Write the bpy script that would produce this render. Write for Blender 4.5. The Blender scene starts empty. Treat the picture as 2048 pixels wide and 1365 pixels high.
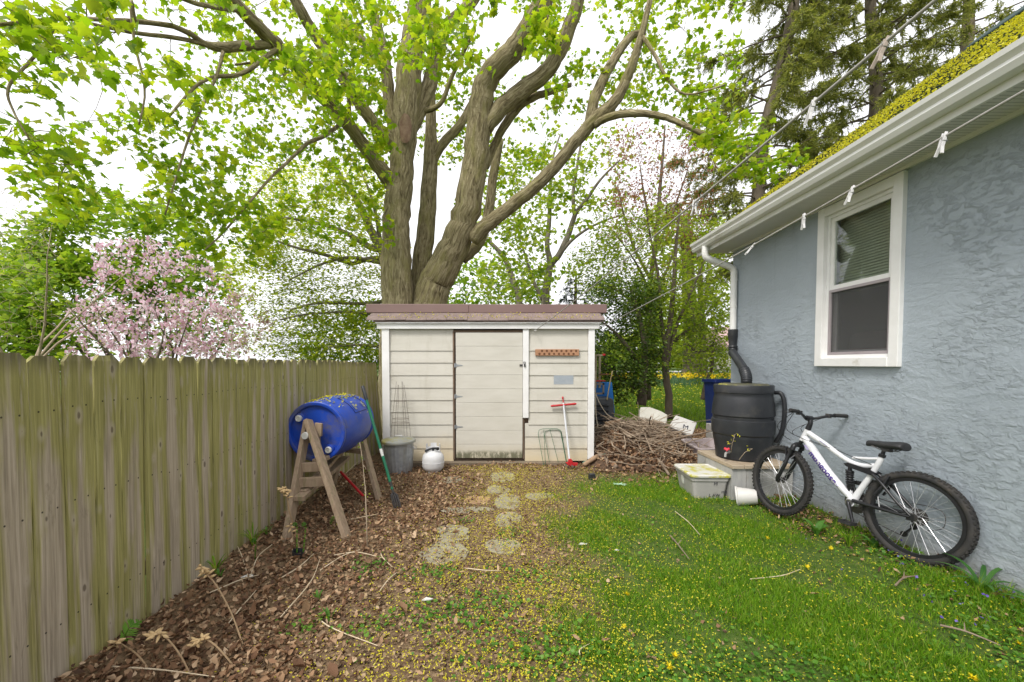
import bpy, math, random
import numpy as np
from mathutils import Vector, Matrix
R = math.radians
rng = np.random.default_rng(7)
random.seed(7)
scene = bpy.context.scene
# ------------------------------------------------------------------ camera, sky, sun, exposure
F, PITCH, EYE = 830.0, R(2.0), 1.5
PPX, PPY = 1000.0, 728.0 + F * math.tan(PITCH)
cd = bpy.data.cameras.new('camera'); cam = bpy.data.objects.new('camera', cd)
scene.collection.objects.link(cam); scene.camera = cam
cam.location = (0, 0, EYE); cam.rotation_euler = (R(90) - PITCH, 0, 0)
cd.sensor_width = 36; cd.lens = 36 * F / 2048
cd.shift_x = (1024 - PPX) / 2048; cd.shift_y = (PPY - 682.5) / 2048
cd.clip_start = .05; cd.clip_end = 2000
SUN_EL, SUN_ROT = R(52), R(216)
w = bpy.data.worlds.new('World'); scene.world = w; w.use_nodes = True
nt = w.node_tree; nt.nodes.clear()
sk = nt.nodes.new('ShaderNodeTexSky'); sk.sky_type = 'NISHITA'; sk.sun_disc = False
sk.sun_elevation = SUN_EL; sk.sun_rotation = SUN_ROT; sk.dust_density = 4; sk.air_density = 1.0; sk.ozone_density = 1.0
hs = nt.nodes.new('ShaderNodeHueSaturation'); hs.inputs['Saturation'].default_value = .15
mx = nt.nodes.new('ShaderNodeMix'); mx.data_type = 'RGBA'; mx.inputs[0].default_value = .72
mx.inputs[7].default_value = (8.6, 8.6, 9.0, 1)          # the even white of the cloud cover
bg = nt.nodes.new('ShaderNodeBackground'); bg.inputs[1].default_value = .12
wo = nt.nodes.new('ShaderNodeOutputWorld')
nt.links.new(sk.outputs[0], hs.inputs['Color']); nt.links.new(hs.outputs[0], mx.inputs[6])
nt.links.new(mx.outputs[2], bg.inputs[0]); nt.links.new(bg.outputs[0], wo.inputs[0])
sd = bpy.data.lights.new('sun', 'SUN'); sd.energy = 1.7; sd.angle = R(14); sd.color = (1, .96, .9)
so = bpy.data.objects.new('sun', sd); scene.collection.objects.link(so)
so.rotation_euler = (R(90) - SUN_EL, 0, R(180) - SUN_ROT)
scene.view_settings.view_transform = 'Standard'; scene.view_settings.look = 'None'
scene.view_settings.exposure = 0.78; scene.view_settings.gamma = 1
scene.cycles.max_bounces = 8; scene.cycles.transparent_max_bounces = 8
scene.cycles.diffuse_bounces = 4; scene.cycles.glossy_bounces = 3

# ------------------------------------------------------------------ helpers
def P(px, py, Y):
    """world point seen at photo pixel (px, py) at distance Y in front of the camera"""
    u = (px - PPX) / F; v = -(py - PPY) / F
    d = Vector((u, math.cos(PITCH) + v * math.sin(PITCH), -math.sin(PITCH) + v * math.cos(PITCH)))
    return Vector((0, 0, EYE)) + d * (Y / d.y)
def G(px, py, z=0.0):
    u = (px - PPX) / F; v = -(py - PPY) / F
    d = Vector((u, math.cos(PITCH) + v * math.sin(PITCH), -math.sin(PITCH) + v * math.cos(PITCH)))
    return Vector((0, 0, EYE)) + d * ((z - EYE) / d.z)
def gh(x, y):
    """ground height"""
    x = np.asarray(x, float); y = np.asarray(y, float)
    near = np.clip(1 - np.abs(x) / 30, 0, 1) * np.clip(1 - np.abs(y - 5) / 40, 0, 1)
    h = (.015 * np.sin(2.1 * x + 1.3 * y) + .012 * np.sin(3.7 * y - 1.1 * x) + .008 * np.sin(6.3 * x + .5) * np.cos(5.1 * y)) * near
    h += np.clip(y - 10, 0, 26) * .028
    h += .05 * np.exp(-((x + 2.05) / .35) ** 2) * (y < 7)
    h += .04 * np.exp(-((x - 3.2) / .3) ** 2) * (y < 6)
    return h
def gz(x, y): return float(gh(x, y))
def org(o):
    v = Vector((0, 0, 0))
    while o is not None: v = v + o.location; o = o.parent
    return v
def tag(o, label=None, cat=None, group=None, kind=None):
    if label: o['label'] = label
    if cat: o['category'] = cat
    if group: o['group'] = group
    if kind: o['kind'] = kind
    return o
def thing(name, label, cat, loc=(0, 0, 0), group=None):
    o = bpy.data.objects.new(name, None); scene.collection.objects.link(o)
    o.location = loc; o.empty_display_size = .1
    return tag(o, label, cat, group)
def copy_tree(o, parent=None):
    c = o.copy(); scene.collection.objects.link(c)
    if parent: c.parent = parent
    for ch in list(o.children): copy_tree(ch, c)
    return c
def frame_of(d):
    d = d.normalized(); a = Vector((0, 0, 1)) if abs(d.z) < .95 else Vector((1, 0, 0))
    u = d.cross(a).normalized(); return u, d.cross(u).normalized()
class MB:
    def __init__(s): s.v = []; s.f = []; s.bc = {}
    def box(s, c, size, rot=None, taper=1.0):
        c = Vector(c); n = len(s.v)
        for z in (-.5, .5):
            k = taper if z > 0 else 1
            for x, y in ((-.5, -.5), (.5, -.5), (.5, .5), (-.5, .5)):
                p = Vector((x * size[0] * k, y * size[1] * k, z * size[2]))
                if rot is not None: p = rot @ p
                s.v.append(c + p)
        for f in ((3, 2, 1, 0), (4, 5, 6, 7), (0, 1, 5, 4), (1, 2, 6, 5), (2, 3, 7, 6), (3, 0, 4, 7)): s.f.append([n + i for i in f])
        return s
    def bar(s, a, b, wx, wy, up=(0, 0, 1)):
        """a board of section wx x wy from a to b"""
        a = Vector(a); b = Vector(b); d = (b - a); L = d.length; d.normalize()
        u = Vector(up).cross(d)
        if u.length < 1e-4: u = Vector((1, 0, 0)).cross(d)
        u.normalize(); v = d.cross(u)
        return s.box((a + b) / 2, (wx, wy, L), Matrix((u, v, d)).transposed())
    def tube(s, pts, rad, sides=8, cap=True, closed=False):
        pts = [Vector(p) for p in pts]; n = len(pts)
        if not hasattr(rad, '__len__'): rad = [rad] * n
        base = len(s.v); u = None; run = 0.0; off = random.uniform(0, 50)
        for i, p in enumerate(pts):
            if i: run += (p - pts[i - 1]).length
            if closed: d = pts[(i + 1) % n] - pts[i - 1]
            else: d = pts[min(i + 1, n - 1)] - pts[max(i - 1, 0)]
            if d.length < 1e-9: d = Vector((0, 0, 1))
            d.normalize()
            if u is None: u, _ = frame_of(d)
            u = u - d * u.dot(d)
            if u.length < 1e-6: u, _ = frame_of(d)
            u.normalize(); v = d.cross(u)
            for k in range(sides):
                a = 2 * math.pi * k / sides
                s.bc[len(s.v)] = (math.cos(a) * rad[i] + off, math.sin(a) * rad[i], run)
                s.v.append(p + (u * math.cos(a) + v * math.sin(a)) * rad[i])
        m = n if closed else n - 1
        for i in range(m):
            j = (i + 1) % n
            for k in range(sides):
                l = (k + 1) % sides
                s.f.append([base + i * sides + k, base + i * sides + l, base + j * sides + l, base + j * sides + k])
        if cap and not closed:
            s.f.append([base + k for k in range(sides)][::-1]); s.f.append([base + (n - 1) * sides + k for k in range(sides)])
        return s
    def lathe(s, prof, seg=32, M=None):
        """profile [(r, z)] turned round z, then moved by M"""
        M = M or Matrix(); base = len(s.v); idx = []
        for r, z in prof:
            if r < 1e-6: idx.append([len(s.v)]); s.v.append(M @ Vector((0, 0, z)))
            else:
                row = []
                for k in range(seg):
                    a = 2 * math.pi * k / seg; row.append(len(s.v)); s.v.append(M @ Vector((r * math.cos(a), r * math.sin(a), z)))
                idx.append(row)
        for a, b in zip(idx, idx[1:]):
            for k in range(seg):
                l = (k + 1) % seg
                if len(a) == 1 and len(b) == 1: continue
                if len(a) == 1: s.f.append([a[0], b[l], b[k]][::-1])
                elif len(b) == 1: s.f.append([a[k], a[l], b[0]])
                else: s.f.append([a[k], a[l], b[l], b[k]])
        return s
    def poly(s, pts, thick_vec):
        """closed prism on polygon pts extruded by thick_vec"""
        pts = [Vector(p) for p in pts]; t = Vector(thick_vec); n = len(pts); b = len(s.v)
        s.v += pts + [p + t for p in pts]
        s.f.append([b + i for i in range(n)][::-1]); s.f.append([b + n + i for i in range(n)])
        for i in range(n):
            j = (i + 1) % n; s.f.append([b + i, b + j, b + n + j, b + n + i])
        return s
    def build(s, name, mat, parent=None, local=False, loc=None, smooth=False, bevel=0, subsurf=0, along=False):
        me = bpy.data.meshes.new(name)
        o0 = Vector((0, 0, 0))
        if not local:
            if parent is not None: o0 = org(parent)
            if loc is not None: o0 = Vector(loc)
        me.from_pydata([v - o0 for v in s.v] if o0.length else s.v, [], s.f)
        me.update(); me.materials.append(mat)
        if along:
            at = me.attributes.new('grain', 'FLOAT_VECTOR', 'POINT'); at.data.foreach_set('vector', np.array([s.bc.get(i, (0, 0, 0)) for i in range(len(s.v))], np.float32).ravel())
        o = bpy.data.objects.new(name, me); scene.collection.objects.link(o)
        if parent is not None: o.parent = parent
        elif loc is not None: o.location = loc
        if smooth:
            me.shade_smooth()
            if smooth != 'all': me.set_sharp_from_angle(angle=R(40))
        if bevel:
            b = o.modifiers.new('bevel', 'BEVEL'); b.width = bevel; b.segments = 2; b.limit_method = 'ANGLE'
        if subsurf:
            b = o.modifiers.new('subdivision', 'SUBSURF'); b.levels = b.render_levels = subsurf
        return o
def spline(pts, n=6):
    """Catmull-Rom through rows of numbers"""
    p = np.array(pts, float); out = []
    p = np.vstack([2 * p[0] - p[1], p, 2 * p[-1] - p[-2]])
    for i in range(1, len(p) - 2):
        for t in np.arange(n) / n:
            a, b, c, d = p[i - 1], p[i], p[i + 1], p[i + 2]
            out.append(.5 * (2 * b + (c - a) * t + (2 * a - 5 * b + 4 * c - d) * t ** 2 + (3 * b - a - 3 * c + d) * t ** 3))
    out.append(p[-2]); return np.array(out)
def smooth_tube(mb, pts, rad, sides=8, n=6):
    q = spline([tuple(p) + (r,) for p, r in zip(pts, rad if hasattr(rad, '__len__') else [rad] * len(pts))], n)
    return mb.tube([Vector(a[:3]) for a in q], [max(a[3], 1e-4) for a in q], sides)

# ---- clouds of small faces: leaves, blades, petals
def rots(n, droop=0.0, ds=.5, roll=.5, yaw=None):
    a = rng.normal(droop, ds, n); b = rng.normal(0, roll, n); c = rng.uniform(0, 2 * np.pi, n) if yaw is None else yaw
    ca, sa, cb, sb, cc, sc = np.cos(a), np.sin(a), np.cos(b), np.sin(b), np.cos(c), np.sin(c)
    z = np.zeros(n); o = np.ones(n)
    Rx = np.stack([o, z, z, z, ca, -sa, z, sa, ca], 1).reshape(n, 3, 3)
    Ry = np.stack([cb, z, sb, z, o, z, -sb, z, cb], 1).reshape(n, 3, 3)
    Rz = np.stack([cc, -sc, z, sc, cc, z, z, z, o], 1).reshape(n, 3, 3)
    return Rz @ Rx @ Ry
def cloud(name, tpl, pos, rot, scale, mat, parent=None, loc=None):
    tv, tf = np.array(tpl[0], float), np.array(tpl[1], int)
    n, k = len(pos), len(tv); scale = np.asarray(scale, float)
    if scale.ndim == 0: scale = np.full(n, scale)
    sc = scale[:, None] if scale.ndim == 1 else scale
    v = np.einsum('nij,nkj->nki', rot, tv[None] * sc[:, None, :] if sc.shape[1] == 3 else tv[None] * sc[:, :, None]) + np.asarray(pos)[:, None, :]
    o0 = org(parent) if parent is not None else Vector(loc or (0, 0, 0))
    v = (v - np.array(o0)).reshape(-1, 3)
    f = (tf[None] + (np.arange(n) * k)[:, None, None]).reshape(-1, tf.shape[1])
    me = bpy.data.meshes.new(name); me.vertices.add(len(v)); me.vertices.foreach_set('co', v.astype(np.float32).ravel())
    me.loops.add(f.size); me.loops.foreach_set('vertex_index', f.astype(np.int32).ravel())
    me.polygons.add(len(f)); me.polygons.foreach_set('loop_start', (np.arange(len(f)) * tf.shape[1]).astype(np.int32))
    me.update(calc_edges=True); me.materials.append(mat)
    o = bpy.data.objects.new(name, me); scene.collection.objects.link(o)
    if parent is not None: o.parent = parent
    elif loc is not None: o.location = loc
    return o
def fan(outline, lift=0.0):
    v = [(0, .35, lift)] + [tuple(p) if len(p) == 3 else (p[0], p[1], 0) for p in outline]; n = len(outline)
    return v, [(0, 1 + i, 1 + (i + 1) % n) for i in range(n)]
_h = [(.0, 0), (.10, .02), (.32, -.12), (.30, .08), (.56, .22), (.40, .34), (.46, .52), (.24, .50), (.20, .62), (.10, .78), (0, 1.0)]
MAPLE = fan([(x, y, -.25 * abs(x) - .10 * y * y) for x, y in _h] + [(-x, y, -.25 * abs(x) - .10 * y * y) for x, y in _h[-2:0:-1]])
_s = [(0, 0), (.34, .02), (.5, .3), (.26, .5), (0, 1)]
STAR = fan([(x, y, -.2 * abs(x)) for x, y in _s] + [(-x, y, -.2 * abs(x)) for x, y in _s[-2:0:-1]])
OVAL = ([(0, 0, 0), (.27, .45, .06), (0, 1, -.08), (-.27, .45, .06), (0, .45, -.02)], [(0, 1, 4), (1, 2, 4), (2, 3, 4), (3, 0, 4)])
CURL = ([(0, 0, .1), (.3, .2, 0), (.34, .6, .16), (0, 1, .05), (-.3, .7, -.02), (-.36, .25, .2), (0, .5, -.06)], [(6, i, (i + 1) % 6) for i in range(6)])
BLADE = ([(-.5, 0, 0), (.5, 0, 0), (.4, .1, .5), (-.4, .1, .5), (0, .35, 1)], [(0, 1, 2), (0, 2, 3), (3, 2, 4)])
NEEDLE = ([(-.5, 0, 0), (.5, 0, 0), (0, 1, 0)], [(0, 1, 2)])
PETAL = ([(-.35, 0, 0), (.35, .1, .12), (.3, .9, .05), (-.3, 1, .15)], [(0, 1, 2), (0, 2, 3)])
ROUND = ([(0, .1, .0), (.45, .0, .1), (.55, .5, .12), (.3, .9, .06), (0, 1, 0), (-.3, .9, .06), (-.55, .5, .12), (-.45, 0, .1), (0, .5, -.05)], [(8, i, (i + 1) % 8) for i in range(8)])

# ------------------------------------------------------------------ materials
def nm(name):
    m = bpy.data.materials.new(name); m.use_nodes = True; t = m.node_tree
    return m, t, t.nodes['Principled BSDF']
def node(t, typ, **kw):
    n = t.nodes.new(typ)
    for k, v in kw.items(): setattr(n, k, v)
    return n
def ramp(t, fac, stops):
    r = node(t, 'ShaderNodeValToRGB'); e = r.color_ramp.elements
    while len(e) < len(stops): e.new(.5)
    for x, (p, c) in zip(e, stops): x.position = p; x.color = tuple(c) + (1,) if len(c) == 3 else c
    t.links.new(fac, r.inputs[0]); return r.outputs[0]
def texco(t, stretch=(1, 1, 1), coord='Object', island=False):
    tc = node(t, 'ShaderNodeTexCoord'); mp = node(t, 'ShaderNodeMapping'); mp.inputs['Scale'].default_value = stretch
    t.links.new(tc.outputs[coord], mp.inputs[0])
    if island:
        g = node(t, 'ShaderNodeNewGeometry'); m = node(t, 'ShaderNodeVectorMath', operation='SCALE'); m.inputs[0].default_value = (37, 51, 83)
        t.links.new(g.outputs['Random Per Island'], m.inputs['Scale'])
        a = node(t, 'ShaderNodeVectorMath', operation='ADD'); t.links.new(mp.outputs[0], a.inputs[0]); t.links.new(m.outputs[0], a.inputs[1]); return a.outputs[0]
    return mp.outputs[0]
def noise(t, vec, scale, detail=5, rough=.6, dist=0):
    n = node(t, 'ShaderNodeTexNoise'); n.inputs['Scale'].default_value = scale; n.inputs['Detail'].default_value = detail
    n.inputs['Roughness'].default_value = rough; n.inputs['Distortion'].default_value = dist; t.links.new(vec, n.inputs['Vector']); return n.outputs['Fac']
def mixc(t, fac, a, b, blend='MIX'):
    m = node(t, 'ShaderNodeMix', data_type='RGBA', blend_type=blend)
    for s, v in ((0, fac), (6, a), (7, b)):
        if hasattr(v, 'is_linked'): t.links.new(v, m.inputs[s])
        elif s == 0: m.inputs[0].default_value = v
        else: m.inputs[s].default_value = tuple(v) + (1,)
    return m.outputs[2]
def mth(t, op, a, b=0.0):
    m = node(t, 'ShaderNodeMath', operation=op)
    for i, v in enumerate((a, b)):
        if hasattr(v, 'is_linked'): t.links.new(v, m.inputs[i])
        else: m.inputs[i].default_value = v
    return m.outputs[0]
def sstep(t, x, lo, hi):
    m = node(t, 'ShaderNodeMapRange', interpolation_type='SMOOTHSTEP'); m.inputs['From Min'].default_value = lo; m.inputs['From Max'].default_value = hi
    t.links.new(x, m.inputs['Value']); return m.outputs[0]
def bump(t, b, h, strength, dist=.01):
    n = node(t, 'ShaderNodeBump'); n.inputs['Strength'].default_value = strength; n.inputs['Distance'].default_value = dist
    t.links.new(h, n.inputs['Height']); t.links.new(n.outputs[0], b.inputs['Normal']); return n
def M(name, c1, c2=None, scale=8, rough=.6, bmp=0, bscale=None, stretch=(1, 1, 1), metal=0, spec=.4, detail=5, dirt=None, dirt_at=(.55, .75), bdist=.01, island=False, coat=0):
    """a surface whose colour drifts from c1 to c2, with patches of dirt and a fine bump"""
    m, t, b = nm(name); v = texco(t, stretch, island=island)
    c2 = c2 or tuple(x * .8 for x in c1)
    col = ramp(t, noise(t, v, scale, detail), [(.32, c1), (.68, c2)])
    if dirt: col = mixc(t, sstep(t, noise(t, v, scale * .45 + 1.3, 6, .7), *dirt_at), col, dirt)
    t.links.new(col, b.inputs['Base Color'])
    rr = node(t, 'ShaderNodeMapRange'); rr.inputs['To Min'].default_value = max(rough - .12, .03); rr.inputs['To Max'].default_value = min(rough + .12, 1)
    t.links.new(noise(t, v, scale * 1.7), rr.inputs['Value']); t.links.new(rr.outputs[0], b.inputs['Roughness'])
    b.inputs['Metallic'].default_value = metal; b.inputs['Specular IOR Level'].default_value = spec; b.inputs['Coat Weight'].default_value = coat
    if bmp: bump(t, b, noise(t, v, bscale or scale * 4, 6, .65), bmp, bdist)
    return m
def leafmat(name, stops, trans=.5, rough=.5, tcol=None):
    m, t, b = nm(name)
    g = node(t, 'ShaderNodeNewGeometry'); col = ramp(t, g.outputs['Random Per Island'], stops)
    t.links.new(col, b.inputs['Base Color']); b.inputs['Roughness'].default_value = rough; b.inputs['Specular IOR Level'].default_value = .3
    if trans:
        tr = node(t, 'ShaderNodeBsdfTranslucent'); ms = node(t, 'ShaderNodeMixShader'); ms.inputs[0].default_value = trans
        t.links.new(mixc(t, 1.0, col, tcol or (1.5, 1.45, .8), 'MULTIPLY'), tr.inputs[0])
        t.links.new(b.outputs[0], ms.inputs[1]); t.links.new(tr.outputs[0], ms.inputs[2])
        t.links.new(ms.outputs[0], t.nodes['Material Output'].inputs[0])
    return m
# ------------------------------------------------------------------ ground
def grass_edge(x, y):
    """how much lawn there is: 0 bare or litter, 1 grass"""
    x = np.asarray(x, float); y = np.asarray(y, float)
    e = .64 - .18 * (4.2 - y) + .12 * np.sin(2.3 * y + 1) + .07 * np.sin(6.1 * y + 2 * x)
    g = np.clip((x - e) / .55 + .35, 0, 1)
    g = g * np.clip((5.75 - y + .25 * np.sin(3 * x)) / .7, 0, 1)
    return g
def litter_w(x, y):
    x = np.asarray(x, float); y = np.asarray(y, float)
    e = -.62 + .10 * (y - 3) + .15 * np.sin(1.7 * y + .4) + .06 * np.sin(5 * y)
    return np.clip((e - x) / .5 + .5, 0, 1)
xs = np.unique(np.round(np.concatenate([-np.geomspace(4.6, 400, 26), np.arange(-4.5, 5.6, .075), np.geomspace(5.6, 400, 26)]), 4))
ys = np.unique(np.round(np.concatenate([-np.geomspace(1, 300, 16), np.arange(-.9, 9, .075), np.geomspace(9, 700, 46)]), 4))
X, Y = np.meshgrid(xs, ys); Z = gh(X, Y)
nx, ny = len(xs), len(ys)
mb = MB(); mb.v = [Vector(p) for p in zip(X.ravel(), Y.ravel(), Z.ravel())]
mb.f = [[j * nx + i, j * nx + i + 1, (j + 1) * nx + i + 1, (j + 1) * nx + i] for j in range(ny - 1) for i in range(nx - 1)]
m, t, b = nm('soil')
g = node(t, 'ShaderNodeNewGeometry'); pos = g.outputs['Position']; sx = node(t, 'ShaderNodeSeparateXYZ'); t.links.new(pos, sx.inputs[0])
n1 = noise(t, pos, 3.0, 6, .7); n2 = noise(t, pos, 22, 6, .7); n3 = noise(t, pos, 90, 4, .7); n4 = noise(t, pos, .7, 3)
dirt = ramp(t, n2, [(.3, (.085, .052, .03)), (.5, (.16, .105, .06)), (.72, (.27, .19, .115))])
dirt = mixc(t, mth(t, 'MULTIPLY', sstep(t, n3, .45, .7), .5), dirt, (.30, .215, .12))
turf = ramp(t, n2, [(.3, (.035, .07, .012)), (.55, (.075, .12, .022)), (.75, (.16, .16, .05))])
# lawn: right of the path near the camera, everywhere beyond the shed
ex = mth(t, 'SUBTRACT', sx.outputs[0], mth(t, 'ADD', mth(t, 'MULTIPLY', sx.outputs[1], .18), -.12))
ga = sstep(t, mth(t, 'ADD', ex, mth(t, 'MULTIPLY', mth(t, 'SUBTRACT', n1, .5), 1.6)), -.15, .6)
ga = mth(t, 'MULTIPLY', ga, sstep(t, sx.outputs[1], 6.0, 5.2))
far = sstep(t, mth(t, 'ADD', sx.outputs[1], mth(t, 'MULTIPLY', n1, 3)), 10.5, 12.5)
left = sstep(t, sx.outputs[0], -2.1, -2.3)
ga = mth(t, 'MAXIMUM', ga, mth(t, 'MAXIMUM', far, left))
t.links.new(mixc(t, ga, dirt, turf), b.inputs['Base Color']); b.inputs['Roughness'].default_value = .95; b.inputs['Specular IOR Level'].default_value = .15
bump(t, b, n2, .8, .03)
tag(mb.build('ground', m, smooth='all'), kind='structure')
mroad = M('asphalt_pale', (.30, .30, .31), (.36, .36, .36), 3, .9)
mb = MB(); rows = []
for i, y in enumerate((37, 40, 43.5)):
    rows.append(len(mb.v)); mb.v += [Vector((x, y, gz(x, y) + .03)) for x in np.linspace(-60, 60, 49)]
for a, c in zip(rows, rows[1:]): mb.f += [[a + i, a + i + 1, c + i + 1, c + i] for i in range(48)]
tag(mb.build('road', mroad), kind='structure')

# ------------------------------------------------------------------ materials shared by the buildings
white_trim = M('white_trim', (.80, .79, .78), (.72, .71, .69), 4, .45, dirt=(.40, .36, .28), dirt_at=(.62, .8), bmp=.1)
gutter_white = M('gutter_enamel', (.80, .79, .765), (.74, .73, .70), 2.5, .35, dirt=(.45, .43, .36), dirt_at=(.58, .8), stretch=(1, .3, 1))
black_plastic = M('black_plastic', (.018, .019, .022), (.03, .032, .036), 5, .42, .15, 30, dirt=(.055, .052, .047), dirt_at=(.52, .76), detail=8)
dark_rubber = M('rubber', (.016, .016, .017), (.03, .029, .028), 12, .75, .2, 60)
steel = M('steel', (.5, .5, .52), (.38, .38, .40), 20, .35, metal=1)
dark_steel = M('dark_steel', (.06, .06, .065), (.1, .09, .08), 25, .45, metal=.6)
rust = M('rust', (.20, .08, .04), (.10, .05, .03), 30, .8, .3)
red_paint = M('red_paint', (.50, .02, .025), (.38, .015, .02), 10, .4, dirt=(.2, .05, .04), dirt_at=(.62, .8))
petal_m = leafmat('yellow_blossom', [(0, (.50, .44, .02)), (.5, (.66, .58, .03)), (1, (.50, .50, .05))], .3)

# ------------------------------------------------------------------ house
WX, HY, NEAR = 3.25, 5.84, -3.0            # wall plane, far corner, near end
WT = 3.07                                   # top of the wall under the soffit
house = thing('house', 'blue grey stucco house with white gutter and a roof strewn with yellow blossom', 'house', (WX, HY, 0))
m, t, b = nm('stucco'); v = texco(t)
patch = sstep(t, noise(t, v, 1.1, 3, .6, .6), .46, .60)
vo = node(t, 'ShaderNodeTexVoronoi', feature='SMOOTH_F1'); vo.inputs['Scale'].default_value = 13; vo.inputs['Smoothness'].default_value = .35
dv = node(t, 'ShaderNodeVectorMath', operation='ADD'); nn = node(t, 'ShaderNodeTexNoise'); nn.inputs['Scale'].default_value = 7; nn.inputs['Detail'].default_value = 4
t.links.new(v, nn.inputs['Vector']); sc = node(t, 'ShaderNodeVectorMath', operation='SCALE'); sc.inputs['Scale'].default_value = .35
t.links.new(nn.outputs['Color'], sc.inputs[0]); mpv = texco(t, (1, 1, 1.7)); t.links.new(mpv, dv.inputs[0]); t.links.new(sc.outputs[0], dv.inputs[1]); t.links.new(dv.outputs[0], vo.inputs['Vector'])
chips = sstep(t, noise(t, texco(t, (1, .8, 1.6)), 15, 8, .68, .5), .46, .66)     # torn edges left by the trowel
ridge = mth(t, 'MULTIPLY', chips, mth(t, 'ADD', mth(t, 'MULTIPLY', patch, .95), .05))
swirl = noise(t, texco(t, (1, 1, 2.6)), 4, 5, .55, .8)
hgt = mth(t, 'ADD', mth(t, 'MULTIPLY', ridge, .40), mth(t, 'ADD', mth(t, 'MULTIPLY', swirl, .7), mth(t, 'MULTIPLY', noise(t, v, 34, 6, .7), .38)))
col = ramp(t, noise(t, v, .9, 4, .6), [(.3, (.305, .348, .388)), (.7, (.365, .41, .45))])
col = mixc(t, mth(t, 'MULTIPLY', sstep(t, noise(t, texco(t, (1, 1, .5)), 2.2, 6, .7), .52, .75), .4), col, (.25, .285, .31))
zz = node(t, 'ShaderNodeSeparateXYZ'); t.links.new(v, zz.inputs[0])
col = mixc(t, mth(t, 'MULTIPLY', sstep(t, mth(t, 'ADD', zz.outputs[2], mth(t, 'MULTIPLY', swirl, .4)), .62, .2), .55), col, (.42, .44, .47))
splash = sstep(t, mth(t, 'ADD', zz.outputs[2], mth(t, 'MULTIPLY', noise(t, v, 9, 7, .75), .35)), .40, .12)
streaks = mth(t, 'MULTIPLY', sstep(t, noise(t, texco(t, (1, 9, .35)), 1.3, 6, .7), .55, .72), .30)
col = mixc(t, mth(t, 'MULTIPLY', splash, .55), col, (.21, .18, .13)); t.links.new(mixc(t, streaks, col, (.24, .26, .27)), b.inputs['Base Color'])
b.inputs['Roughness'].default_value = .62; b.inputs['Specular IOR Level'].default_value = .3
bump(t, b, hgt, .8, .02)
stucco = m
W0, W1, WB, WTOP = 3.36, 4.25, 1.475, 3.04          # window opening incl. casing (y range, z range)
mb = MB(); hx1 = 11.2
def quad(a, b_, c, d): n = len(mb.v); mb.v += [Vector(q) for q in (a, b_, c, d)]; mb.f.append([n, n + 1, n + 2, n + 3])
cw = .07; o0, o1, ob, ot = W0 + cw, W1 - cw, WB + cw, WTOP - cw
for (ya, yb, za, zb) in ((NEAR, o0, -.3, WT + .05), (o1, HY, -.3, WT + .05), (o0, o1, -.3, ob), (o0, o1, ot, WT + .05)):
    quad((WX, yb, za), (WX, ya, za), (WX, ya, zb), (WX, yb, zb))
RP, OV = .72, .43                                    # roof pitch, eave overhang
EX, EZ = WX - OV, 3.20                                 # eave edge
RX = 7.2; RZ = EZ + (RX - EX) * RP
def under(x): return EZ + (x - EX) * RP - .12 if x <= RX else EZ + (2 * RX - x - EX) * RP - .12
for yy in (HY, NEAR):
    n = len(mb.v); mb.v += [Vector(q) for q in ((WX, yy, -.3), (hx1, yy, -.3), (hx1, yy, under(hx1)), (RX, yy, under(RX)), (WX, yy, WT + .05))]; mb.f.append([n, n + 1, n + 2, n + 3, n + 4] if yy == NEAR else [n + 4, n + 3, n + 2, n + 1, n])
quad((hx1, NEAR, -.3), (hx1, HY, -.3), (hx1, HY, under(hx1)), (hx1, NEAR, under(hx1)))
# reveals of the window opening
for a, c in (((o0, ob), (o1, ob)), ((o1, ob), (o1, ot)), ((o1, ot), (o0, ot)), ((o0, ot), (o0, ob))):
    quad((WX, a[0], a[1]), (WX, c[0], c[1]), (WX + .16, c[0], c[1]), (WX + .16, a[0], a[1]))
wall = mb.build('wall', stucco, house)
# roof: overlapping shingle courses, dark green
shingle = M('green_shingle', (.028, .05, .045), (.05, .075, .066), 7, .85, .5, 60, dirt=(.30, .28, .03), dirt_at=(.52, .66), detail=8)
shingle2 = M('clean_shingle', (.03, .055, .05), (.045, .07, .065), 9, .85, .4, 60)
RY1 = HY + .22
mb = MB(); n = 0; L = math.hypot(RX - EX, RZ - EZ); ux, uz = (RX - EX) / L, (RZ - EZ) / L
courses = 40; st = L / courses
for i in range(courses - 1):
    a, c = i * st - (.03 if i == 0 else 0), (i + 1) * st + .03
    p0 = (EX + ux * a - uz * .012, EZ + uz * a + ux * .012); p1 = (EX + ux * c, EZ + uz * c + .002)
    mb.poly([(p0[0], RY1, p0[1]), (p1[0], RY1, p1[1]), (p1[0] + uz * .02, RY1, p1[1] - ux * .02), (p0[0] + uz * .014, RY1, p0[1] - ux * .014)], (0, NEAR - .3 - RY1, 0))
roof = mb.build('roof', shingle, house)
mb = MB()
mb.poly([(RX - .62, RY1 - .05, RZ - .62 * RP + .04), (RX, RY1 - .05, RZ + .06), (RX + .62, RY1 - .05, RZ - .62 * RP + .04), (RX + .62, RY1 - .05, RZ - .62 * RP - .02), (RX, RY1 - .05, RZ - .04), (RX - .62, RY1 - .05, RZ - .62 * RP - .02)], (0, NEAR - RY1, 0))
for k in range(3):
    a = .16 + .16 * k
    mb.poly([(RX - a - .17, RY1 - .04, RZ - (a + .17) * RP + .055), (RX - a, RY1 - .04, RZ - a * RP + .075), (RX - a, RY1 - .04, RZ - a * RP + .06), (RX - a - .17, RY1 - .04, RZ - (a + .17) * RP + .035)], (0, NEAR - RY1 - .1, 0))
mb.build('ridge_cap', shingle2, roof)
mb = MB()
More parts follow.
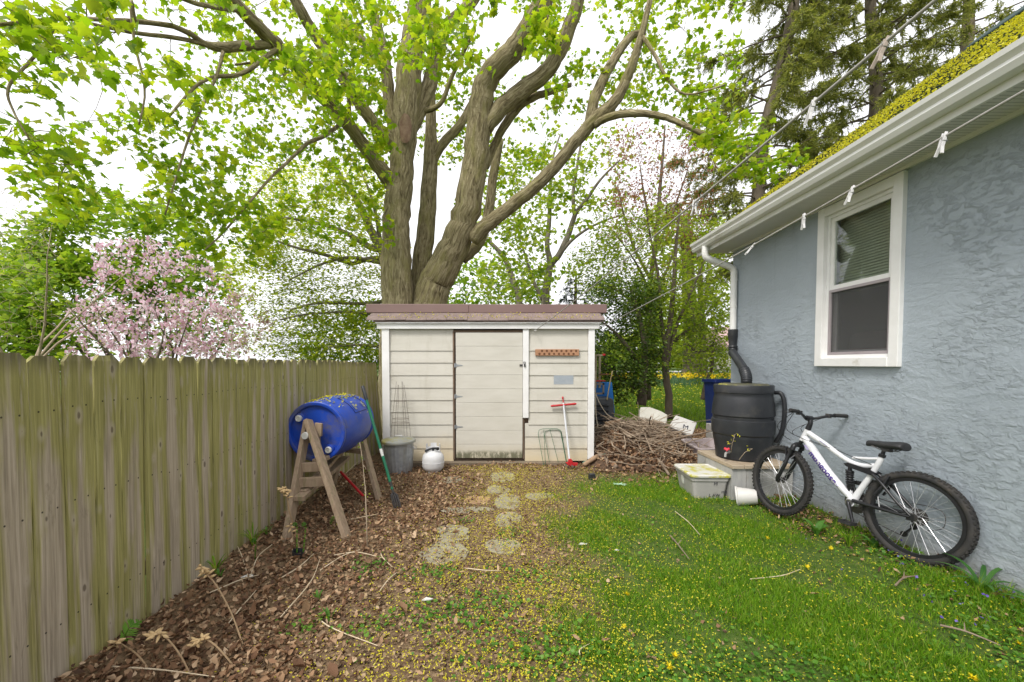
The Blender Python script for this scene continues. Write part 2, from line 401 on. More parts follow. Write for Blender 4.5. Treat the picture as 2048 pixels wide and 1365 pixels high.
mb.poly([(RX, RY1, RZ - .02), (RX, RY1, RZ - .07), (hx1 + .3, RY1, under(hx1 + .3) + .06), (hx1 + .3, RY1, under(hx1 + .3) + .12)], (0, NEAR - .3 - RY1, 0))
mb.build('back_slope', shingle2, roof)
# rake board on the gable edge
mb = MB(); mb.poly([(EX + .02, RY1 - .04, EZ - .03), (RX, RY1 - .04, RZ - .035), (RX, RY1 - .04, RZ - .19), (EX + .02, RY1 - .04, EZ - .16)], (0, .025, 0))
mb.build('rake_board', white_trim, house)
# soffit: vinyl boards with grooves across, fascia, gutter
m, t, b = nm('soffit_vinyl'); v = texco(t); wv = node(t, 'ShaderNodeTexWave', bands_direction='Y'); wv.inputs['Scale'].default_value = 9.5
t.links.new(v, wv.inputs['Vector']); gr = sstep(t, wv.outputs['Fac'], .02, .16)
vo = node(t, 'ShaderNodeTexVoronoi'); vo.inputs['Scale'].default_value = 120; vo.inputs['Randomness'].default_value = 0; t.links.new(v, vo.inputs['Vector'])
col = mixc(t, gr, (.42, .42, .40), (.70, .69, .66)); col = mixc(t, sstep(t, vo.outputs['Distance'], .22, .14), col, (.30, .30, .28))
t.links.new(col, b.inputs['Base Color']); b.inputs['Roughness'].default_value = .5; bump(t, b, gr, .5, .01)
MB().box(((EX + .05 + WX) / 2, (HY + .16 + NEAR) / 2, WT + .02), (WX - EX - .05, HY + .16 - NEAR, .02)).build('soffit', m, house)
MB().box((EX + .045, (RY1 + NEAR) / 2 - .02, 3.13), (.022, RY1 - NEAR, .17)).build('fascia', white_trim, house)
MB().box((WX - .012, (HY + NEAR) / 2, WT - .004), (.026, HY - NEAR, .028)).build('soffit_moulding', white_trim, house)
prof = [(.0, .0), (-.075, .0), (-.095, .035), (-.085, .06), (-.115, .085), (-.122, .115), (-.112, .12), (-.105, .09), (-.075, .06), (-.085, .035), (-.07, .01), (0, .01)]
mb = MB(); mb.poly([(EX + .033 + x, RY1 - .02, 3.095 + z) for x, z in prof], (0, NEAR - RY1, 0))
mb.poly([(EX + .033 + x, RY1 - .022, 3.095 + z) for x, z in [(0, 0), (-.075, 0), (-.095, .035), (-.085, .06), (-.115, .085), (-.122, .115), (0, .115)]], (0, .004, 0))
gutter = mb.build('gutter', gutter_white, house)
# downspout: outlet, two elbows and a square pipe down the corner
mb = MB(); dy = HY - .12
pts = [(EX - .02, dy, 3.10), (EX - .02, dy, 2.99), (EX + .03, dy, 2.93), (WX - .12, dy, 2.83), (WX - .055, dy, 2.77), (WX - .05, dy, 2.68), (WX - .05, dy, 1.93)]
smooth_tube(mb, [Vector(q) for q in pts], .042, 10, 4)
for z in (2.66, 2.3): mb.tube([(WX - .05, dy, z), (WX - .05, dy, z - .03)], .046, 10)
mb.build('downspout', gutter_white, house, smooth=True)
# window: casing, jamb liner, two sashes, panes, insect screen, blind
win = MB()
for (ya, yb, za, zb) in ((W0, W0 + .085, WB, WTOP), (W1 - .085, W1, WB, WTOP)): win.box((WX - .012, (ya + yb) / 2, (za + zb) / 2), (.05, yb - ya, zb - za))
win.box((WX - .012, (W0 + W1) / 2, WTOP - .0425), (.048, W1 - W0 - .17, .085)); win.box((WX - .016, (W0 + W1) / 2, WB + .04), (.056, W1 - W0 - .17, .08))
wf = win.build('window', white_trim, house, bevel=.004)
mb = MB(); i0, i1, ib, it = W0 + .085, W1 - .085, WB + .08, WTOP - .085
for (ya, yb) in ((i0, i0 + .03), (i1 - .03, i1)): mb.box((WX + .035, (ya + yb) / 2, (ib + it) / 2), (.07, yb - ya, it - ib))
mb.box((WX + .035, (i0 + i1) / 2, it - .015), (.07, i1 - i0 - .06, .03)); mb.box((WX + .035, (i0 + i1) / 2, ib + .015), (.072, i1 - i0 - .06, .03))
mb.build('jamb', white_trim, wf, bevel=.003)
midz = 2.245
def sash(name, x, za, zb, wd, mat):
    mb = MB(); ya, yb = i0 + .03, i1 - .03
    for (p, q) in ((ya, ya + wd), (yb - wd, yb)): mb.box((x, (p + q) / 2, (za + zb) / 2), (.03, q - p, zb - za))
    for (p, q) in ((za, za + wd), (zb - wd, zb)): mb.box((x, (ya + yb) / 2, (p + q) / 2), (.029, yb - ya - 2 * wd, q - p))
    return mb.build(name, mat, wf, bevel=.002)
sash('upper_sash', WX + .03, midz - .02, it - .03, .04, white_trim)
sash('lower_sash', WX + .062, ib + .03, midz + .02, .045, white_trim)
grey_frame = M('screen_frame', (.30, .26, .27), (.36, .32, .33), 6, .4)
sash('screen_frame', WX + .02, ib + .031, midz - .022, .026, grey_frame)
def glassy(name, tint, amt):
    m, t, b = nm(name); t.nodes.remove(b)
    tr = node(t, 'ShaderNodeBsdfTransparent'); tr.inputs[0].default_value = tint + (1,); gl = node(t, 'ShaderNodeBsdfGlossy'); gl.inputs['Roughness'].default_value = .02
    lw_ = node(t, 'ShaderNodeLayerWeight'); f5 = mth(t, 'ADD', mth(t, 'MULTIPLY', mth(t, 'POWER', lw_.outputs['Facing'], 4.0), .9), .06); ms = node(t, 'ShaderNodeMixShader')
    t.links.new(mth(t, 'MULTIPLY', f5, amt), ms.inputs[0]); t.links.new(tr.outputs[0], ms.inputs[1]); t.links.new(gl.outputs[0], ms.inputs[2])
    t.links.new(ms.outputs[0], t.nodes['Material Output'].inputs[0]); return m
glass = glassy('window_glass', (.85, .88, .86), 1.0)
MB().box((WX + .03, (i0 + i1) / 2, (midz + it - .05) / 2), (.005, i1 - i0 - .12, it - .05 - midz - .02)).build('upper_pane', glass, wf)
MB().box((WX + .06, (i0 + i1) / 2, (ib + .07 + midz) / 2), (.005, i1 - i0 - .14, midz - ib - .1)).build('lower_pane', glass, wf)
m, t, b = nm('insect_mesh'); t.nodes.remove(b); tr = node(t, 'ShaderNodeBsdfTransparent'); df = node(t, 'ShaderNodeBsdfDiffuse'); df.inputs[0].default_value = (.11, .11, .11, 1); ms = node(t, 'ShaderNodeMixShader'); ms.inputs[0].default_value = .45
t.links.new(tr.outputs[0], ms.inputs[1]); t.links.new(df.outputs[0], ms.inputs[2]); t.links.new(ms.outputs[0], t.nodes['Material Output'].inputs[0])
MB().box((WX + .02, (i0 + i1) / 2, (ib + .055 + midz - .05) / 2), (.002, i1 - i0 - .112, midz - ib - .1)).build('insect_screen', m, wf)
mb = MB()
for k in range(30):
    z = midz - .05 + k * .026
    if z < it - .04: mb.box((WX + .115, (i0 + i1) / 2, z), (.026, i1 - i0 - .04, .0016), Matrix.Rotation(R(-66), 3, 'Y'))
mb.build('blind', M('blind_slats', (.50, .52, .42), (.42, .44, .34), 3, .5), wf)  # greenish reflection in the window is tinted into the slat colour
room = M('room_paint', (.42, .42, .38), (.36, .36, .32), 2, .9)
mb = MB(); n = 0
for a, b2 in (((WX + 2.6, W0 - 1.0, .5), (WX + 2.6, W1 + 1.4, 3.0)),):
    mb.box(((a[0]), (a[1] + b2[1]) / 2, 1.75), (.04, b2[1] - a[1], 2.5)); mb.box((WX + 1.4, a[1], 1.75), (2.46, .04, 2.5)); mb.box((WX + 1.4, b2[1], 1.75), (2.46, .04, 2.5)); mb.box((WX + 1.4, (a[1] + b2[1]) / 2, .5), (2.46, 3.3, .04)); mb.box((WX + 1.4, (a[1] + b2[1]) / 2, 3.0), (2.46, 3.3, .04)); mb.box((WX + .19, (a[1] + o0) / 2, 1.75), (.03, o0 - a[1], 2.5)); mb.box((WX + .19, (b2[1] + o1) / 2, 1.75), (.03, b2[1] - o1, 2.5)); mb.box((WX + .19, (o0 + o1) / 2, ot + .05), (.03, o1 - o0, .1)); mb.box((WX + .19, (o0 + o1) / 2, (ob + .5) / 2), (.03, o1 - o0, ob - .5))
mb.build('room', room, house)
MB().box((WX + .9, 4.35, 1.35), (.5, .7, 1.0)).build('armchair_back', M('red_cloth', (.28, .07, .05), (.22, .05, .04), 5, .9), house, bevel=.08)

# ------------------------------------------------------------------ shed
SY = 6.2; SX0, SX1 = -1.76, 1.42
shed = thing('garden_shed', 'cream clapboard garden shed with low shingle roof and a plank door', 'shed', ((SX0 + SX1) / 2, SY, 0))
s = SY / F
def sxp(px): return (px - 1000) * s
def szp(py): return EYE + (728 - py) * s
m, t, b = nm('shed_siding'); v = texco(t, (1, 1, 1)); sp = node(t, 'ShaderNodeSeparateXYZ'); t.links.new(v, sp.inputs[0])
col = ramp(t, noise(t, texco(t, (.6, 1, 3)), 3, 5), [(.3, (.50, .475, .41)), (.7, (.57, .545, .48))])
low = sstep(t, mth(t, 'ADD', sp.outputs[2], mth(t, 'MULTIPLY', noise(t, v, 1.6, 5), .5)), .75, .25)
col = mixc(t, mth(t, 'MULTIPLY', low, .8), col, (.56, .45, .27))
col = mixc(t, mth(t, 'MULTIPLY', sstep(t, noise(t, texco(t, (1.5, 1, .35)), 4, 6, .7), .50, .74), .35), col, (.36, .33, .26))
t.links.new(col, b.inputs['Base Color']); b.inputs['Roughness'].default_value = .6; bump(t, b, noise(t, texco(t, (1, 1, 8)), 22, 5), .12, .01)
siding = m
lap = [673, 702, 726, 751, 776, 801, 825, 850, 874, 898, 923]
mb = MB()
for xa, xb, dj in ((780, 907, 0), (1057, 1175, 0)):
    mb = MB()
    for k, (ya, yb) in enumerate(zip([656] + lap[:-1], lap)):
        za, zb = szp(yb), szp(ya) + .02; xl, xr = sxp(xa), sxp(xb) - (0 if xa == 780 or yb < 851 else 0)
        if xa == 1057 and yb > 850: xl = sxp(1050)
        y0 = SY - (.016 if k else .004); y1 = SY - .002
        n = len(mb.v); jx = random.uniform(-.0015, .0015)
        mb.v += [Vector(q) for q in ((xl, y0, za + jx), (xr, y0, za - jx), (xr, y1, zb), (xl, y1, zb), (xl, SY + .02, za), (xr, SY + .02, za), (xr, SY + .02, zb), (xl, SY + .02, zb))]
        mb.f += [[n + i for i in q] for q in ((0, 1, 2, 3), (0, 4, 5, 1), (3, 2, 6, 7), (0, 3, 7, 4), (1, 5, 6, 2), (4, 7, 6, 5))]
    mb.build('siding', siding, shed)
side_siding = M('side_board', (.52, .50, .45), (.60, .58, .53), 3, .6, stretch=(1, 1, 4))
mb = MB(); D = 2.5
for x, sg in ((SX0 + .02, -1), (SX1 - .02, 1)):
    for k in range(11): mb.box((x + sg * .004, SY + D / 2 + .03, .15 + .185 * k), (.02, D, .19), Matrix.Rotation(sg * R(-3), 3, 'Y'))
mb.box(((SX0 + SX1) / 2, SY + D, 1.1), (SX1 - SX0 - .05, .03, 2.05))
mb.build('side_wall', side_siding, shed)
dark_gap = M('raw_framing', (.12, .085, .06), (.19, .13, .09), 12, .9)
mb = MB(); mb.box((sxp(978), SY + .05, szp(792)), (sxp(1058) - sxp(900), .02, szp(660) - szp(926)))
mb.box((sxp(907.5), SY + .005, szp(792)), (.022, .05, szp(662) - szp(918))); mb.box((sxp(978), SY + .004, szp(663.5)), (sxp(1046) - sxp(904), .05, .02)); mb.box((sxp(1047.5), SY + .006, szp(878)), (.016, .05, szp(836) - szp(918)))
mb.build('door_frame', dark_gap, shed)
# door
m, t, b = nm('door_planks'); v = texco(t); sp = node(t, 'ShaderNodeSeparateXYZ'); t.links.new(v, sp.inputs[0])
col = ramp(t, noise(t, texco(t, (.7, 1, 2.5)), 3.2, 5), [(.3, (.51, .485, .42)), (.7, (.58, .555, .49))])
nz = noise(t, texco(t, (1.2, 1, .6)), 7, 7, .75); xm = noise(t, texco(t, (1, 0, 0)), 2.1, 3)
zt = mth(t, 'ADD', sp.outputs[2], mth(t, 'MULTIPLY', mth(t, 'SUBTRACT', nz, .5), .16)); zt = mth(t, 'SUBTRACT', zt, mth(t, 'MULTIPLY', xm, .12))
col = mixc(t, mth(t, 'MULTIPLY', sstep(t, zt, .30, .02), .55), col, (.50, .43, .28))
band = mth(t, 'MULTIPLY', sstep(t, zt, .165, .10), sstep(t, zt, -.05, .03))
col = mixc(t, mth(t, 'MULTIPLY', mth(t, 'MULTIPLY', band, sstep(t, nz, .38, .55)), .9), col, (.10, .10, .055))
t.links.new(col, b.inputs['Base Color']); b.inputs['Roughness'].default_value = .6
mb = MB(); dl = [666, 693, 722, 750, 778, 805, 833, 861, 889, 917]
for ya, yb in zip(dl, dl[1:]):
    mb.box(((sxp(912) + sxp(1045)) / 2 + random.uniform(-.001, .001), SY - .012 + random.uniform(-.0012, .0012), (szp(ya) + szp(yb)) / 2), (sxp(1045) - sxp(912), .03, szp(ya) - szp(yb) - .0025))
door = mb.build('door', m, shed, bevel=.0015)
galv = M('galvanised', (.42, .44, .46), (.30, .32, .34), 14, .45, metal=.7, dirt=(.28, .24, .2), dirt_at=(.6, .8))
for py in (731, 793, 854):
    mb = MB(); z = szp(py)
    mb.poly([(sxp(909), SY - .032, z + .028), (sxp(909), SY - .032, z - .03), (sxp(913.5), SY - .032, z - .03), (sxp(915), SY - .032, z - .016), (sxp(925.5), SY - .032, z - .006), (sxp(925.5), SY - .032, z + .004), (sxp(915), SY - .032, z + .012), (sxp(913.5), SY - .032, z + .028)][::-1], (0, .004, 0))
    mb.tube([(sxp(911), SY - .036, z - .032), (sxp(911), SY - .036, z + .03)], .007, 8)
    mb.build('hinge', galv, door)
mb = MB(); mb.box((sxp(1044), SY - .034, szp(731)), (.075, .008, .03)); mb.box((sxp(1049), SY - .05, szp(731)), (.022, .02, .042)); mb.tube([(sxp(1047), SY - .05, szp(728)), (sxp(1047), SY - .05, szp(724)), (sxp(1050), SY - .05, szp(724)), (sxp(1050), SY - .05, szp(728))], .004, 6)
mb.build('latch', dark_steel, door)
# trim boards
def board(px0, py0, px1, py1, y, th, name='trim_board', mat=None):
    a, c = (sxp(px0), szp(py1)), (sxp(px1), szp(py0))
    return MB().box(((a[0] + c[0]) / 2, y, (a[1] + c[1]) / 2), (c[0] - a[0], th, c[1] - a[1])).build(name, mat or white_trim, shed, bevel=.003)
board(765.5, 658, 780, 925, SY - .018, .045, 'corner_board'); board(1175.5, 656, 1188, 919, SY - .018, .045, 'corner_board'); board(1045.5, 659.5, 1057, 836, SY - .026, .03, 'door_jamb')
board(757, 649.5, 1197, 659, SY - .05, .025, 'fascia'); board(755, 644, 1199, 649, SY - .075, .03, 'drip_edge')
MB().box((sxp(979), SY - .055, szp(929)), (sxp(1190) - sxp(868), .12, .085)).build('threshold', M('old_timber', (.14, .11, .075), (.22, .17, .12), 5, .9, .5, 30, (.3, 2, 2), dirt=(.10, .11, .05)), shed, bevel=.006)
MB().box((sxp(1127), SY - .0135, szp(760)), (sxp(1147) - sxp(1108), .002, .135)).build('paint_patch', M('grey_paint', (.30, .335, .37), (.36, .39, .42), 8, .6), shed)
# roof: two shingle courses show, then the brown ridge beam
m = M('brown_shingle', (.17, .125, .115), (.25, .19, .17), 9, .9, .4, 70, dirt=(.10, .08, .075), island=True)
mb = MB(); y = SY - .11
for k, (za, zb, ya, yb) in enumerate(((szp(643), szp(636), SY - .12, SY - .02), (szp(637), szp(630), SY - .03, SY + .07), (szp(631), szp(624), SY + .05, SY + .17))):
    x = sxp(738) + random.uniform(0, .1)
    xend = sxp(1205) - .02 * k; x = sxp(738 + 2 * k)
    while x < xend:
        wdt = min(random.choice((.3, .31, .29)), xend - x); dz = random.uniform(-.004, .004)
        n = len(mb.v); q = [(x + .002, ya, za + dz), (x + wdt - .002, ya, za + dz), (x + wdt - .002, yb, zb + .012), (x + .002, yb, zb + .012)]
        mb.poly([Vector(p) for p in q], (0, .004, .014)); x += wdt
mb.poly([(SX0 - .14, SY + .12, szp(629)), (SX1 + .12, SY + .12, szp(629)), (SX1 + .12, SY + D + .15, 2.0), (SX0 - .14, SY + D + .15, 2.0)], (0, .01, .03))
mb.poly([(SX0 - .1, SY - .1, szp(644) + .002), (SX1 + .1, SY - .1, szp(644) + .002), (SX1 + .1, SY + .12, szp(627) - .01), (SX0 - .1, SY + .12, szp(627) - .01)], (0, .01, -.02))
sroof = mb.build('roof', m, shed)
m = M('brown_metal', (.185, .115, .105), (.225, .145, .13), 2, .5, dirt=(.13, .08, .07), dirt_at=(.6, .8), stretch=(.5, 1, 1))
mb = MB(); yb = SY + .1; k2 = yb / F; X_ = lambda px: (px - 1000) * k2; Z_ = lambda py: EYE + (728 - py) * k2
mb.poly([(X_(733), yb, Z_(626.5)), (X_(733), yb, Z_(609)), (X_(733), yb + .18, Z_(609)), (X_(733), yb + .18, Z_(626.5))], (X_(938) - X_(733) - .002, 0, 0))
mb.poly([(X_(938), yb + .003, Z_(626.8)), (X_(938), yb + .003, Z_(609.6)), (X_(938), yb + .183, Z_(609.6)), (X_(938), yb + .183, Z_(626.8))], (X_(1213) - X_(938), 0, 0))
mb.build('ridge_beam', m, sroof, bevel=.008)
for (x, y, z, nme) in ((sxp(1070), SY - .06, szp(662), 'line_hook'),):
    mb = MB(); mb.tube([(x, SY - .02, z), (x, y, z)] + [(x + .012 * math.sin(a), y - .012 + .012 * math.cos(a), z - .0 + .012 * math.cos(a)) for a in np.linspace(.3, 5.2, 8)], .003, 6); mb.build(nme, white_trim, shed)
# bee block: a drilled board on the wall
mb = MB(); MBx = ((sxp(1070) + sxp(1157)) / 2, SY - .03, szp(705.5))
bee = MB().box(MBx, (sxp(1157) - sxp(1070), .03, .095)).build('drilled_board', M('orange_wood', (.34, .17, .09), (.42, .23, .13), 6, .7, .2, stretch=(1, 1, 4)), loc=MBx, bevel=.003)
tag(bee, 'narrow orange brown board with two rows of drilled holes on the shed wall', 'board')
for r_ in range(2):
    for k in range(8):
        mb.lathe([(0, 0), (.017, 0)], 12, Matrix.Translation((sxp(1074 + 5 * r_) + .072 + k * .072 - .04, SY - .0465, MBx[2] + (.022 if r_ else -.022))) @ Matrix.Rotation(R(90), 4, 'X'))
mb.build('drill_hole', M('hole_dark', (.10, .045, .02), (.14, .06, .03), 8, .9), bee)
# pollen and blossom on the shed roof
n = 420; x = rng.uniform(SX0 - .05, SX1 + .05, n); u = rng.beta(.8, 1.6, n)
pp = np.stack([x, SY - .1 + u * .2, szp(642) + .025 + u * (szp(626) - szp(642))], 1)
tag(cloud('blossom_litter', PETAL, pp, rots(n, .3, .4, .6), rng.uniform(.008, .02, n), petal_m), 'fallen yellow blossom along the shed roof', 'blossom', kind='stuff')
# blossom on the house roof
n = 34000; u = rng.beta(.9, 1.1, n) * (L - .75); y = rng.uniform(NEAR + 2.5, RY1 - .03, n); jit = (u % st) / st
keep = rng.random(n) < .35 + .65 * (np.sin(y * 3.1 + u * 4) * np.sin(u * 7 - y * 2) > -.35); keep &= (jit > .38); u = u[keep]; y = y[keep]; n = len(u)
pp = np.stack([EX + ux * u - uz * .02, y, EZ + uz * u + ux * .02], 1)
tag(cloud('blossom_litter', PETAL, pp, rots(n, .35, .45, .5), rng.uniform(.010, .022, n), leafmat('roof_blossom', [(0, (.40, .37, .02)), (.5, (.62, .56, .03)), (1, (.46, .48, .05))], .35)), 'thick yellow blossom covering the green house roof', 'blossom', kind='stuff')

# ------------------------------------------------------------------ fence
FX, FT = -2.08, 1.54
m, t, b = nm('fence_boards')
tc = node(t, 'ShaderNodeTexCoord'); v0 = texco(t, (1, 1, 1), 'Object', True); vz = texco(t, (9, 9, .55), 'Object', True); uvn = node(t, 'ShaderNodeUVMap'); su = node(t, 'ShaderNodeSeparateXYZ'); t.links.new(uvn.outputs[0], su.inputs[0])
gi = node(t, 'ShaderNodeNewGeometry'); isl = gi.outputs['Random Per Island']
grain = noise(t, texco(t, (60, 60, 1.2), 'Object', True), 1.5, 6, .65, .6); streak = noise(t, vz, 1.6, 5, .6, .4)
grey = ramp(t, grain, [(.25, (.22, .18, .13)), (.55, (.44, .37, .28)), (.8, (.62, .54, .44))])
green = ramp(t, grain, [(.25, (.18, .165, .055)), (.6, (.37, .34, .13)), (.85, (.53, .48, .26))])
edge = mth(t, 'ABSOLUTE', mth(t, 'SUBTRACT', su.outputs[0], .5))             # algae creeps in from the edges and the top
top = sstep(t, su.outputs[1], .60, .92)
al = mth(t, 'ADD', mth(t, 'MULTIPLY', edge, 1.5), mth(t, 'ADD', mth(t, 'MULTIPLY', mth(t, 'SUBTRACT', streak, .5), 2.4), mth(t, 'MULTIPLY', top, .55)))
al = mth(t, 'ADD', al, mth(t, 'MULTIPLY', mth(t, 'SUBTRACT', isl, .5), .55))
sp = node(t, 'ShaderNodeSeparateXYZ'); t.links.new(tc.outputs['Object'], sp.inputs[0])
al = mth(t, 'ADD', al, mth(t, 'MULTIPLY', sstep(t, sp.outputs[1], 2.2, 3.6), .32))
col = mixc(t, sstep(t, al, .10, .62), grey, green)
# knots
kv = node(t, 'ShaderNodeTexVoronoi'); kv.inputs['Scale'].default_value = 1; kv.inputs['Randomness'].default_value = .9; kv.voronoi_dimensions = '2D'
kuv = node(t, 'ShaderNodeCombineXYZ'); t.links.new(mth(t, 'ADD', mth(t, 'MULTIPLY', su.outputs[0], .9), mth(t, 'MULTIPLY', isl, 371.0)), kuv.inputs[0]); t.links.new(mth(t, 'ADD', mth(t, 'MULTIPLY', su.outputs[1], 4.6), mth(t, 'MULTIPLY', isl, 91.0)), kuv.inputs[1]); t.links.new(kuv.outputs[0], kv.inputs['Vector'])
ksp = node(t, 'ShaderNodeSeparateColor'); t.links.new(kv.outputs['Color'], ksp.inputs[0])
kd = mth(t, 'ADD', mth(t, 'ADD', kv.outputs['Distance'], mth(t, 'MULTIPLY', mth(t, 'SUBTRACT', 1.0, ksp.outputs[0]), .11)), mth(t, 'MULTIPLY', mth(t, 'SUBTRACT', grain, .5), .06)); ring = mth(t, 'MULTIPLY', sstep(t, kd, .30, .10), 1.0)
col = mixc(t, mth(t, 'MULTIPLY', sstep(t, kd, .20, .08), .5), col, (.47, .40, .32)); col = mixc(t, mth(t, 'MULTIPLY', sstep(t, kd, .085, .05), .7), col, (.08, .055, .035))
dk = noise(t, texco(t, (7, 7, 1.1), 'Object', True), 1.4, 6, .7, 1); col = mixc(t, mth(t, 'MULTIPLY', sstep(t, dk, .60, .76), .65), col, (.07, .062, .03))
col = mixc(t, mth(t, 'MULTIPLY', mth(t, 'MULTIPLY', sstep(t, noise(t, texco(t, (26, 26, 2), 'Object', True), 1.6, 5, .7), .52, .66), top), .7), col, (.40, .35, .27))
col = mixc(t, mth(t, 'MULTIPLY', mth(t, 'MULTIPLY', sstep(t, su.outputs[1], .93, 1.0), sstep(t, streak, .35, .6)), .7), col, (.07, .06, .045))
fu = mth(t, 'MULTIPLY', mth(t, 'SUBTRACT', edge, .24), .145)               # two nails at each rail
for hz in (.30, .85, 1.30):
    dz_ = mth(t, 'SUBTRACT', mth(t, 'MULTIPLY', su.outputs[1], FT), mth(t, 'ADD', mth(t, 'MULTIPLY', isl, .04), hz - .02))
    dd_ = mth(t, 'SQRT', mth(t, 'ADD', mth(t, 'MULTIPLY', fu, fu), mth(t, 'MULTIPLY', dz_, dz_)))
    col = mixc(t, mth(t, 'MULTIPLY', sstep(t, dd_, .0055, .0035), .9), col, (.03, .022, .018))
t.links.new(col, b.inputs['Base Color']); b.inputs['Roughness'].default_value = .85; b.inputs['Specular IOR Level'].default_value = .2
bump(t, b, mth(t, 'ADD', grain, mth(t, 'MULTIPLY', ring, .8)), .45, .008)
fence_wood = m
fence = thing('privacy_fence', 'tall weathered dog-ear wooden fence stained green with algae', 'fence', (FX, 4, 0))
def picket(mb, uv, a, c, zt, tilt, th=.018, prox=0.0):
    """dog-eared board between ground points a and c (2D), leaning by tilt (dx, dy) at the top"""
    a = Vector(a); c = Vector(c); d = (c - a); wd = d.length; d.normalize(); nrm = Vector((d.y, -d.x))    # towards the yard
    ear = .03; K = 6; n0 = len(mb.v)
    z0 = -.12
    outline = [(0, z0), (1, z0), (1, zt - ear), (1 - .026 / wd, zt), (.026 / wd, zt), (0, zt - ear)]
    def pt(u, z, off):
        k = (z - 0) / FT; q = a + d * (u * wd) + nrm * off
        return Vector((q.x + tilt[0] * k, q.y + tilt[1] * k, z))
    rows = [z0, .4, .8, 1.2, zt - ear, zt]; cols = [0, .026 / wd, .5, 1 - .026 / wd, 1]
    idx = {}
    cup = random.uniform(-.003, .005); warp = [random.uniform(-.004, .004) for _ in rows]
    for i, z in enumerate(rows):
        for j, u in enumerate(cols):
            if i == len(rows) - 1 and j in (0, 4): continue
            idx[i, j] = len(mb.v); mb.v.append(pt(u, z, th + prox + cup * (1 - (2 * u - 1) ** 2) + warp[i])); uv.append((u, z / FT))
    for i in range(len(rows) - 1):
        for j in range(4):
            q = [(i, j), (i, j + 1), (i + 1, j + 1), (i + 1, j)]; q = [idx[p] for p in q if p in idx]
            mb.f.append(q)
    # back and edges
    loop = [idx[0, j] for j in range(5)] + [idx[i, 4] for i in range(1, 5)] + [idx[5, 3], idx[5, 2], idx[5, 1]] + [idx[i, 0] for i in range(4, 0, -1)]
    bk = []
    for q in loop:
        p = mb.v[q]; bk.append(len(mb.v)); mb.v.append(Vector((p.x - nrm.x * th, p.y - nrm.y * th, p.z))); uv.append(uv[q])
    for i in range(len(loop)):
        j = (i + 1) % len(loop); mb.f.append([loop[i], bk[i], bk[j], loop[j]])
    mb.f.append(bk[::-1])
def build_uv(mb, uv, name, mat, parent):
    o = mb.build(name, mat, parent); me = o.data; l = me.uv_layers.new(name='UVMap')
    vi = np.empty(len(me.loops), np.int32); me.loops.foreach_get('vertex_index', vi)
    l.data.foreach_set('uv', np.array(uv, np.float32)[vi].ravel()); return o
y = .1; panels = [(0.1, 2.36), (2.36, 4.78), (4.78, 6.98)]
for pi, (pa, pb) in enumerate(panels):
    mb, uv = MB(), []; y = pa; n = round((pb - pa) / .1455); st_ = (pb - pa) / n
    for k in range(n):
        ya = pa + k * st_; yb = ya + st_ - random.uniform(.006, .013)
        bow = lambda yy: FX + (.05 * math.sin((yy - .5) * .75) * .3) + (.10 * max(0, (yy - 5.4) / 1.5) ** 2)
        lean = (random.uniform(-.004, .006) + .012, random.uniform(-.006, .006))
        if pi == 2:
            f = (ya - 4.78) / 2.2; lean = (.012 - .10 * f * f, -.16 * f ** 2 + random.uniform(-.006, .006))
        picket(mb, uv, (bow(ya), ya), (bow(yb), yb), FT + random.uniform(-.008, .008) - (.0 if pi < 2 else .02 * ((ya - 4.8) / 2.2)), lean, prox=random.uniform(0, .012))
    build_uv(mb, uv, 'panel', fence_wood, fence)
post_m = M('post_wood', (.16, .13, .09), (.22, .19, .12), 6, .9, .4, stretch=(3, 3, .4))
for yy in (.1, 2.36, 4.78, 7.0): MB().box((FX - .085, yy, .62), (.09, .09, 1.70)).build('post', post_m, fence)
for z in (.3, .85, 1.3): MB().box((FX - .024, 2.44, z), (.035, 4.6, .085)).build('rail', post_m, fence)
# ------------------------------------------------------------------ compost tumbler on a timber stand
wood = M('stand_wood', (.25, .175, .115), (.36, .27, .185), 7, .85, .4, 26, (6, 6, .8), dirt=(.20, .175, .085), dirt_at=(.5, .72))
A0 = Vector((-1.775, 3.97, .845)); A1 = Vector((-1.72, 4.72, .865)); ax = (A1 - A0).normalized(); BL = (A1 - A0).length
tumbler = thing('compost_tumbler', 'blue plastic barrel composter slung on a wooden A-frame stand', 'compost tumbler', (-1.6, 4.1, 0))
e1, e2 = frame_of(ax); e1 = Vector((0, 0, 1)) - ax * ax.z; e1.normalize(); e2 = ax.cross(e1)
BM = Matrix.Translation(A0) @ Matrix((e2, e1, ax)).transposed().to_4x4()          # local z runs along the barrel
m = M('blue_plastic', (.008, .045, .34), (.012, .065, .42), 3, .38, .08, 25, dirt=(.10, .10, .15), dirt_at=(.46, .68), detail=6)
mb = MB(); prof = [(0, .035), (.245, .035), (.25, .03), (.256, .004), (.262, 0), (.285, 0), (.292, .006), (.290, .03), (.281, .045), (.287, .07), (.30, .2), (.306, BL / 2)]
prof = prof + [(r, BL - z) for r, z in prof[-2::-1]]
mb.lathe(prof, 56, BM @ Matrix.Rotation(0, 4, 'Z'))
barrel = mb.build('barrel', m, tumbler, smooth=True)
cap_m = M('white_cap', (.66, .66, .63), (.56, .56, .53), 20, .45, .2, 60)
